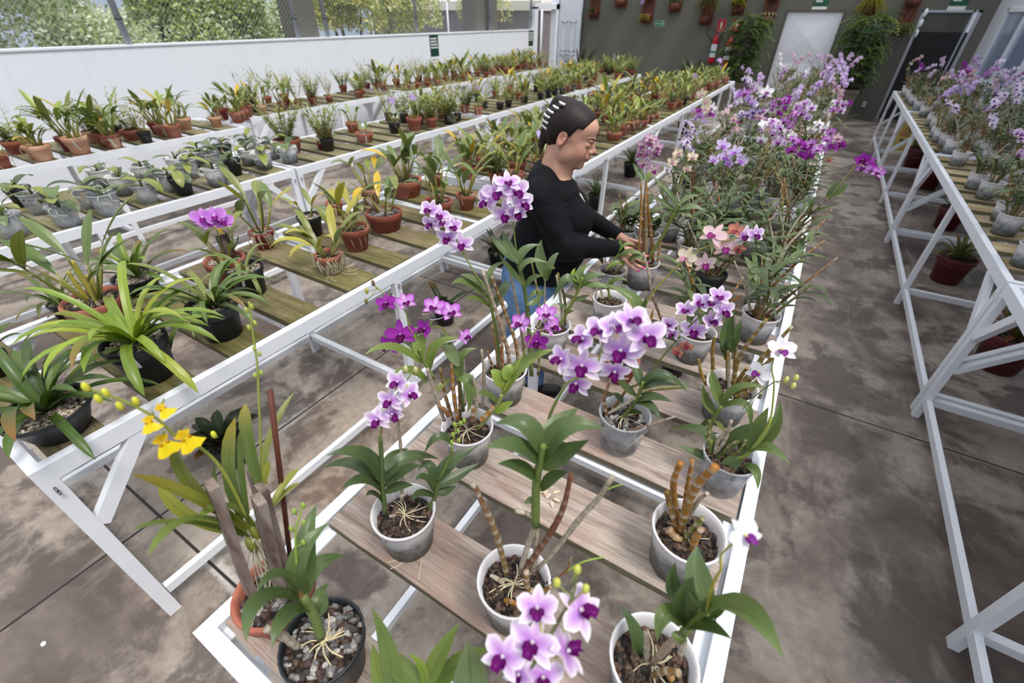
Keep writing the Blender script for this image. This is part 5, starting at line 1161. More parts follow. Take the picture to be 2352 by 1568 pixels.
for px, py, fx, fy, sc_, v in ((1594, 757, .1, -.2, 1.15, 0), (1576, 714, -.3, .8, 1.0, 2), (1611, 698, -.1, .7, 1.0, 2), (1633, 696, .1, .6, .95, 1), (1650, 682, .3, .7, 1.0, 2), (1660, 712, .6, -.1, 1.0, 1), (1632, 737, .5, .4, 1.0, 2), (1540, 746, -.6, .4, .9, 2), (1548, 765, -.6, -.3, .8, 2)):
    n.fl('bicolor', px, py, .03, (fx, fy), sc_ * .95, v, n.rnd.uniform(-.3, .3), frm=(px * .6 + 1600 * .4, py * .6 + 735 * .4 + 6), ped=S((196, 200, 130)))
n.fl('withered', 1578, 790, .03, (0, -.8), .7, 2); n.fl('withered', 1560, 806, .03, (-.5, -.5), .65, 2); n.roots(10, .04); n.end()

# 10 pot with spreading yellow brown canes at the rail
n = Near('flowering_dendrobium', 'white pot with yellow brown canes fanning out over the right rail', 1668, 890, 57, 'cloudy', at=(0.045, 1.180), r=0.0715, tagk='w', tag_a=-2.5)
Y1 = [S((128, 108, 40)), S((146, 116, 44))]
for L, r0, of in (([(1682, 900), (1698, 822), (1761, 732)], .0062, 0), ([(1689, 900), (1740, 835), (1819, 749)], .0062, -.03), ([(1692, 903), (1745, 850), (1800, 795)], .006, .0), ([(1672, 890), (1670, 830), (1671, 805)], .005, .03), ([(1632, 900), (1612, 862), (1604, 824)], .0055, -.02), ([(1638, 862), (1637, 800), (1642, 772)], .0065, .08), ([(1690, 905), (1725, 885), (1760, 862)], .007, -.02),
                  ([(1684, 895), (1688, 840), (1690, 795)], .006, .04), ([(1680, 900), (1705, 860), (1716, 845)], .007, .02), ([(1690, 910), (1720, 898), (1748, 872)], .007, -.03)): n.cane(L, r0, r0 * .95, 1, Y1, of)
n.cane([(1676, 903), (1674, 850), (1678, 810)], .0055, .0045, 2, off=-.01); n.cane([(1630, 985), (1640, 960), (1657, 932)], .0055, .0045, col=S((124, 140, 66)), green=True, off=-.10)
for L, W_, o_, w_, g in (([(1645, 952), (1620, 920), (1615, 883)], .032, 0, -.1, G_MID), ([(1656, 931), (1640, 885), (1635, 845)], .034, .03, -.1, G_MID), ([(1659, 930), (1700, 888), (1770, 896)], .024, .02, -.1, G_MID), ([(1656, 936), (1712, 930), (1722, 990)], .026, -.03, -.1, G_MID), ([(1642, 967), (1655, 980), (1668, 998)], .018, 0, -.1, G_OLIVE), ([(1640, 962), (1618, 975), (1605, 995)], .02, 0, -.1, DK2),
                         ([(1668, 826), (1670, 760), (1690, 712)], .042, .02, .03, DK2), ([(1672, 820), (1690, 770), (1702, 735)], .03, .03, .03, DK2), ([(1668, 805), (1672, 785), (1690, 772)], .036, -.02, .03, DK2)): n.leaf(L, W_, g, o_, w=w_)
n.roots(16, .045); n.end()

# 11 clear pot beyond the orange canes, long white flowered spike over the rail
n = Near('flowering_dendrobium', 'clear pot at the right rail with long leaves and a tall white flowered spike', 1643, 1040, 53, 'clear', at=(0.090, 0.915), r=0.0660)
n.cane([(1630, 1060), (1690, 1052), (1720, 1040), (1757, 992), (1770, 960)], .0058, .0035, col=S((150, 160, 80)), green=True); n.cane([(1640, 1080), (1632, 1050), (1634, 1010)], .0055, .004, col=S((120, 138, 60)), green=True)
for L, ci in (([(1628, 1040), (1628, 1000), (1630, 965)], 1), ([(1640, 1045), (1665, 1010), (1680, 965)], 2), ([(1655, 1050), (1680, 1020), (1715, 1010)], 1), ([(1640, 1045), (1650, 1010), (1672, 985)], 2), ([(1650, 1060), (1690, 1040), (1712, 1015)], 1)): n.cane(L, .005, .005, ci)
for L, W_, o_, g in (([(1630, 1056), (1604, 1043), (1556, 1022)], .030, -.03, DK2), ([(1640, 1038), (1612, 990), (1538, 982)], .034, .02, DK2), ([(1642, 1046), (1698, 1000), (1733, 972)], .040, .02, DK2), ([(1703, 1048), (1712, 1000), (1740, 985)], .03, .05, DK2), ([(1721, 1033), (1740, 985), (1765, 935)], .040, .05, G_MID),
                     ([(1729, 1033), (1775, 985), (1791, 920)], .034, .03, G_MID), ([(1716, 1034), (1766, 1030), (1814, 1065)], .032, -.03, G_MID), ([(1706, 1051), (1668, 1078), (1627, 1131)], .040, -.05, DK2), ([(1703, 1074), (1733, 1080), (1740, 1123)], .028, -.05, G_MID), ([(1622, 1075), (1642, 1056), (1663, 1050)], .024, -.02, G_MID), ([(1672, 1072), (1685, 1055), (1695, 1045)], .02, 0, LG)):
    n.leaf(L, W_, g, o_)
n.spike([(1770, 962), (1774, 935), (1778, 880), (1773, 850), (1775, 830), (1784, 806)], .0018, S((150, 164, 70))); n.spike([(1776, 878), (1740, 905), (1705, 940)], .0012, DK2)
n.fl('white', 1790, 806, 0, (.5, 1.0), 1.15, 2, 0); n.fl('white', 1745, 858, 0, (-.5, .3), 1.0, 1, 0, frm=(1772, 862))
for px, py in ((1806, 872), (1828, 868), (1822, 886)): n.bud(px, py, .018, 0, S((206, 210, 120)), (1780, 876))
n.end()

# 12 terracotta pot with white writing
n = Near('potted_dendrobium', 'small terracotta pot with white handwriting, hidden behind the purple spray', 1415, 812, 42, 'terra', at=(-0.285, 1.180), r=0.0570)
b = MB()
for st in ([(-.9, .0), (-.78, .25), (-.66, 0), (-.54, .25)], [(-.38, .5), (-.3, .05), (-.18, .45)], [(-.05, .6), (.08, .2), (.22, .6)], [(.24, .6), (.12, -.4), (-.05, -.5)], [(.34, .6), (.34, .15), (.52, .15), (.58, .6)], [(.62, .6), (.62, .1), (.75, .05)]):
    P_ = []
    for u, v_ in st:
        a = math.atan2(-n.hd[1], -n.hd[0]) + 0.35 + u * 0.42; zz = 0.040 + v_ * 0.018; rr_ = (0.047 + (0.062 - 0.047) * zz / 0.0735) * n.r / 0.07 + 0.0006; P_.append(np.array([rr_ * math.cos(a), rr_ * math.sin(a), zz * n.r / 0.07]))
    b.tube(spl(P_, 4), 0.0010, 4)
add('writing', b, plain('white_marker', S((240, 238, 232)), 0.6), n.t)
n.cane([(1462, 790), (1470, 740), (1478, 706)], .005, .004, 1); n.cane([(1488, 745), (1497, 725), (1500, 712)], .005, .004, 4); n.cane([(1525, 750), (1500, 680), (1488, 620), (1478, 580)], .005, .0055, 2, [S((120, 76, 50)), S((190, 178, 160))], off=.12)
n.leaf([(1466, 738), (1455, 690), (1388, 652)], .045, G_MID, .03); n.leaf([(1466, 735), (1478, 705), (1486, 680)], .02, DK2, 0)
n.spike([(1470, 720), (1510, 660), (1563, 605), (1610, 572), (1650, 560), (1697, 545)], .0022, S((168, 160, 64)), .06)
for px, py, fx, fy, sc_, v, pal in ((1640, 541, -.3, .6, 1.25, 0, 'blush'), (1666, 567, .2, -.1, 1.1, 0, 'blush'), (1578, 592, -.6, .2, 1.15, 1, 'cream'), (1618, 603, .3, -.3, 1.1, 1, 'blush'), (1690, 529, -.2, .2, .8, 2, 'withered'), (1712, 541, .0, 0, .9, 0, 'bicolor'), (1733, 538, .6, .1, .9, 1, 'bicolor'), (1697, 568, .4, -.7, .7, 2, 'withered')):
    n.fl(pal, px, py, .06, (fx, fy), sc_, v, n.rnd.uniform(-.3, .3), frm=(px - 3, py + 12), ped=S((200, 196, 120)))
n.end()

# 13 white pot with a leaning green shoot, beside the woman
n = Near('potted_dendrobium', 'milky pot with a green shoot leaning right, directly in front of the blue jeans', 1278, 745, 46, 'cloudy', at=(-0.560, 1.190), r=0.0680)
n.cane([(1278, 760), (1305, 712), (1326, 671), (1338, 636)], .006, .004, col=S((118, 128, 60)), green=True); n.cane([(1292, 740), (1288, 690), (1278, 632)], .0055, .005, 2); n.cane([(1298, 745), (1297, 690), (1281, 627)], .005, .0055, 1, off=.03); n.cane([(1250, 745), (1251, 690), (1252, 640)], .004, .003, 2)
for L, W_, g, o_ in (([(1326, 668), (1302, 640), (1270, 690)], .036, DK2, -.03), ([(1333, 660), (1355, 636), (1397, 631)], .034, DK2, .02), ([(1336, 648), (1333, 625), (1356, 606)], .030, G_MID, .03), ([(1334, 656), (1372, 655), (1400, 662)], .026, G_MID, .0), ([(1318, 690), (1338, 685), (1354, 676)], .024, DK2, 0),
                     ([(1306, 716), (1290, 702), (1278, 698)], .02, GY, -.02), ([(1300, 722), (1312, 715), (1320, 715)], .014, G_MID, 0), ([(1250, 634), (1240, 590), (1244, 549)], .042, GY, .02), ([(1256, 640), (1268, 600), (1284, 580)], .028, GY, .03), ([(1252, 645), (1262, 620), (1275, 617)], .034, G_MID, -.02), ([(1334, 650), (1318, 632), (1322, 615)], .024, BG, .02), ([(1252, 680), (1232, 672), (1212, 690)], .026, G_MID, -.02)): n.leaf(L, W_, g, o_)
n.roots(14, .045, S((120, 90, 70))); n.end()

# 14, 15 white pots right of the jeans
n = Near('potted_dendrobium', 'milky pot of bark and moss with short stubs, in front of the woman\'s hands', 1392, 688, 37, 'cloudy', at=(-0.455, 1.480), r=0.0650, tagk='w', tag_a=3.3)
n.cane([(1400, 690), (1398, 660), (1402, 640)], .005, .003, col=S((110, 130, 60)), green=True); n.cane([(1385, 685), (1378, 660)], .005, .004, 2); n.cane([(1368, 680), (1374, 650), (1380, 640)], .004, .003, 2)
n.leaf([(1397, 668), (1388, 656), (1376, 655)], .02, G_MID, 0); n.leaf([(1402, 655), (1420, 640), (1442, 646)], .022, G_MID, 0); n.roots(10, .04, S((110, 90, 66))); n.end()
n = Near('young_dendrobium', 'small clear pot with green leaves just below the woman\'s wrists', 1400, 622, 29, 'clear', at=(-0.540, 1.735), r=0.0580)
for px in (1392, 1404, 1414): n.cane([(px, 622), (px - 1, 605), (px - 3, 590)], .004, .0035, 2)
n.cane([(1408, 630), (1430, 610), (1447, 590)], .0045, .003, 1); n.cane([(1400, 622), (1420, 580), (1428, 562)], .004, .003, col=S((120, 150, 70)), green=True)
for L, W_, g, o_ in (([(1386, 600), (1370, 570), (1366, 575)], .02, DK2, 0), ([(1384, 606), (1374, 592), (1355, 596)], .022, DK2, 0), ([(1420, 588), (1412, 560), (1398, 546)], .026, G_MID, .02), ([(1424, 590), (1450, 578), (1484, 590)], .030, G_MID, 0), ([(1440, 600), (1465, 590), (1478, 606)], .030, G_MID, -.02), ([(1436, 605), (1410, 606), (1392, 622)], .028, LG, -.03), ([(1426, 575), (1440, 560), (1462, 566)], .016, LG, .02), ([(1418, 582), (1424, 562), (1426, 546)], .024, G_MID, .02)): n.leaf(L, W_, g, o_)
n.end()

# 16 the pot the woman is tending
n = Near('flowering_dendrobium', 'algae stained grey pot with thick orange canes and pink striped flowers, held by the woman', 1476, 596, 37, 'cloudy', at=(-0.440, 1.845), r=0.0700)
O2 = [S((150, 112, 56)), S((176, 116, 40))]
for L, r0, of, col in (([(1484, 600), (1484, 520), (1482, 460), (1484, 415)], .0075, .02, [S((160, 150, 120)), S((168, 128, 70))]), ([(1500, 600), (1496, 545), (1488, 480), (1485, 425)], .009, .04, O2), ([(1467, 600), (1470, 530), (1473, 460), (1472, 420)], .0062, .0, O2), ([(1476, 600), (1478, 530), (1480, 450)], .006, .05, O2), ([(1510, 600), (1514, 575), (1518, 548)], .006, .0, O2)):
    n.cane(L, r0, r0 * .85, 4, col, of)
n.cane([(1487, 596), (1520, 545), (1545, 495), (1560, 468)], .0080, .0045, col=S((112, 124, 56)), green=True, off=.0)
for L, W_, g, o_ in (([(1553, 484), (1520, 465), (1505, 448)], .028, DK2, 0), ([(1558, 473), (1530, 438), (1496, 402)], .026, G_MID, .04), ([(1558, 472), (1520, 425), (1500, 415)], .022, DK2, .06), ([(1561, 470), (1580, 455), (1610, 447)], .026, G_GREY, .02), ([(1558, 482), (1588, 475), (1618, 484)], .036, G_GREY, .0), ([(1552, 494), (1572, 488), (1592, 504)], .030, G_GREY, -.02), ([(1550, 500), (1540, 480), (1520, 474)], .02, LG, 0),
                     ([(1478, 415), (1466, 395), (1453, 373)], .034, DK2, .03), ([(1484, 415), (1492, 400), (1494, 392)], .022, LG, .02)): n.leaf(L, W_, g, o_)
n.spike([(1483, 418), (1485, 390), (1490, 345)], .002, G_OLIVE, .03)
for px, py, fx, fy, v in ((1492, 330, 0, .3, 0), (1478, 336, -.5, .2, 1), (1508, 338, .5, .1, 1), (1484, 352, -.2, 0, 0), (1474, 352, -.6, -.1, 1), (1503, 350, .4, -.2, 0), (1478, 376, -.3, -.1, 0), (1499, 390, .4, -.3, 0), (1494, 322, .2, .8, 2)): n.fl('stripe', px, py, .03, (fx, fy), .95, v, n.rnd.uniform(-.4, .4))
n.roots(14, .045, S((130, 110, 84))); n.end()

# 0 plant rising from the bottom edge, its spray close to the lens
n = Near('flowering_dendrobium', 'large blurred purple and white spray with green leaves at the bottom edge', 0, 0, 0, 'cloudy', at=(-0.215, 0.100), r=0.0700)
n.P = lambda px, py, off=0.0: atd(px, py, 0.66 - off * 1.6) - n.base
n.cane([(1080, 1690), (1110, 1640), (1150, 1600), (1190, 1568)], .006, .003, col=S((118, 136, 60)), green=True, off=.06)
for L, W_, g, o_, w_ in (([(905, 1600), (893, 1500), (853, 1394)], .030, G_MID, .02, .0), ([(880, 1600), (866, 1530), (856, 1478)], .022, LG, .02, .0), ([(985, 1610), (915, 1530), (864, 1504)], .034, G_MID, .0, .0), ([(975, 1575), (970, 1535), (938, 1500)], .016, BG, .02, .0),
                         ([(975, 1580), (1012, 1505), (1055, 1430)], .030, LG, .03, .0), ([(990, 1585), (1060, 1520), (1126, 1490)], .030, LG, .02, .0), ([(1082, 1620), (1080, 1535), (1074, 1472)], .046, GY, .02, .06)): n.leaf(L, W_, g, o_, w=w_)
SO = 0.10
n.spike([(1190, 1568), (1222, 1529), (1257, 1471), (1293, 1408), (1316, 1368), (1325, 1315)], .0022, S((96, 104, 60)), SO)
for px, py, fx, fy, sc_, v in ((1331, 1405, .5, -.1, 1.25, 1), (1224, 1474, -.15, -.1, 1.25, 0), (1158, 1506, -.5, .1, 1.15, 1), (1234, 1400, -.1, 1.1, 1.15, 2), (1298, 1500, .9, -.2, 1.15, 1), (1246, 1552, .1, -.6, 1.1, 1), (1195, 1545, -.6, -.3, .9, 2)):
    n.fl('bicolor', px, py, SO, (fx, fy), sc_ * .8, v, n.rnd.uniform(-.3, .3), frm=(px * .5 + 1255 * .5, py * .5 + 1475 * .5 + 12), ped=S((184, 190, 110)))
for px, py in ((1279, 1338), (1345, 1352), (1326, 1308)): n.bud(px, py, .017, SO, S((196, 200, 90)), (1312, py + 30))
n.end()
# ---------------------------------------------------------------- flower heads one can point at further down the grey plank bench
RB = random.Random(90)
def BL(label, px, py, hw, spike, fls, ps=.95, cane_=None, leaves=(), r=.066, off=0.0, pk='dg'):
    x, y, _ = rimfit(px, py, hw, 'cloudy'); x, y = settle(*snap(x, y, r), r)
    q = Near('flowering_dendrobium', label, px, py, hw, 'cloudy', at=(x, y), r=r, tagk='w' if RB.random() < .5 else None, tag_a=RB.uniform(-2.4, -.8))
    pr = RB.choice(PR[pk])
    for nm, mesh in pr.parts: o = add(nm, mesh, None, q.t); o.location = (0, 0, q.top); o.scale = (ps, ps, ps); o.rotation_euler = (0, 0, RB.uniform(0, 6))
    if cane_: q.cane(cane_, .006, .0045, 1, off=off)
    for L, W_, g, o_ in leaves: q.leaf(L, W_, g, o_)
    q.spike(spike, .0022, S((168, 164, 80)), off)
    for pal, fx_, fy_, sc_ in fls: q.fl(pal, fx_, fy_, off + RB.uniform(-.02, .02), (RB.uniform(-.5, .5), RB.uniform(-.2, .6)), sc_, RB.randint(0, 2), RB.uniform(-.4, .4))
    q.end()
BL('cloudy pot whose large lilac flower head stands left of the bench middle', 1668, 470, 26, [(1668, 450), (1672, 400), (1668, 352)], [('lilac', 1660, 334, 1.5), ('lilac', 1688, 350, 1.5), ('lilac', 1662, 360, 1.4), ('lilac', 1702, 368, 1.4), ('lilac', 1642, 368, 1.3), ('lilac', 1676, 374, 1.2)])
BL('white pot with fading cream flowers on a yellow stem behind the orange canes', 1545, 500, 26, [(1548, 470), (1565, 415), (1580, 370), (1572, 352)], [('cream', 1556, 352, 1.0), ('cream', 1544, 372, 1.0), ('cream', 1590, 360, 1.0), ('cream', 1577, 388, .9), ('white', 1531, 390, .8)])
BL('cloudy pot with a strong magenta flower head above the right rail', 1740, 450, 24, [(1750, 430), (1780, 385), (1830, 342)], [('magenta', 1818, 346, 1.1), ('magenta', 1835, 330, 1.1), ('magenta', 1852, 340, 1.1), ('magenta', 1842, 358, 1.1), ('pinkpurple', 1824, 322, 1.1), ('pinkpurple', 1862, 330, 1.1), ('magenta', 1860, 358, 1.0), ('pinkpurple', 1876, 345, 1.0)])
BL('cloudy pot with pink magenta flowers reaching over the right rail', 1800, 400, 22, [(1810, 385), (1860, 355), (1905, 335)], [('pinkpurple', 1900, 322, 1.2), ('magenta', 1915, 338, 1.2), ('pinkpurple', 1892, 340, 1.2), ('stripe', 1922, 318, 1.2), ('magenta', 1935, 332, 1.1), ('pinkpurple', 1910, 304, 1.2), ('withered', 1905, 366, .9)])
BL('cloudy pot whose green shoot leans far across the aisle with magenta flowers', 1800, 560, 28, [(1905, 455), (1940, 410), (1965, 382), (1992, 380), (2018, 396)], [('magenta', 1980, 366, 1.1), ('pinkpurple', 1984, 384, 1.1), ('magenta', 1996, 376, 1.0), ('pinkpurple', 2018, 397, 1.0)],
   cane_=[(1802, 560), (1850, 505), (1905, 452)], leaves=(([(1900, 458), (1918, 432), (1942, 412)], .036, DK2, .02), ([(1906, 452), (1930, 440), (1946, 418)], .036, G_MID, .04), ([(1870, 484), (1896, 478), (1924, 470)], .02, DK2, 0), ([(1858, 498), (1862, 470), (1880, 450)], .03, DK2, .03)))
BL('cloudy pot with purple and white flowers on arching stems, bench middle', 1690, 420, 22, [(1700, 400), (1745, 330), (1790, 290)], [('pinkpurple', 1764, 290, 1.1), ('magenta', 1778, 306, 1.1), ('pinkpurple', 1802, 278, 1.2), ('white', 1808, 300, 1.1), ('white', 1818, 312, 1.1), ('withered', 1768, 326, 1.0), ('pinkpurple', 1790, 314, 1.0)])
BL('cloudy pot with a tall cream and white flower head beside the left rail', 1575, 400, 20, [(1585, 380), (1600, 310), (1616, 250)], [('cream', 1612, 216, 1.3), ('cream', 1624, 232, 1.3), ('white', 1634, 248, 1.3), ('cream', 1620, 250, 1.2), ('magenta', 1604, 256, .9), ('magenta', 1634, 264, .9), ('pinkpurple', 1610, 268, .9)])
BL('cloudy pot with dark violet edged flowers in an arc', 1690, 350, 18, [(1695, 330), (1715, 290), (1735, 262)], [('violet', 1718, 264, 1.4), ('violet', 1730, 256, 1.4), ('violet', 1746, 258, 1.4), ('violet', 1748, 274, 1.4), ('violet', 1734, 270, 1.2)])
BL('cloudy pot with white purple throated flowers near the bench middle', 1790, 345, 18, [(1800, 330), (1830, 290), (1845, 258)], [('bicolor', 1834, 246, 1.4), ('bicolor', 1850, 238, 1.4), ('bicolor', 1846, 260, 1.4), ('bicolor', 1864, 248, 1.3), ('bicolor', 1856, 272, 1.3), ('white', 1880, 286, 1.4), ('white', 1864, 300, 1.4), ('white', 1890, 296, 1.3)])
BL('cloudy pot with a violet and white head above the far right rail', 1860, 310, 16, [(1870, 295), (1900, 270), (1925, 246)], [('bicolor', 1922, 236, 1.5), ('bicolor', 1938, 240, 1.5), ('magenta', 1950, 238, 1.2), ('bicolor', 1930, 254, 1.5), ('pinkpurple', 1916, 252, 1.4)])
BL('cloudy pot with two pure white violet throated blooms at the left rail', 1680, 270, 15, [(1690, 255), (1730, 215)], [('white', 1734, 204, 2.4), ('white', 1760, 212, 2.4), ('bicolor', 1752, 220, 1.8)])
BL('cloudy pot with a lilac pink head leaning over the left rail', 1660, 300, 15, [(1672, 280), (1690, 250), (1712, 222)], [('lilac', 1696, 218, 1.7), ('pinkpurple', 1710, 214, 1.7), ('lilac', 1722, 226, 1.7), ('lilac', 1730, 236, 1.6)])
# ---------------------------------------------------------------- near plants of the left benches, floor pots
def NB(name, label, px, py, hw, kind, gen, mix='bark', rz=0, ps=1.0, tagk=None, tag_a=-0.6, group=None, at=None, r=None, zb=ZP, k=None):
    if at is None: x, y, r0 = rimfit(px, py, hw, kind, zb); r = r or r0
    else: x, y = at
    if at is None: x, y = settle(*snap(x, y, r), r)
    pr = gen if isinstance(gen, Proto) or gen is None else Proto(gen)
    return potted(name, label, 'potted orchid', x, y, r, kind, pr, rz, group, mix, zb, ps, True, tagk, tag_a), x, y, r
R5 = random.Random(50)
ST = lambda n, L, w, G, dr=1.6, up=1.4, **k: g_strap(R5, n, L, w, G, dr, up, **k)
CA = lambda H, n, L, w, **k: g_cattleya(R5, H, n, L, w, **k)
DG_ = [S((66, 96, 44)), S((84, 112, 50)), S((58, 84, 44))]; BGL = [S((150, 172, 56)), S((132, 160, 56)), S((168, 180, 70)), S((120, 148, 52))]
NB('potted_cymbidium', 'wide low black pan with dark strap leaves, nearest corner of the mossy bench', 90, 945, 88, 'pan', ST(26, .27, .026, DG_, 1.5, 1.2), 'gravel')
NB('potted_cymbidium', 'black pot of pale gravel with bright yellow green strap leaves and a long white label', 297, 780, 66, 'blackpot', ST(30, .34, .026, BGL, 1.7, 1.2), 'gravel', tagk='p', tag_a=-.5)
NB('potted_cymbidium', 'black pot of pale gravel with upright green strap leaves, behind the yellow green one', 305, 628, 48, 'pan', ST(18, .26, .024, [G_MID, DG_[1], BGL[1]], 1.3, 1.9), 'gravel')
NB('potted_cymbidium', 'black pot with dense green strap leaves, third plank of the mossy bench', 490, 690, 54, 'blackpot', ST(28, .28, .022, [G_MID, DG_[1], G_OLIVE], 1.7, 1.1), 'gravel')
NB('potted_laelia', 'small black pot with a green strap leaved plant and hanging white label', 574, 606, 40, 'blackpot', ST(8, .22, .018, [G_MID, G_OLIVE], 1.9, 1.2), 'gravel', tagk='p', tag_a=-.7)
t, x, y, r = NB('potted_cattleya', 'very large terracotta bowl with aerial roots and tall cut stalks at the left rail', 205, 735, 72, 'bowl', CA(.24, 9, .26, .046, roots=2.2, G=[G_MID, G_OLIVE, DG_[1]], yellow=.08), 'bark', r=.105, at=(-2.17, .42))
for a, h in ((.2, .22), (2.0, .14), (3.6, .17)):
    b = MB(); cane(b, [(0.02 * math.cos(a), .02 * math.sin(a), .05), (.03 * math.cos(a), .03 * math.sin(a), .05 + h)], .009, .008, S((160, 150, 60)), None, 7); add('cut_stalk', b, M['tint'], t)
t, x, y, r = NB('flowering_phalaenopsis', 'terracotta bowl holding a sawn log and a magenta moth orchid', 478, 596, 60, 'terra', g_cattleya(R5, .14, 6, .12, .034, roots=.4, yellow=.1), 'gravel', r=.085)
b = MB(); p0 = atd(500, 600, depth((x, y, ZP + .12))) - np.array([x, y, ZP]); b.tube([np.array([0.01, .02, .08]), np.array([0.0, .03, .15]), np.array([-.02, .035, .22])], [.028, .026, .024], 12, S((70, 50, 42))); b.tube([np.array([-.02, .035, .2201]), np.array([-.0203, .035, .2215])], [.0235, .0225], 12, S((150, 128, 104))); add('log', b, M['tint'], t)
b = MB(); hd = nrm(np.array([x, y, 0])); sd_ = np.array([hd[1], -hd[0], 0])
def PB(px, py, off=0.0):
    d = ray(px, py); return ORG + d * ((np.linalg.norm([x, y]) + off) / float(np.dot(d[:2], hd[:2]))) - np.array([x, y, ZP])
b.tube(spl([PB(520, 600), PB(505, 560), PB(498, 530), PB(470, 505), PB(440, 490)], 4), .002, 5, G_OLIVE); add('flower_spike', b, M['tint'], t)
lf = MB()
for L, W_ in (([(520, 585), (545, 545), (505, 528)], .03), ([(530, 580), (552, 560), (548, 540)], .035)): lf.blade(bez(PB(*L[0]), PB(*L[1]), PB(*L[2]), 8), W_, (0, 0, 1), G_DARK, None, prof='strap')
add('leaves', lf, M['leaf'], t)
for i, (px, py, sc_) in enumerate(((466, 500, 1.3), (492, 496, 1.35), (512, 510, 1.2), (478, 512, 1.1), (500, 505, 1.2))):
    o = add('flower', flmesh('phal', i % 2, True), None, t); o.matrix_local = frame(PB(px, py, -.02), nrm(-hd + sd_ * (-.2 + .15 * i) + np.array([0, 0, .35]))) @ Matrix.Scale(sc_, 4)
NB('potted_cattleya', 'red painted pot with tall broad leaves and grey roots hanging over its rim', 607, 526, 28, 'redpot', CA(.20, 6, .19, .050, roots=2.0, G=[G_MID, G_OLIVE, G_GREY], yellow=.12), r=.062)
t, x, y, r = NB('potted_cattleya', 'terracotta pot completely wrapped in pale tangled roots, with arching leaves', 757, 573, 36, 'terra', CA(.11, 9, .19, .040, roots=1.0, G=[G_GREY, G_OLIVE, G_YEL], yellow=.2, spread=1.4), r=.064, tagk='w', tag_a=-.7)
b = MB()
for k in range(95):
    a = R5.uniform(0, 6.28); z0 = R5.uniform(.05, .10); P_ = []; rr_ = r * R5.uniform(.95, 1.12)
    for q in range(5):
        a += R5.uniform(-.28, .28); z = z0 * (1 - q / 4) + .004; k2 = (.72 + .30 * z / .1); P_.append(np.array([rr_ * k2 * math.cos(a), rr_ * k2 * math.sin(a), z]))
    if k % 8 == 0: P_.append(np.array([rr_ * 1.5 * math.cos(a), rr_ * 1.5 * math.sin(a), .003])); P_.append(np.array([rr_ * 1.9 * math.cos(a + .2), rr_ * 1.9 * math.sin(a + .2), .003]))
    b.tube(spl(P_, 3), .0013, 4, jit(S((196, 190, 164)), R5))
add('root_tangle', b, M['tint'], t)
NB('potted_cattleya', 'terracotta pot with yellow green upright leaves, between the root ball and the holed bowl', 818, 518, 36, 'terra', CA(.19, 7, .17, .046, roots=.7, G=[G_OLIVE, G_YEL, G_MID], yellow=.25, spread=.6))
t, x, y, r = NB('potted_cattleya', 'shallow terracotta bowl with air holes, a grey driftwood piece and one orange leaf', 892, 480, 42, 'bowl', CA(.16, 6, .15, .038, roots=.3, G=[G_MID, G_OLIVE], yellow=.05), 'stones', rz=.4)
b = MB(); b.tube([(-.10, .03, .16), (-.04, .01, .11), (.0, .0, .08)], [.016, .020, .017], 8, S((120, 110, 102))); add('driftwood', b, M['timber'], t)
NB('potted_cattleya', 'big terracotta bowl crowded with tall broad leaves behind the holed bowl', 943, 405, 38, 'bowl', CA(.21, 11, .20, .048, roots=1.2, G=[G_MID, G_GREY, G_OLIVE], yellow=.1), 'bark')
NB('potted_cattleya', 'terracotta pot with a tight sheaf of broad green leaves on the mossy bench', 999, 462, 34, 'terra', CA(.21, 8, .18, .046, roots=.5, G=[G_MID, G_GREY], yellow=.02, spread=.5))
NB('potted_cattleya', 'terracotta pot with one large upright yellow leaf', 1070, 437, 29, 'terra', CA(.18, 7, .17, .044, roots=.6, G=[G_MID, G_OLIVE], yellow=.25), r=.064)
NB('potted_cattleya', 'small terracotta pot of long narrow stems behind the sheaf of broad leaves', 1006, 390, 22, 'terra', CA(.16, 8, .14, .034, roots=.5), r=.055)
NB('potted_cattleya', 'small black pot with a bare stick at the back of the mossy bench', 719, 490, 28, 'blackpot', CA(.08, 2, .12, .03, roots=0, yellow=.6), 'gravel')
NB('potted_cattleya', 'small terracotta pot with pale gravel and a white label beside the yellow green leaves', 779, 455, 20, 'terra', CA(.10, 4, .08, .02, roots=0), 'stones', tagk='p')
NB('potted_cattleya', 'deep terracotta pot with thin roots behind the driftwood bowl', 863, 425, 25, 'terra', CA(.17, 6, .14, .036, roots=.8, yellow=.3), r=.068)
NB('potted_cymbidium', 'black pot cut by the left edge of the photo, with short strap leaves', 8, 800, 32, 'blackpot', ST(12, .2, .026, DG_, 1.0, 1.6), 'gravel', tagk='p', tag_a=-.3)
NB('potted_cymbidium', 'small dark pot with grassy leaves behind the very large bowl', 140, 665, 22, 'blackpot', ST(12, .22, .016, [G_MID, G_OLIVE]), 'gravel')
for i, (px, py, hw, kd, lb) in enumerate(((1122, 352, 22, 'terra', 'just behind the shoulder plant'), (1174, 380, 24, 'terra', 'left of the woman\'s shoulder'), (1225, 366, 20, 'terra', 'touching the woman\'s collar'), (1222, 322, 19, 'terra', 'left of the woman\'s hair'), (1188, 345, 18, 'blackpot', 'between the pots left of the woman\'s neck'))):
    NB('potted_cattleya', ('black' if kd != 'terra' else 'terracotta') + ' pot with broad leaves, ' + lb, px, py, hw, kd, CA(R5.uniform(.14, .19), 7, .16, .042, roots=.6, yellow=.12))

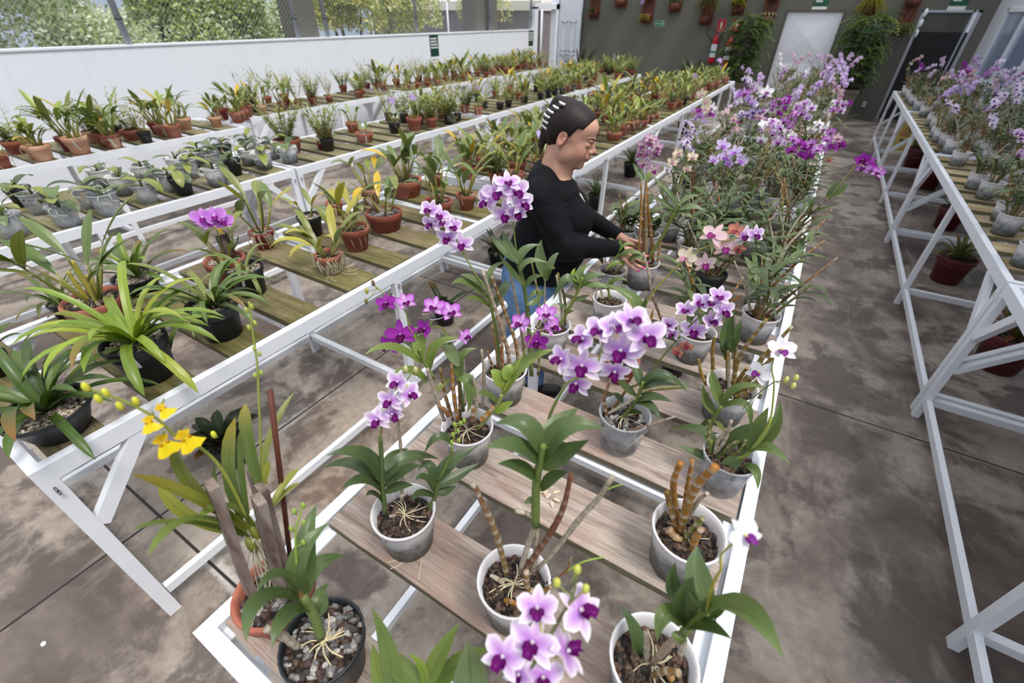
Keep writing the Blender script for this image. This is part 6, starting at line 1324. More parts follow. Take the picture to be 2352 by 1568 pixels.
# bench of clear pots
AP = [(21, 497, 26, 'clear', 0), (21, 432, 26, 'blackpot', 0), (61, 445, 27, 'clear', 0), (109, 466, 36, 'clear', 0), (230, 445, 33, 'clear', 0), (172, 430, 29, 'clear', 0), (298, 417, 31, 'clear', 0), (245, 403, 28, 'cloudy', 0), (208, 390, 24, 'cloudy', 0), (400, 403, 27, 'blackpot', 0), (356, 397, 28, 'clear', 0),
      (308, 375, 26, 'cloudy', 0), (392, 360, 24, 'cloudy', 0), (436, 345, 23, 'cloudy', 0), (440, 365, 22, 'clear', 0), (482, 383, 26, 'cloudy', 0), (538, 367, 19, 'blackpot', 0), (603, 348, 21, 'cloudy', 0), (660, 333, 22, 'cloudy', 0), (508, 333, 19, 'blackpot', 0), (556, 320, 19, 'cloudy', 0), (557, 343, 21, 'cloudy', 0), (607, 327, 22, 'cloudy', 0), (500, 352, 18, 'clear', 0)]
AW = ['at the left edge of the photo, front row', 'dark, at the left edge of the bench', 'with two joined rims near the left edge', 'on the corner plank with folded pale leaves', 'with wide pale leaves, front row, second visible plank', 'behind the folded leaf pot', 'with ribbed wall and long roots, third visible plank', 'left of the ribbed pot in the middle row', 'back row against the gap', 'with drooping pale leaves and a white label, front row', 'left of the black pot with drooping leaves', 'back row behind the ribbed pot',
      'tall dark leaved, back row', 'back row left of the row of thin stems', 'middle row right of the black pot', 'front row with one hanging leaf', 'front row, black with a long dark hanging leaf', 'front row beside the hanging leaf black pot', 'front row with a wooden label and two leaves', 'black, with a dark flag shaped leaf', 'back row with tall dark leaves', 'middle row behind the black front pot', 'middle row before the big pink bowl', 'middle row at the centre of the group']
for (px, py, hw, kd, _), w_ in zip(AP, AW):
    NB('potted_phalaenopsis', POTW[kd] + ' of moth orchid leaves, ' + w_, px, py, hw, kd, R5.choice(PR['ph']), 'bark', rz=R5.uniform(0, 6), tagk='w' if R5.random() < .3 else None, ps=R5.uniform(1.15, 1.5), r=R5.uniform(.066, .074), group=None)
NB('potted_cactus', 'tiny dark red pot with a stubby green pad on the clear pot bench', 715, 329, 12, 'redpot', CA(.02, 2, .05, .03, roots=0), r=.036)
NB('potted_epidendrum', 'large pink terracotta oval bowl overflowing with reedy stems', 669, 306, 39, 'bowl', Proto(g_bushy(R5, .34, 46, yellow=.12)), r=.115)
NB('potted_epidendrum', 'black pot with a bush of narrow leaves right of the pink bowl', 761, 306, 21, 'blackpot', Proto(g_bushy(R5, .34, 34, yellow=.08)), r=.062)
NB('potted_cattleya', 'orange terracotta bowl with a long white label beside the clear pots', 830, 297, 28, 'bowl', CA(.09, 4, .10, .03, roots=.3), 'stones', tagk='p', tag_a=-.6, r=.085)
NB('potted_cattleya', 'orange terracotta pot behind the bowl with the long white label', 800, 274, 20, 'terra', CA(.12, 6, .12, .03, roots=.3), r=.068)
NB('potted_cattleya', 'orange terracotta pot behind the black pot with narrow leaves', 748, 287, 24, 'terra', CA(.16, 8, .14, .03, roots=.3), r=.075)
for px, py, hw, kd, lb in ((888, 283, 15, 'blackpot', 'black pot with a lilac bloom at the aisle edge'), (937, 272, 19, 'terra', 'terracotta pot with yellowing leaves, next after the lilac bloom'), (986, 269, 13, 'blackpot', 'small black pot with a wooden label at the aisle edge')):
    NB('flowering_cattleya' if 'lilac' in lb else 'potted_cattleya', lb, px, py, hw, kd, PR['cf'][0] if 'lilac' in lb else R5.choice(PR['ca']))
# bench along the wall, nearest unit
for px, py, hw, kd, pk, lb in ((17, 352, 21, 'terra', 'ca', 'terracotta pot at the left edge, front row by the wall'), (90, 349, 25, 'terrap', 'ca', 'pale flared terracotta pot with short green leaves'), (184, 325, 27, 'terrap', 'cb', 'largest pale terracotta pot, leaning label in front'),
                               (248, 318, 20, 'terrap', 'ca', 'pale terracotta pot with a white tag in front of the red ones'), (221, 309, 21, 'terra', 'bu', 'dark red terracotta pot behind the largest pale pot'), (284, 299, 23, 'bowl', 'bu', 'red terracotta bowl with thin stems'), (316, 309, 15, 'blackpot', 'th', 'little black pot in front of the red bowl'),
                               (362, 290, 22, 'bowl', 'cb', 'terracotta bowl with tall paddle leaves'), (336, 287, 18, 'redpot', 'ca', 'red pot between the bowl and the paddle leaves'), (400, 278, 18, 'terrap', 'ca', 'pale terracotta pot with yellow green leaves'), (430, 284, 19, 'terra', 'cb', 'terracotta pot wrapped in fine roots'), (490, 267, 15, 'terrap', 'ca', 'small peach pot at the bench corner'),
                               (548, 253, 21, 'bowl', 'cb', 'terracotta bowl holding driftwood and dark paddle leaves'), (516, 256, 16, 'terra', 'ca', 'small terracotta pot beside the driftwood bowl'), (492, 250, 17, 'redpot', 'ca', 'dull red pot behind the small peach pot'), (56, 338, 20, 'terrap', 'ca', 'pale pot behind the flared one'), (22, 322, 29, 'bowl', 'bu', 'wide old terracotta bowl at the left edge'),
                               (134, 314, 22, 'redpot', 'cb', 'dark pot under a large clump with hanging stems'), (186, 302, 18, 'terrap', 'bu', 'pale pot with a dead stump, back row'), (110, 320, 22, 'terra', 'cb', 'terracotta pot with long arching stems, back row'), (583, 243, 12, 'terrap', 'ca', 'little peach pot with one spike'), (610, 247, 17, 'terra', 'ca', 'terracotta pot with a wooden label by the wall'), (640, 240, 14, 'blackpot', 'bu', 'black pot by the wall behind the oval bowl'), (262, 287, 14, 'blackpot', 'th', 'black pot of wispy stems in the back row')):
    NB(NAMES[pk], lb, px, py, hw, kd, R5.choice(PR[pk]), 'bark', rz=R5.uniform(0, 6), tagk='p' if 'label' in lb or 'tag' in lb else None, tag_a=-.5, ps=1.15)
# extra plants of the grey plank bench between the woman's pot and the dense part
for px, py, hw, kd, pk, lb in ((1600, 765, 37, 'cloudy', 'dg', 'cloudy pot beneath the middle purple white spray'), (1745, 728, 30, 'cloudy', 'dg', 'small cloudy pot with bare reddish canes near the right rail'), (1757, 655, 38, 'cloudy', 'dg', 'cloudy pot with dark upright leaves at the right rail'), (1622, 655, 26, 'blackpot', 'dg', 'black pot in the middle of the grey plank bench'),
                               (1590, 556, 32, 'cloudy', 'dg', 'white pot with stubs behind the blush flowers'), (1650, 545, 26, 'cloudy', 'dg', 'cloudy pot right behind the blush flowers'), (1500, 520, 30, 'cloudy', 'dg', 'cloudy pot directly behind the orange canes'), (1440, 542, 30, 'cloudy', 'dg', 'white pot behind the woman\'s fingers'), (1645, 512, 28, 'cloudy', 'dg', 'cloudy pot under arching green leaves, centre of the bench'),
                               (1755, 540, 30, 'cloudy', 'dg', 'cloudy pot crowded with pale banded canes'), (1790, 590, 26, 'cloudy', 'dg', 'cloudy pot at the right rail among banded canes'), (1590, 452, 22, 'terra', 'dg', 'red terracotta pot among the cloudy pots'), (1815, 470, 24, 'cloudy', 'dg', 'cloudy pot of bare canes by the right rail')):
    pr = R5.choice(PR[pk]) if pk == 'dg' else PR['dn'][[9, 2, 0, 4][R5.randrange(4)]]
    NB(NAMES[pk], lb, px, py, hw, kd, pr, 'bark', rz=R5.uniform(0, 6), tagk='w' if R5.random() < .5 else None, tag_a=R5.uniform(-2.5, -.5), ps=R5.uniform(.8, 1.0), r=.066)
# floor pots under the benches
for x_, y_, r_, kd, n_, L, W_, G, lb in ((-1.98, .52, .092, 'blackpot', 18, .19, .052, [S((36, 60, 38)), S((28, 48, 32))], 'black pot of dark rounded leaves on the floor under the mossy bench, nearest'), (-1.86, 2.10, .085, 'blackpot', 4, .24, .045, [S((44, 74, 46))], 'black floor pot with three long dark leaves'),
                                         (-2.05, 3.10, .085, 'blackpot', 14, .26, .030, [S((74, 80, 70)), S((92, 96, 84))], 'black floor pot of dusky narrow leaves, left of the woman'), (-1.87, 4.95, .10, 'blackpot', 16, .26, .030, [S((70, 96, 56))], 'black floor pot right of the woman\'s chest'), (-1.97, 6.45, .11, 'blackpot', 16, .32, .026, [S((74, 100, 56))], 'black floor pot of spiky leaves, beyond the woman\'s face'),
                                         (-2.10, 9.8, .11, 'blackpot', 12, .26, .03, [S((64, 90, 50))], 'black floor pot far under the mossy bench'), (1.42, 4.92, .135, 'maroon', 18, .24, .036, [S((96, 104, 60)), S((110, 116, 66))], 'maroon floor pot with pointed bromeliad leaves under the right bench'), (1.53, 3.60, .15, 'maroon', 14, .26, .036, [S((96, 100, 56)), S((140, 70, 50))], 'maroon floor pot with a red and yellow bromeliad flower'),
                                         (1.60, 6.45, .13, 'maroon', 10, .22, .03, [S((80, 96, 50))], 'maroon floor pot with sparse leaves'), (1.58, 8.1, .16, 'maroon', 18, .38, .022, [S((48, 66, 48))], 'maroon floor pot with long drooping dark leaves'), (1.55, 9.3, .16, 'maroon', 20, .28, .05, [S((96, 116, 40)), S((116, 130, 50))], 'maroon floor pot with broad yellow green rosette'), (1.62, 2.20, .15, 'maroon', 12, .24, .03, [S((90, 100, 60))], 'maroon floor pot at the right edge of the photo'),
                                         (-.26, 2.42, .085, 'blackpot', 16, .24, .04, [S((92, 104, 36)), S((70, 92, 46))], 'bromeliad on the floor under the grey plank bench'), (1.66, 10.6, .15, 'maroon', 14, .32, .03, [S((50, 70, 46))], 'maroon floor pot behind the yellow floor sign')):
    potted('potted_bromeliad', lb, 'potted plant', x_, y_, r_, kd, Proto(g_strap(R5, n_, L, W_, G, .9, 1.5)), R5.uniform(0, 6), None, 'bark', 0.0, 1.0, True)
b = MB()
for a in (0, 1.2, 2.5, 3.8): b.blade(arc((1.53, 3.60, .27), (math.cos(a) * .5 + .5, math.sin(a) * .5, .8), .11, .5, 4), .03, (0, 0, 1), S((210, 60, 40)), S((236, 190, 40)), prof='lance')
_bp = [o for o in bpy.data.objects if o.get('label', '').startswith('maroon floor pot with a red')][0]; _bo = add('bloom', b, M['petal'], _bp); bpy.context.view_layer.update(); _bo.matrix_parent_inverse = _bp.matrix_world.inverted()
# small litter: petals and flower remains
b = MB()
for k in range(7): b.blade(arc((0.015 * math.cos(k), .012 * math.sin(k * 1.7), .004), (math.cos(k * .9), math.sin(k * .9), .3), .022, .5, 3), .009, (0, 0, 1), S((232, 214, 190)), prof='petal')
o = add('withered_flower', b, M['petal'], None, tuple(atz(1258, 1140, ZP))); tag(o, 'dry cream flower lying on the third grey plank', 'flower')
b = MB(); b.blob((0, 0, .008), (.03, .02, .008), S((206, 170, 190)), random.Random(1), .2, 6, 4); tag(add('fallen_petal', b, M['petal'], None, tuple(atz(2112, 658, 0))), 'pale pink petal lying on the floor beside the right bench', 'petal')
b = MB(); b.blob((0, 0, .001), (.012, .009, .002), S((225, 225, 220)), nu=8, nv=4); tag(add('paper_scrap', b, M['tint'], None, tuple(atz(100, 1478, 0))), 'tiny white scrap on the floor at the lower left', 'scrap')
for p_, lb in (((960, 1262), 'pale dropped root pieces on the plank in front of the milky pot'), ((700, 1490), 'pale dropped root pieces beside the black stone pot')):
    b = MB(); q = R5; base = atz(*p_, ZP)
    for k in range(3):
        a = q.uniform(0, 6.28); P_ = [np.array([0.0, 0, .002])]
        for j in range(4): a += q.uniform(-.5, .5); P_.append(P_[-1] + np.array([math.cos(a) * .018, math.sin(a) * .018, 0]))
        b.tube(spl(P_, 3), .0014, 4, S((206, 196, 166)))
    tag(add('root_piece', b, M['tint'], None, tuple(base)), lb, 'root')
# ---------------------------------------------------------------- things on and by the far wall
RW_ = random.Random(9)
def onwall(px, py, dy=0.0): p = aty(px, py, YF); return p[0], YF - dy, p[2]
def sign(name, label, x, z, w, h, col, border=None, extra=None, y=None):
    t = thing(name, label, 'sign', (x, (y or YF) - 0.004, z))
    b = MB(); b.box(-w / 2, w / 2, -0.003, 0.003, -h / 2, h / 2); add('board', b, plain('sign_' + label[:12], col, 0.5), t)
    if border:
        b = MB()
        for x0, x1, z0, z1 in ((-w / 2, w / 2, h / 2 - .006, h / 2), (-w / 2, w / 2, -h / 2, -h / 2 + .006), (-w / 2, -w / 2 + .006, -h / 2, h / 2), (w / 2 - .006, w / 2, -h / 2, h / 2)): b.box(x0, x1, -.005, -.003, z0, z1)
        add('border', b, plain('sign_border', border, 0.5), t)
    return t
WHITE = plain('sign_white', S((232, 234, 232)), 0.5)
def text(parent, s, x, z, size, mat, name='lettering'):
    c = bpy.data.curves.new(name, 'FONT'); c.body = s; c.size = size; c.align_x = 'CENTER'; c.align_y = 'CENTER'; c.extrude = 0.0006; c.materials.append(mat)
    o = bpy.data.objects.new(name, c); COL.objects.link(o); bpy.context.view_layer.update(); me = bpy.data.meshes.new_from_object(o.evaluated_get(bpy.context.evaluated_depsgraph_get())); bpy.data.objects.remove(o); o = bpy.data.objects.new(name, me); COL.objects.link(o); o.parent = parent; o.location = (x, -0.0045, z); o.rotation_euler = (PI / 2, 0, 0); return o
# green door signs with a pale foot band
for px0, px1, lab, nm in ((1862, 1896, 'green sign with white lettering above the white sheet door', ('SALA DE', 'APOIO')), (2172, 2214, 'green sign with white lettering above the dark aluminium doorway', ('ENTRADA', 'VIVEIRO'))):
    a = onwall(px0, 25); c = onwall(px1, 25); w = c[0] - a[0]; cx = (a[0] + c[0]) / 2 + .005; zb = a[2] + .005
    t = sign('door_sign', lab, cx, zb + .155, w, .31, S((24, 88, 60)))
    b = MB(); b.box(-w / 2, w / 2, -.006, -.003, -.155, -.085); add('foot_band', b, WHITE, t)
    b = MB()
    for r_ in range(2):
        x_ = -w * .36
        for k in range(7):
            ww = w * RW_.uniform(.05, .085)
            if x_ + ww > w * .16: break
            b.box(x_, x_ + ww, -.0055, -.003, .055 - r_ * .062, .055 - r_ * .062 + .036); x_ += ww + w * .012
    b.box(-w * .44, -w * .30, -.0075, -.006, -.135, -.105); b.box(w * .2, w * .4, -.0075, -.006, -.13, -.11)
    add('lettering', b, WHITE, t)
# running man exit signs
for px, py, lab in ((1516, 54, 'small green exit sign with a running man on the grey wall'), (2000, 66, 'small green exit sign half hidden in the big fern')):
    x, _, z = onwall(px, py); t = sign('exit_sign', lab, x, z, .25, .13, S((30, 128, 92)), S((206, 226, 208)))
    text(t, 'SAÍDA', -.045, .0, .045, WHITE)
    b = MB(); b.blob((.07, -.005, .035), .011, nu=8, nv=6); b.bar((.072, -.005, .022), (.062, -.005, -.012), .018, .004, (0, 1, 0)); b.bar((.062, -.005, -.01), (.085, -.005, -.045), .010, .004, (0, 1, 0)); b.bar((.062, -.005, -.01), (.038, -.005, -.035), .010, .004, (0, 1, 0)); b.bar((.072, -.005, .018), (.098, -.005, .006), .008, .004, (0, 1, 0)); b.bar((.072, -.005, .018), (.045, -.005, .012), .008, .004, (0, 1, 0))
    add('running_figure', b, WHITE, t)
for px, py, lab in ((1657, 58, 'red fire extinguisher sign left of its twin'), (1692, 59, 'red fire extinguisher sign partly behind the fern')):
    x, _, z = onwall(px, py); t = sign('fire_sign', lab, x, z, .19, .24, S((176, 22, 48)), S((226, 150, 140)))
    b = MB(); b.lathe([(.0, -.075), (.024, -.072), (.026, .03), (.018, .05), (.008, .06), (.008, .08), (.0, .082)], 12, sxy=(1, .12)); o = add('extinguisher_symbol', b, plain('sign_cream', S((236, 226, 196)), .5), t); o.location = (0, -.0045, 0)
    b = MB(); b.box(-.085, .085, -.0045, -.003, -.112, -.092); add('foot_band', b, plain('sign_salmon', S((222, 120, 110)), .5), t)
for px, py, lab in ((1641, 112, 'red fire extinguisher with a white label under the left red sign'), (1673, 118, 'red fire extinguisher partly behind the fern')):
    x, _, z = onwall(px, py); t = thing('fire_extinguisher', lab, 'fire extinguisher', (x, YF - .10, z - .30))
    b = MB(); b.lathe([(.055, .0), (.066, .012), (.068, .04), (.068, .46), (.062, .51), (.045, .55), (.022, .565), (.02, .60)], 20, cap0=True, cap1=True); c = add('cylinder', b, plain('extinguisher_red', S((182, 18, 40)), .3), t)
    b = MB(); b.lathe([(.0692, .13), (.0692, .40)], 20, cols=[S((216, 218, 226))] * 2); b.lathe([(.0700, .22), (.0700, .26)], 20, cols=[S((30, 110, 70))] * 2); add('paper_label', b, M['tint'], c)
    b = MB(); b.tube([(0, 0, .58), (0, 0, .64)], .014, 8); b.bar((-.02, 0, .63), (.07, 0, .66), .02, .012); b.bar((-.02, 0, .61), (.06, 0, .60), .02, .01); add('valve_handle', b, plain('extinguisher_metal', S((150, 40, 50)), .4), t)
    b = MB(); b.tube(spl([(0, 0, .62), (-.10, -.0, .70), (-.22, .02, .70), (-.25, .03, .60), (-.16, .03, .54), (-.08, .02, .40), (-.085, .02, .2)], 5), .011, 7, S((44, 46, 46))); add('hose', b, M['tint'], t)
    b = MB(); b.box(-.03, .03, .075, .10, .40, .46); add('bracket', b, M['screw'], t)
x, _, z = onwall(1985, 239); b = MB(); b.box(-.035, .035, -.012, 0, -.055, .055); o = tag(add('wall_outlet', b, plain('outlet_white', S((214, 214, 208)), .4), None, (x, YF - .0005, z)), 'white electrical outlet plate low on the grey wall', 'outlet')
b = MB(); b.blob((0, -.013, 0), (.018, .003, .018), S((120, 120, 118)), nu=10, nv=4); add('socket', b, M['tint'], o)
# hanging planters of dark wood
def fern(b, p, n, L, G, W_=.02, up=.8, dr=1.4, back=True):
    for k in range(n):
        a = RW_.uniform(0, 6.28); d = np.array([math.cos(a), -abs(math.sin(a)) if back else math.sin(a), up * RW_.uniform(.3, 1.4)]); P_ = arc(p, d, L * RW_.uniform(.6, 1.1), dr * RW_.uniform(.7, 1.3), 8); g = jit(RW_.choice(G), RW_, .15)
        for i in range(1, 9):
            q = P_[i]; dd = nrm(P_[i] - P_[i - 1]); sd2 = nrm(np.cross(dd, (0, 0, 1)) + np.array([1e-4, 0, 0])); w = W_ * (1 - .6 * i / 9) * 2.2
            for s_ in (-1, 1): b.blade([q, q + sd2 * s_ * w * .6 + dd * w * .3, q + sd2 * s_ * w + dd * w * .5 - np.array([0, 0, w * .2])], W_ * .8, (0, 0, 1), jit(g, RW_, .1), None, across=1, prof='lance')
PL = [(1364, 44, 30, .80, 'g', 'first from the left, with a small green plant'), (1426, 19, 34, .80, None, 'second from the left, only its lower end showing'), (1484, 54, 34, .9, 'y', 'third, with yellow moss and a lilac bloom'), (1549, 30, 36, .7, 'r', 'fourth, with leafy plant and red flower'),
      (1619, 59, 38, .85, 'd', 'fifth, with drooping dark leaves'), (1692, 37, 36, .7, 'f', 'sixth, with a round yellow green fern'), (1758, 62, 40, .9, 's', 'seventh, with a spider plant, beside the white door'), (1990, 40, 40, .8, 'yy', 'right of the white door, trailing golden fern'), (2065, 80, 46, .9, 'v', 'last, beside the dark doorway, with trailing vine')]
for px, py, hwid, H, kind, lb in PL:
    x, _, z = onwall(px, py); w = (onwall(px + hwid * .5, py)[0] - onwall(px - hwid * .5, py)[0]) * .80
    t = thing('wall_planter', 'hanging dark wood wall planter, ' + lb, 'wall planter', (x, YF, z))
    b = MB(); nb = 3
    for k in range(nb): b.box(-w / 2 + k * w / nb + .003, -w / 2 + (k + 1) * w / nb - .003, -.032, -.003, RW_.uniform(0, .02), H)
    add('back_board', b, M['redwood'], t)
    for zz in (.05, .48):
        if zz > H - .1: continue
        b = MB(); b.lathe([(.0, 0), (w * .30, .0), (w * .42, .04), (w * .44, .15), (w * .40, .155), (w * .38, .09)], 14, sxy=(1, .8)); o = add('trough', b, M['redwood'], t); o.location = (0, -.03 - w * .32, zz)
    b = MB(); p = np.array([0, -.16, .20])
    if kind == 'g': fern(b, p, 9, .16, [G_MID, G_DARK], .03, .8)
    if kind == 'y': fern(b, p, 22, .22, [S((150, 146, 50)), S((168, 160, 60))], .022, .2, 2.4)
    if kind == 'r':
        for k in range(26): b.blade(arc(p + np.array([RW_.uniform(-.1, .1), 0, RW_.uniform(0, .12)]), (RW_.uniform(-1, 1), -RW_.random(), RW_.uniform(-.2, 1)), .11, .8, 5), .05, (0, -.4, 1), jit(S((74, 104, 52)), RW_), prof='lance', across=1)
    if kind == 'd': fern(b, p + np.array([0, 0, .3]), 30, .42, [S((70, 80, 40)), S((96, 92, 46))], .03, .3, 2.6)
    if kind == 'f': fern(b, p + np.array([0, 0, .05]), 60, .2, [S((140, 148, 50)), S((124, 136, 48))], .025, .8, 1.6)
    if kind == 's':
        for k in range(14): a = k * .45; b.blade(arc(p + np.array([0, 0, .03]), (math.cos(a), -abs(math.sin(a)), .8), .24, 1.8, 8), .018, (0, 0, 1), S((170, 180, 130)), prof='strap', across=1)
    if kind == 'yy': fern(b, p + np.array([0, 0, .1]), 80, .42, [S((160, 152, 44)), S((146, 140, 42)), S((128, 140, 60))], .022, .2, 2.4)
    if kind == 'v': fern(b, p, 22, .36, [S((120, 140, 90)), S((150, 160, 110)), S((60, 80, 50))], .03, .2, 2.4)
    if b.v: add('foliage', b, M['leaf'], t)
    if kind in ('y', 'r'):
        for k in range(4 if kind == 'y' else 1):
            o = add('flower', flmesh('lilac' if kind == 'y' else 'withered', k % 3), None, t); o.matrix_local = frame((-.12 + .02 * k, -.2, .42 + .04 * k), (-.2, -1, 0)) @ Matrix.Scale(1.6, 4)
# big ferns in stone boxes
for x_, y_, wx, hz, lb, G in ((-1.86, 13.15, .54, .62, 'tall bushy fern in a square stone box left of the white door', 1), (0.40, 13.1, .50, .62, 'tall bushy fern in a square stone box right of the white door', 2)):
    t = thing('potted_fern', lb, 'fern', (x_, y_, 0))
    b = MB(); s_ = wx / 2
    for z0, z1, e0, e1 in ((0, hz, .86, 1.0),):
        k = len(b.v)
        for z, e in ((0, .88), (hz - .08, .98), (hz - .08, 1.03), (hz, 1.05), (hz, .95), (hz - .06, .94)):
            for sx_, sy_ in ((-1, -1), (1, -1), (1, 1), (-1, 1)): b.vert((s_ * e * sx_, s_ * e * sy_, z))
        for i in range(5):
            for j in range(4): b.face((k + i * 4 + j, k + i * 4 + (j + 1) % 4, k + i * 4 + 4 + (j + 1) % 4, k + i * 4 + 4 + j), False)
        b.face((k + 20, k + 21, k + 22, k + 23), False)
    add('planter_box', b, plain('cast_stone', S((112, 106, 94)), .9, var=.1), t)
    b = MB(); c = MB()
    for k in range(300):
        h = RW_.uniform(.62, 1.85); a = RW_.uniform(0, 6.28); rr_ = RW_.uniform(0, .22); p = np.array([rr_ * math.cos(a), rr_ * math.sin(a), h]); d = np.array([math.cos(a), math.sin(a) * .7, RW_.uniform(-.1, .9)]); P_ = arc(p, d, RW_.uniform(.22, .5), RW_.uniform(.8, 1.8), 8); g = jit(RW_.choice([S((84, 116, 60)), S((70, 100, 54)), S((110, 138, 76)), S((56, 82, 46))]), RW_, .15)
        for i in range(1, 9):
            q = P_[i]; dd = nrm(P_[i] - P_[i - 1]); sd2 = nrm(np.cross(dd, (0, 0, 1)) + np.array([1e-4, 0, 0])); w = .095 * (1 - .7 * i / 9)
            for s2 in (-1, 1): b.blade([q, q + sd2 * s2 * w * .6 + dd * w * .3, q + sd2 * s2 * w + dd * w * .5 - np.array([0, 0, w * .25])], .036, (0, 0, 1), jit(g, RW_, .1), None, across=1)
    for k in range(10): a = k * .63; c.tube([(.05 * math.cos(a), .05 * math.sin(a), hz - .06), (.12 * math.cos(a), .12 * math.sin(a), 1.1), (.22 * math.cos(a), .2 * math.sin(a), 1.6)], [.008, .006, .003], 5, S((92, 66, 44)))
    add('foliage', b, M['leaf'], t); add('stems', c, M['tint'], t)
# dark plants at the left end of the grey wall
for x_, lb in ((-5.9, 'dark palm like plant in the left corner of the grey wall'), (-4.9, 'low dark plant against the grey wall'), (-2.9, 'dark broad leaved plant low against the grey wall')):
    t = thing('shade_plant', lb, 'plant', (x_, 13.2, 0)); b = MB()
    for k in range(46): a = RW_.uniform(0, 6.28); b.blade(arc((0, 0, .3), (math.cos(a), math.sin(a) * .6, RW_.uniform(.8, 2.6)), RW_.uniform(.6, 1.15) * (1 if x_ == -5.9 else .8), .9, 8), .045, (0, 0, 1), jit(S((46, 64, 42)), RW_), prof='strap', across=1)
    add('foliage', b, M['leaf'], t); b = MB(); b.lathe([(.14, 0), (.2, .32), (.19, .33), (.17, .28)], 16, cap0=True); add('pot', b, M['blackpot'], t)
# yellow wet floor sign
p = atz(2040, 330, 0); t = thing('floor_sign', 'yellow folding wet floor sign with a red triangle behind the right bench legs', 'sign', (1.42, 9.3 + .9, 0), -.2)
b = MB()
for s_ in (-1, 1): b.bar((0, s_ * .13, 0), (0, s_ * .015, .62), .28, .012, (0, s_, .2))
add('panel', b, plain('sign_yellow', S((190, 168, 90)), .5), t)
b = MB()
q = [(-.085, .29), (.085, .29), (0, .45)]
for i in range(3): a_, c_ = q[i], q[(i + 1) % 3]; yy = lambda z: -(.13 - .115 * z / .62) - .009; b.bar((a_[0], yy(a_[1]), a_[1]), (c_[0], yy(c_[1]), c_[1]), .014, .003, (0, -1, .2))
add('warning_triangle', b, plain('sign_red', S((186, 60, 50)), .5), t)
b = MB(); yy = lambda z: -(.13 - .115 * z / .62) - .009
b.blob((0, yy(.40), .405), (.012, .003, .012), nu=8, nv=4); b.bar((0, yy(.39), .39), (.02, yy(.34), .34), .016, .003, (0, -1, .2)); b.bar((.02, yy(.34), .34), (-.03, yy(.31), .31), .012, .003, (0, -1, .2)); b.box(-.06, .06, yy(.2) - .002, yy(.2) + .001, .2, .23); add('slip_symbol', b, plain('sign_ink', S((70, 50, 40)), .5), t)
# notices on the white wall
for y_, z_, w, h, lb in ((8.33, 1.34, .26, .36, 'dark green notice with white lines hung on the white wall'), (12.27, 1.36, .24, .34, 'dark green notice at the door end of the white wall')):
    t = thing('notice_board', lb, 'sign', (XW + .004, y_, z_)); b = MB(); b.box(0, .004, -w / 2, w / 2, -h / 2 + .0, h / 2); add('board', b, plain('notice_green', S((18, 62, 48)), .5), t)
    b = MB()
    for r_ in range(4):
        yy_ = -w * .42
        while yy_ < w * .3: ww = RW_.uniform(.02, .05); b.box(.004, .0055, yy_, yy_ + ww, h * .30 - r_ * .05, h * .30 - r_ * .05 + .026); yy_ += ww + .009
    add('lettering', b, WHITE, t)
    b = MB(); b.box(0, .004, -w / 2, w / 2, -h / 2 - .10, -h / 2 - .002); f = add('foot_band', b, WHITE, t); b = MB(); b.box(.004, .0055, -w * .3, -w * .05, -h / 2 - .07, -h / 2 - .04); b.box(.004, .0055, w * .1, w * .35, -h / 2 - .065, -h / 2 - .045); add('logo', b, plain('notice_mark', S((80, 140, 120)), .5), f)
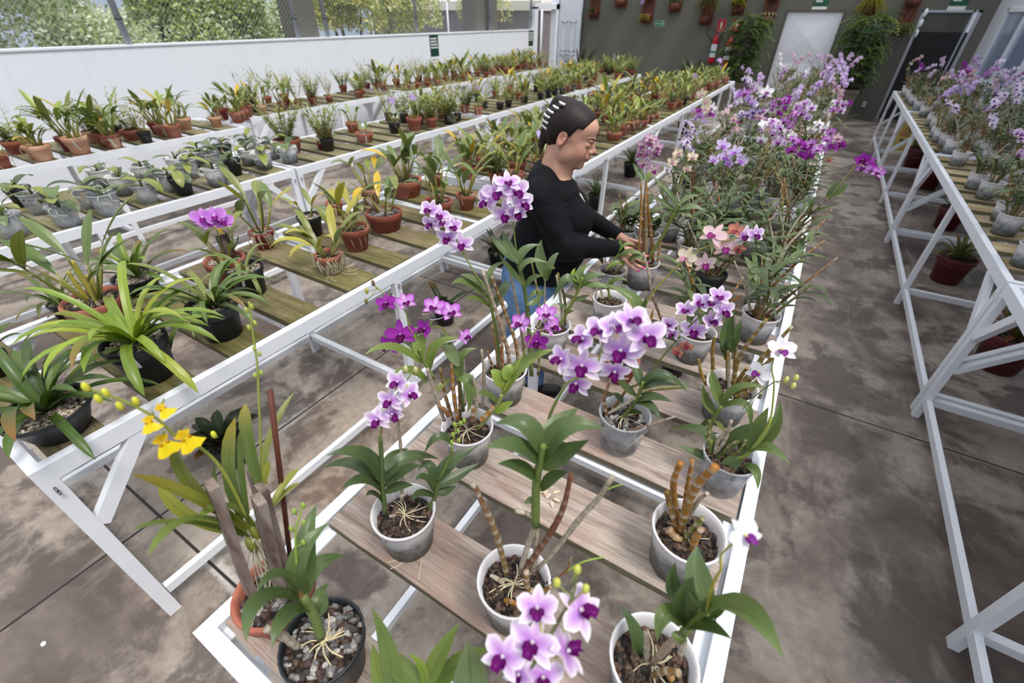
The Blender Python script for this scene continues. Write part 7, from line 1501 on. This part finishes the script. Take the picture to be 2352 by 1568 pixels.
# ---------------------------------------------------------------- the woman
PC = np.array([-.90, 1.66, 0.0]); PL_ = nrm(PC); PF = np.array([PL_[1], -PL_[0], 0.0])     # PF: the way she faces, PL_: her left
def pw(f, l, u): return PC + PF * f + PL_ * l + np.array([0, 0, u])
class Field:
    def __init__(s, lo, hi, h):
        s.h = h; s.ax = [np.arange(lo[i], hi[i] + h, h, dtype=np.float32) for i in range(3)]; s.d = np.full([len(a) for a in s.ax], 0.5, np.float32)
    def sub(s, c, r):
        sl = []
        for i in range(3):
            a = int(max(0, np.searchsorted(s.ax[i], c[i] - r[i]))); b = int(min(len(s.ax[i]), np.searchsorted(s.ax[i], c[i] + r[i]))); sl.append(slice(a, max(a, b)))
        sl = tuple(sl); X, Y, Z = np.meshgrid(s.ax[0][sl[0]], s.ax[1][sl[1]], s.ax[2][sl[2]], indexing='ij'); return sl, X, Y, Z
    def put(s, sl, e, k, sub=False):
        d = s.d[sl]
        if sub: e = -e; hh = np.clip(0.5 - 0.5 * (d - e) / k, 0, 1) if k else (e > d).astype(np.float32); s.d[sl] = d * (1 - hh) + e * hh + (k * hh * (1 - hh) if k else 0) if k else np.maximum(d, e)
        elif k: hh = np.clip(0.5 + 0.5 * (d - e) / k, 0, 1); s.d[sl] = d * (1 - hh) + e * hh - k * hh * (1 - hh)
        else: s.d[sl] = np.minimum(d, e)
    def ell(s, c, r, k=0.015, R=None, sub=False):
        m = max(r) + 0.03 + k; sl, X, Y, Z = s.sub(c, (m, m, m))
        if X.size == 0: return
        P = np.stack([X - c[0], Y - c[1], Z - c[2]], -1)
        if R is not None: P = P @ np.asarray(R, np.float32)
        q = P / np.array(r, np.float32); k0 = np.linalg.norm(q, axis=-1); k1 = np.linalg.norm(q / np.array(r, np.float32), axis=-1) + 1e-6
        s.put(sl, (k0 * (k0 - 1) / k1).astype(np.float32), k, sub)
    def cap(s, a, b, ra, rb, k=0.015, flat=None, sub=False):
        a = np.array(a, np.float32); b = np.array(b, np.float32); m = max(ra, rb) + 0.03 + k; c = (a + b) / 2; r = np.abs(a - b) / 2 + m; sl, X, Y, Z = s.sub(c, r)
        if X.size == 0: return
        P = np.stack([X, Y, Z], -1) - a; ab = b - a; t = np.clip((P @ ab) / float(ab @ ab), 0, 1); q = P - t[..., None] * ab
        if flat is not None: q = q * np.array(flat, np.float32)
        s.put(sl, (np.linalg.norm(q, axis=-1) - (ra + (rb - ra) * t)).astype(np.float32), k, sub)
    def loft(s, zs, fc, ha, hb, k=0.02, lc=None):
        sl, X, Y, Z = s.sub((0, 0, (zs[0] + zs[-1]) / 2), (9, 9, abs(zs[-1] - zs[0]) / 2 + .05)); zc = np.clip(Z, zs[0], zs[-1])
        C = np.interp(zc, zs, fc); A = np.interp(zc, zs, ha); B = np.interp(zc, zs, hb); L0 = np.interp(zc, zs, lc) if lc is not None else 0
        n = (np.abs((X - C) / A) ** 2.3 + np.abs((Y - L0) / B) ** 2.3) ** (1 / 2.3); e = (n - 1) * np.minimum(A, B); e = np.maximum(e, np.abs(Z - (zs[0] + zs[-1]) / 2) - abs(zs[-1] - zs[0]) / 2)
        s.put(sl, e.astype(np.float32), k)
    def cut(s, n, c):          # keep the side where n.p < c
        X, Y, Z = np.meshgrid(*s.ax, indexing='ij'); s.d = np.maximum(s.d, (X * n[0] + Y * n[1] + Z * n[2] - c).astype(np.float32))
    def mesh(s):
        d = s.d; ins = d < 0; nx, ny, nz = d.shape
        cube = np.zeros((nx - 1, ny - 1, nz - 1), np.int8)
        for i in (0, 1):
            for j in (0, 1):
                for k in (0, 1): cube += ins[i:nx - 1 + i, j:ny - 1 + j, k:nz - 1 + k]
        act = (cube > 0) & (cube < 8); idx = -np.ones(act.shape, np.int64); I = np.argwhere(act); idx[act] = np.arange(len(I)); acc = np.zeros((len(I), 3)); cnt = np.zeros(len(I))
        for ax in range(3):
            o1, o2 = [q for q in range(3) if q != ax]
            for u in (0, 1):
                for v in (0, 1):
                    p = I.copy(); p[:, o1] += u; p[:, o2] += v; q = p.copy(); q[:, ax] += 1
                    a = d[tuple(p.T)]; b = d[tuple(q.T)]; mk = (a < 0) != (b < 0); t = np.where(mk, a / np.where(mk, a - b, 1), 0); pt = p.astype(float); pt[:, ax] += t; acc += pt * mk[:, None]; cnt += mk
        V = acc / cnt[:, None]; W = np.stack([s.ax[i][0] + V[:, i] * s.h for i in range(3)], -1); Fc = []
        for ax in range(3):
            sl0 = [slice(None)] * 3; sl1 = [slice(None)] * 3; sl0[ax] = slice(0, -1); sl1[ax] = slice(1, None); a = ins[tuple(sl0)]; b = ins[tuple(sl1)]; E = np.argwhere(a != b); o1, o2 = (ax + 1) % 3, (ax + 2) % 3
            E = E[(E[:, o1] > 0) & (E[:, o2] > 0) & (E[:, o1] < d.shape[o1] - 1) & (E[:, o2] < d.shape[o2] - 1)]; fl = a[tuple(E.T)]; qs = []
            for du, dv in ((-1, -1), (0, -1), (0, 0), (-1, 0)): c = E.copy(); c[:, o1] += du; c[:, o2] += dv; qs.append(idx[tuple(c.T)])
            Q = np.stack(qs, -1); Q[~fl] = Q[~fl][:, ::-1]; Fc.append(Q)
        Fq = np.concatenate(Fc); Fq = Fq[(Fq >= 0).all(1)]
        return W, Fq
def skinmesh(name, W, Fq, mat, colf=None, smooth=2, T=None):
    # light smoothing, then place in the room
    n = len(W)
    for _ in range(smooth):
        acc = np.zeros((n, 3)); c = np.zeros(n)
        for i in range(4):
            a, b = Fq[:, i], Fq[:, (i + 1) % 4]; np.add.at(acc, a, W[b]); np.add.at(c, a, 1); np.add.at(acc, b, W[a]); np.add.at(c, b, 1)
        W = W * 0.5 + 0.5 * acc / np.maximum(c, 1)[:, None]
    col = colf(W) if colf else np.ones((n, 3)); Pw = PC + W[:, :1] * PF + W[:, 1:2] * PL_ + W[:, 2:3] * np.array([0, 0, 1.0])
    me = bpy.data.meshes.new(name); me.vertices.add(n); me.vertices.foreach_set('co', Pw.astype(np.float32).ravel()); me.loops.add(len(Fq) * 4); me.polygons.add(len(Fq))
    me.loops.foreach_set('vertex_index', Fq.astype(np.int32).ravel()); me.polygons.foreach_set('loop_start', np.arange(0, len(Fq) * 4, 4, dtype=np.int32)); me.polygons.foreach_set('loop_total', np.full(len(Fq), 4, np.int32)); me.polygons.foreach_set('use_smooth', np.ones(len(Fq), bool))
    ca = me.color_attributes.new('tint', 'FLOAT_COLOR', 'POINT'); arr = np.ones((n, 4), np.float32); arr[:, :3] = col; ca.data.foreach_set('color', arr.ravel()); me.materials.append(mat); me.update(); me.validate(); return me
HT = math.radians(17); HY = math.radians(-17)               # chin dropped, head turned a little to her right
HC = np.array([.128, -.004, 1.474])
HR = np.array([[math.cos(HY), -math.sin(HY), 0], [math.sin(HY), math.cos(HY), 0], [0, 0, 1]]) @ np.array([[math.cos(HT), 0, math.sin(HT)], [0, 1, 0], [-math.sin(HT), 0, math.cos(HT)]])
def hp(x, y, z): return tuple(HC + HR @ np.array([x, y, z]))
NECK0, NECK1 = hp(-.022, 0, -.045), (.070, 0, 1.325)
SH = {-1: (.020, -.165, 1.280), 1: (.050, .165, 1.275)}; EL = {-1: (.125, -.215, 1.100), 1: (.215, .215, 1.085)}; WR = {-1: (.372, -.070, 1.036), 1: (.388, .060, 1.034)}
FING = {-1: [[(.405, -.080, 1.030), (.440, -.076, 1.018), (.470, -.072, 1.007), (.502, -.064, .999)], [(.402, -.092, 1.022), (.436, -.094, 1.006), (.468, -.094, .992), (.497, -.094, .982)], [(.398, -.104, 1.014), (.426, -.112, .996), (.452, -.118, .980), (.477, -.122, .972)], [(.394, -.112, 1.006), (.416, -.124, .988), (.436, -.130, .973), (.456, -.133, .963)], [(.392, -.066, 1.030), (.414, -.048, 1.026), (.436, -.036, 1.018)]],
        1: [[(.418, .050, 1.034), (.452, .044, 1.026), (.480, .036, 1.020), (.503, .024, 1.016)], [(.418, .058, 1.024), (.452, .054, 1.012), (.482, .044, 1.004), (.504, .030, 1.000)], [(.414, .064, 1.014), (.446, .062, 1.000), (.474, .052, .992), (.494, .038, .988)], [(.408, .068, 1.004), (.434, .066, .990), (.456, .058, .982), (.474, .048, .978)], [(.400, .040, 1.036), (.422, .020, 1.030), (.450, .006, 1.022)]]}
def _woman():
    t = thing('person', 'woman in black long sleeved top and blue jeans, bending to tend the held pot', 'person', PC)
    def kid(name, me):
        o = bpy.data.objects.new(name, me); COL.objects.link(o); o.parent = t; o.location = (-PC[0], -PC[1], 0); return o
    # ---- body: head, neck, arms, hands and trunk in one skin
    B = Field((-.16, -.30, .90), (.55, .30, 1.62), 0.0030)
    B.loft([.90, 1.02, 1.14, 1.25, 1.31], [.03, .065, .085, .07, .065], [.12, .13, .13, .10, .07], [.13, .13, .135, .14, .13], .02)
    B.cap(NECK1, NECK0, .058, .054, .03); B.cap((.02, -.13, 1.28), (.04, .13, 1.28), .045, .045, .03); B.cap((.10, 0, 1.318), hp(.03, 0, -.088), .040, .034, .03)
    e = B.ell
    e(hp(-.012, 0, .030), (.090, .074, .080), .02, HR); e(hp(.032, 0, -.018), (.064, .061, .078), .025, HR); e(hp(.040, 0, -.066), (.048, .047, .036), .025, HR); e(hp(.074, 0, -.090), (.018, .022, .015), .018, HR)
    e(hp(.045, 0, .048), (.052, .058, .044), .02, HR)
    for s in (-1, 1):
        e(hp(.056, s * .036, -.036), (.030, .022, .030), .02, HR); e(hp(.086, s * .020, .018), (.012, .022, .007), .012, HR); e(hp(.010, s * .052, -.055), (.030, .014, .030), .02, HR)
        e(hp(.103, s * .028, .002), (.018, .015, .0095), .010, HR, True); e(hp(.078, s * .0300, .0005), (.0165, .0165, .0115), .004, HR)
    B.cap(hp(.090, 0, .014), hp(.106, 0, -.018), .0065, .0085, .010); e(hp(.109, 0, -.023), (.0105, .0095, .0085), .008, HR)
    for s in (-1, 1): e(hp(.099, s * .0115, -.027), (.0105, .0070, .0068), .006, HR); e(hp(.104, s * .0060, -.0335), (.004, .003, .003), .002, HR, True)
    e(hp(.090, 0, -.047), (.014, .024, .013), .012, HR); e(hp(.0975, 0, -.0525), (.0085, .0200, .0046), .004, HR); e(hp(.0955, 0, -.0625), (.0085, .0180, .0055), .004, HR); B.cap(hp(.106, -.018, -.0575), hp(.106, .018, -.0575), .0018, .0018, .002, None, True)
    for s in (-1, 1):
        Re = HR @ np.array([[math.cos(.25), 0, math.sin(.25)], [0, 1, 0], [-math.sin(.25), 0, math.cos(.25)]]) @ np.array([[math.cos(s * .35), -math.sin(s * .35), 0], [math.sin(s * .35), math.cos(s * .35), 0], [0, 0, 1]])
        e(hp(-.014, s * .076, -.006), (.0185, .0060, .0310), .006, Re); e(hp(-.011, s * .0835, .000), (.0115, .0085, .0200), .003, Re, True); e(hp(-.004, s * .078, -.006), (.005, .004, .008), .004, HR); e(hp(-.012, s * .074, -.036), (.008, .004, .008), .005, HR)
    for s in (-1, 1):
        B.cap(SH[s], EL[s], .045, .038, .02); B.cap(EL[s], WR[s], .036, .0235, .015, None); w = np.array(WR[s]); Fg = FING[s]; kn = [np.array(q[0]) for q in Fg[:4]]
        for q in kn: B.cap(w, q, .0185, .0115, .008)
        for i, q in enumerate(Fg[:4]):
            r = (.0082, .0084, .0080, .0070)[i]
            for j in range(3): B.cap(q[j], q[j + 1], r - .0006 * j, r - .0006 * (j + 1), .0025)
        q = Fg[4]; B.cap(w, q[0], .019, .0125, .01); B.cap(q[0], q[1], .0115, .0095, .005); B.cap(q[1], q[2], .0095, .0080, .003)
    W, Q = B.mesh()
    skin = np.array(S((206, 158, 136))); lip = np.array(S((176, 100, 100))); blush = np.array(S((194, 128, 110)))
    def colf(W):
        c = np.tile(skin, (len(W), 1)); H = (W - HC) @ HR
        def bl(cc, rr, col, amt):
            nonlocal c
            dd = np.linalg.norm((H - np.array(cc)) / np.array(rr), axis=1); k = np.clip(1 - dd, 0, 1)[:, None] * amt; c = c * (1 - k) + col * k
        for s in (-1, 1): bl((.07, s * .04, -.03), (.05, .035, .035), blush, .7); bl((-.012, s * .078, -.005), (.03, .03, .035), blush, .8)
        bl((.108, 0, -.025), (.03, .03, .02), blush, .6); bl((.10, 0, -.0525), (.02, .024, .008), lip, 1.6); bl((.10, 0, -.0625), (.02, .022, .009), lip, 1.6)
        for s in (-1, 1): bl((.092, s * .030, .004), (.02, .02, .012), np.array(S((160, 112, 96))), .6)
        for s in (-1, 1):
            for q in FING[s][:4]:
                d = np.linalg.norm(W - np.array(q[3]), axis=1); k = np.clip(1 - d / .02, 0, 1)[:, None] * .5; c = c * (1 - k) + blush * k
        return np.clip(c, 0, 1)
    tt = NT('skin'); c0 = attr_col(tt); nz = tt.noise(tt.coord(), 90, 4); p = tt.pbr(Base_Color=tt.mix(tt.ramp(nz, [(.35, .12), (.6, 0.0)]), c0, S((150, 96, 78))), Roughness=.48, Specular_IOR_Level=.4, Subsurface_Weight=.12, Subsurface_Radius=(.012, .005, .003), Normal=tt.bump(tt.noise(tt.coord(), 260, 3), .12, .001)); skm = tt.done(p)
    me = skinmesh('body', W, Q, skm, colf, 1); body = kid('body', me)
    from mathutils.bvhtree import BVHTree
    bv = BVHTree.FromPolygons([v.co for v in me.vertices], [tuple(pp.vertices) for pp in me.polygons])
    def hit(p, d):
        a = Vector(pw(*p)); dd = Vector(PF * d[0] + PL_ * d[1] + np.array([0, 0, d[2]])).normalized(); r = bv.ray_cast(a - dd * .08, dd); return np.array(r[0]) if r[0] is not None else np.array(a)
    def hdir(x, y, z): return tuple(HR @ np.array([x, y, z]))
    dark = S((34, 22, 20))
    for s in (-1, 1):
        b = MB(); P_ = [hit(hp(.10, s * yy, zz), hdir(-1, -s * .35, 0)) for yy, zz in ((.012, .0190), (.020, .0225), (.032, .0255), (.044, .0250), (.054, .0190))]; b.tube(spl(P_, 4), [.0027 * math.sin(.5 + 2.4 * i / 16) + .0008 for i in range(17)], 6, dark); add('eyebrow', b, M['tint'], body)
        b = MB(); P_ = [hit(hp(.10, s * yy, zz), hdir(-1, -s * .3, 0)) for yy, zz in ((.015, -.004), (.022, -.0075), (.031, -.0090), (.040, -.0078), (.048, -.0030))]; b.tube(spl(P_, 4), .0014, 5, dark); add('eyelashes', b, M['tint'], body)
        for q in FING[s][:5]:
            a, c = np.array(q[-2]), np.array(q[-1]); d = nrm(c - a); up = nrm(np.array([0, -.55 if s == -1 else -.5, .8]) - d * np.dot(d, (0, -.55 if s == -1 else -.5, .8))); b = MB(); ctr = pw(*(c + up * .0045 + d * .001)); dw = PF * d[0] + PL_ * d[1] + np.array([0, 0, d[2]]); uw = PF * up[0] + PL_ * up[1] + np.array([0, 0, up[2]]); sw = np.cross(dw, uw)
            Mx = Matrix([[dw[i], sw[i], uw[i]] for i in range(3)]); b.blob(ctr, (.0068, .0052, .0022), S((190, 30, 130)), nu=10, nv=6, M=Mx); add('fingernail', b, M['gloss'], body)
    for o in body.children: o.parent = body
    # earring: two small hoops on the near ear lobe
    for dx, rr_ in ((0, .0060), (-.010, .0048)):
        b = MB(); c = pw(*hp(-.012 + dx, -.081, -.046 - dx * .4)); b.tube([c + (PF * math.cos(a) * .4 + np.array([0, 0, 1]) * math.sin(a)) * rr_ for a in np.linspace(0, 2 * PI, 13)], .0011, 5); kk = add('earring', b, plain('silver', S((220, 216, 205)), .2, 1.0), t); kk.location = (-PC[0], -PC[1], 0)
    # ---- hair
    G = Field((-.06, -.12, 1.36), (.26, .12, 1.66), 0.0028); e = G.ell
    e(hp(-.012, 0, .034), (.0965, .0805, .086), .01, HR); e(hp(.034, 0, .050), (.058, .063, .050), .02, HR); e(hp(-.05, 0, .0), (.05, .066, .07), .02, HR)
    X, Y, Z = np.meshgrid(*G.ax, indexing='ij'); Hx = (X - HC[0]) * HR[0, 0] + Y * HR[1, 0] + (Z - HC[2]) * HR[2, 0]; Hz = (X - HC[0]) * HR[0, 2] + Y * HR[1, 2] + (Z - HC[2]) * HR[2, 2]; Y = (X - HC[0]) * HR[0, 1] + Y * HR[1, 1] + (Z - HC[2]) * HR[2, 1]
    hl = np.interp(Hz, [-.10, -.062, -.045, -.03, -.005, .03, .06, .082, .10], [-.05, -.048, -.034, -.002, .026, .040, .056, .068, .080]); G.d = np.maximum(G.d, (Hx - hl + np.abs(Y) * .25 * (Hz < .05) - .0).astype(np.float32) * .8);
    earcut = .024 - np.sqrt((Hx + .010) ** 2 + ((Hz + .010) * .70) ** 2); earcut = np.where(np.abs(Y) > .05, earcut, -1.0); G.d = np.maximum(G.d, earcut.astype(np.float32))
    e(hp(-.062, .0, .096), (.042, .036, .020), .012, HR); e(hp(-.095, 0, .055), (.020, .034, .050), .012, HR); e(hp(-.045, .008, .106), (.026, .026, .014), .008, HR)
    G.cap(hp(-.100, -.004, .03), hp(-.096, -.008, -.075), .020, .014, .012, (1, .7, 1)); G.cap(hp(-.092, -.024, .02), hp(-.084, -.026, -.100), .011, .004, .006); G.cap(hp(-.100, .010, .0), hp(-.092, .010, -.115), .011, .004, .006)
    W, Q = G.mesh(); tt = NT('dark_hair'); v = tt.coord(scale=(1, 1, 1)); mp = tt.n('Mapping', Scale=(40, 40, 260), Vector=tt.n('TexCoord').outputs['Object']); st = tt.noise(mp.outputs[0], 1.0, 5, .7)
    p = tt.pbr(Base_Color=tt.mix(st, S((10, 7, 7)), S((44, 32, 29))), Roughness=.5, Specular_IOR_Level=.28, Normal=tt.bump(st, .5, .002)); kid('hair', skinmesh('hair', W, Q, tt.done(p), None, 1))
    # striped claw clip along the back of the head
    b = MB(); pts = []; nb = 11
    for i in range(nb + 1):
        a = i / nb; x = -.065 - .042 * math.sin(a * 2.3); z = .102 - .110 * a; pts.append((x, z))
    for i in range(nb):
        c = S((236, 236, 230)) if i % 2 == 0 else S((16, 14, 16)); (x0, z0), (x1, z1) = pts[i], pts[i + 1]; x, z = (x0 + x1) / 2, (z0 + z1) / 2
        P_ = [pw(*hp(x - .012, -.004, z)), pw(*hp(x - .010, -.022, z + .001)), pw(*hp(x + .004, -.040, z + .002)), pw(*hp(x + .020, -.051, z + .004))]; b.tube(spl(P_, 4), .0050, 6, c)
    for (x0, z0), (x1, z1) in zip(pts[:-1], pts[1:]): b.tube([pw(*hp(x0 - .012, -.002, z0)), pw(*hp(x1 - .012, -.002, z1))], .0045, 6, S((232, 232, 226)))
    k = add('hair_claw', b, M['gloss'], t); k.location = (-PC[0], -PC[1], 0)
    # ---- shirt
    T = Field((-.24, -.30, .80), (.44, .30, 1.42), 0.0042)
    T.loft([.80, .90, 1.0, 1.08, 1.15, 1.22, 1.28, 1.315], [.000, .025, .050, .070, .086, .076, .066, .062], [.158, .160, .160, .156, .152, .132, .108, .075], [.175, .176, .170, .168, .172, .170, .162, .140], .03)
    T.ell((.105, 0, .975), (.125, .150, .105), .04)
    for s in (-1, 1): T.ell((.165, s * .078, 1.150), (.078, .075, .080), .035)
    T.cap((.018, -.135, 1.285), (.040, .135, 1.285), .062, .062, .03); T.cap((.03, -.06, 1.315), (.05, .06, 1.315), .055, .055, .03)
    for s in (-1, 1): T.cap(SH[s], EL[s], .0640, .0520, .025); T.cap(EL[s], WR[s], .0520, .0330, .02); T.cap(EL[s], (EL[s][0] + .02, EL[s][1], EL[s][2] - .014), .046, .040, .03)
    X, Y, Z = np.meshgrid(*T.ax, indexing='ij')
    wr = 0.0035 * np.sin(55 * Z + 22 * Y + 14 * X + 2 * np.sin(9 * Y)) * np.clip((1.10 - Z) / .15, 0, 1) + .0030 * np.sin(70 * X + 40 * Z) * np.clip((np.abs(Y) - .13) / .06, 0, 1) * (Z < 1.15)
    wr += .004 * np.sin(28 * (X + Z) + 30 * np.abs(Y)) * np.exp(-((Z - 1.20) / .06) ** 2) * (np.abs(Y) > .09)
    T.d += wr.astype(np.float32)
    T.d = np.maximum(T.d, ((.902 - .22 * X) - Z).astype(np.float32))
    # cuffs end at the wrists
    for s in (-1, 1):
        w, el = np.array(WR[s]), np.array(EL[s]); d = nrm(w - el); q = (X - w[0]) * d[0] + (Y - w[1]) * d[1] + (Z - w[2]) * d[2]; near = np.sqrt((X - w[0]) ** 2 + (Y - w[1]) ** 2 + (Z - w[2]) ** 2) < .09; T.d = np.where(near, np.maximum(T.d, q.astype(np.float32) - .004), T.d)
    a = np.array(NECK1) + np.array([.012, 0, .012]); b_ = np.array(NECK0) + np.array([.03, 0, .03]); T.cap(tuple(a), tuple(b_), .064, .080, 0.004, None, True); T.cap((.122, 0, 1.335), (.128, 0, 1.305), .042, .018, .006, None, True)
    W, Q = T.mesh(); tt = NT('black_jersey'); p = tt.pbr(Base_Color=tt.mix(tt.noise(tt.coord(), 8, 3), S((9, 10, 14)), S((16, 17, 23))), Roughness=.8, Specular_IOR_Level=.18, Normal=tt.bump(tt.noise(tt.coord(scale=(1, 1, 2.2)), 9, 4, .55, dist=.8), .6, .014)); sm = skinmesh('shirt', W, Q, tt.done(p), None, 2); shirt = kid('shirt', sm)
    bs = BVHTree.FromPolygons([v.co for v in sm.vertices], [tuple(pp.vertices) for pp in sm.polygons]); b = MB()
    for (l0, l1, z0, z1) in ((-.055, -.035, 1.262, 1.240), (-.050, -.030, 1.238, 1.226), (-.046, -.036, 1.222, 1.190), (-.030, -.018, 1.250, 1.222), (-.030, -.022, 1.212, 1.196), (-.044, -.038, 1.180, 1.170), (-.034, -.030, 1.166, 1.156)):
        k = len(b.v)
        for l, z in ((l0, z0), (l1, z0), (l1, z1), (l0, z1)):
            a = Vector(pw(.5, l, z)); r = bs.ray_cast(a, Vector(-PF)); q = np.array(r[0]) + PF * .0012 if r[0] is not None else np.array(pw(.2, l, z)); b.vert(q)
        b.face((k, k + 1, k + 2, k + 3), False)
    add('chest_print', b, WHITE, shirt)
    # ---- jeans
    J = Field((-.24, -.22, .06), (.24, .24, .97), 0.0055)
    J.loft([.78, .86, .93, .965], [-.005, .0, .012, .02], [.140, .145, .145, .13], [.165, .165, .155, .14], .03)
    for s, kn, an in ((-1, (-.050, -.098, .47), (-.130, -.112, .10)), (1, (.050, .100, .47), (.035, .108, .10))): J.cap((-.002, s * .084, .80), kn, .108, .073, .03); J.cap(kn, an, .073, .052, .03)
    X, Y, Z = np.meshgrid(*J.ax, indexing='ij'); J.d += (.0035 * np.sin(60 * Z + 18 * X + 3 * np.sin(20 * Y)) * (np.exp(-((Z - .47) / .08) ** 2) + np.exp(-((Z - .14) / .06) ** 2) + .4)).astype(np.float32); J.d = np.maximum(J.d, (.09 - Z).astype(np.float32))
    W, Q = J.mesh(); tt = NT('denim'); nz = tt.noise(tt.coord(), 7, 5); p = tt.pbr(Base_Color=tt.mix(tt.ramp(nz, [(.35, 0.), (.65, 1.)]), S((64, 98, 142)), S((104, 140, 180))), Roughness=.85, Normal=tt.bump(tt.noise(tt.coord(scale=(1, 1, 2)), 14, 4), .5, .008)); kid('jeans', skinmesh('jeans', W, Q, tt.done(p), None, 2))
    for s, an, yaw in ((-1, (-.130, -.112), .15), (1, (.035, .108), -.1)):
        K = Field((an[0] - .12, an[1] - .09, -.004), (an[0] + .24, an[1] + .09, .14), 0.004); K.cap((an[0] - .02, an[1], .036), (an[0] + .13, an[1] - s * yaw * .05, .030), .042, .036, .02, (1, 1, 1.25)); K.cap((an[0], an[1], .05), (an[0], an[1], .11), .046, .048, .02); K.d = np.maximum(K.d, -(K.ax[2][None, None, :] - .002) * np.ones_like(K.d))
        W, Q = K.mesh(); kid('shoe', skinmesh('shoe', W, Q, plain('black_rubber_shoe', S((24, 24, 26)), .5), None, 1))
_woman()
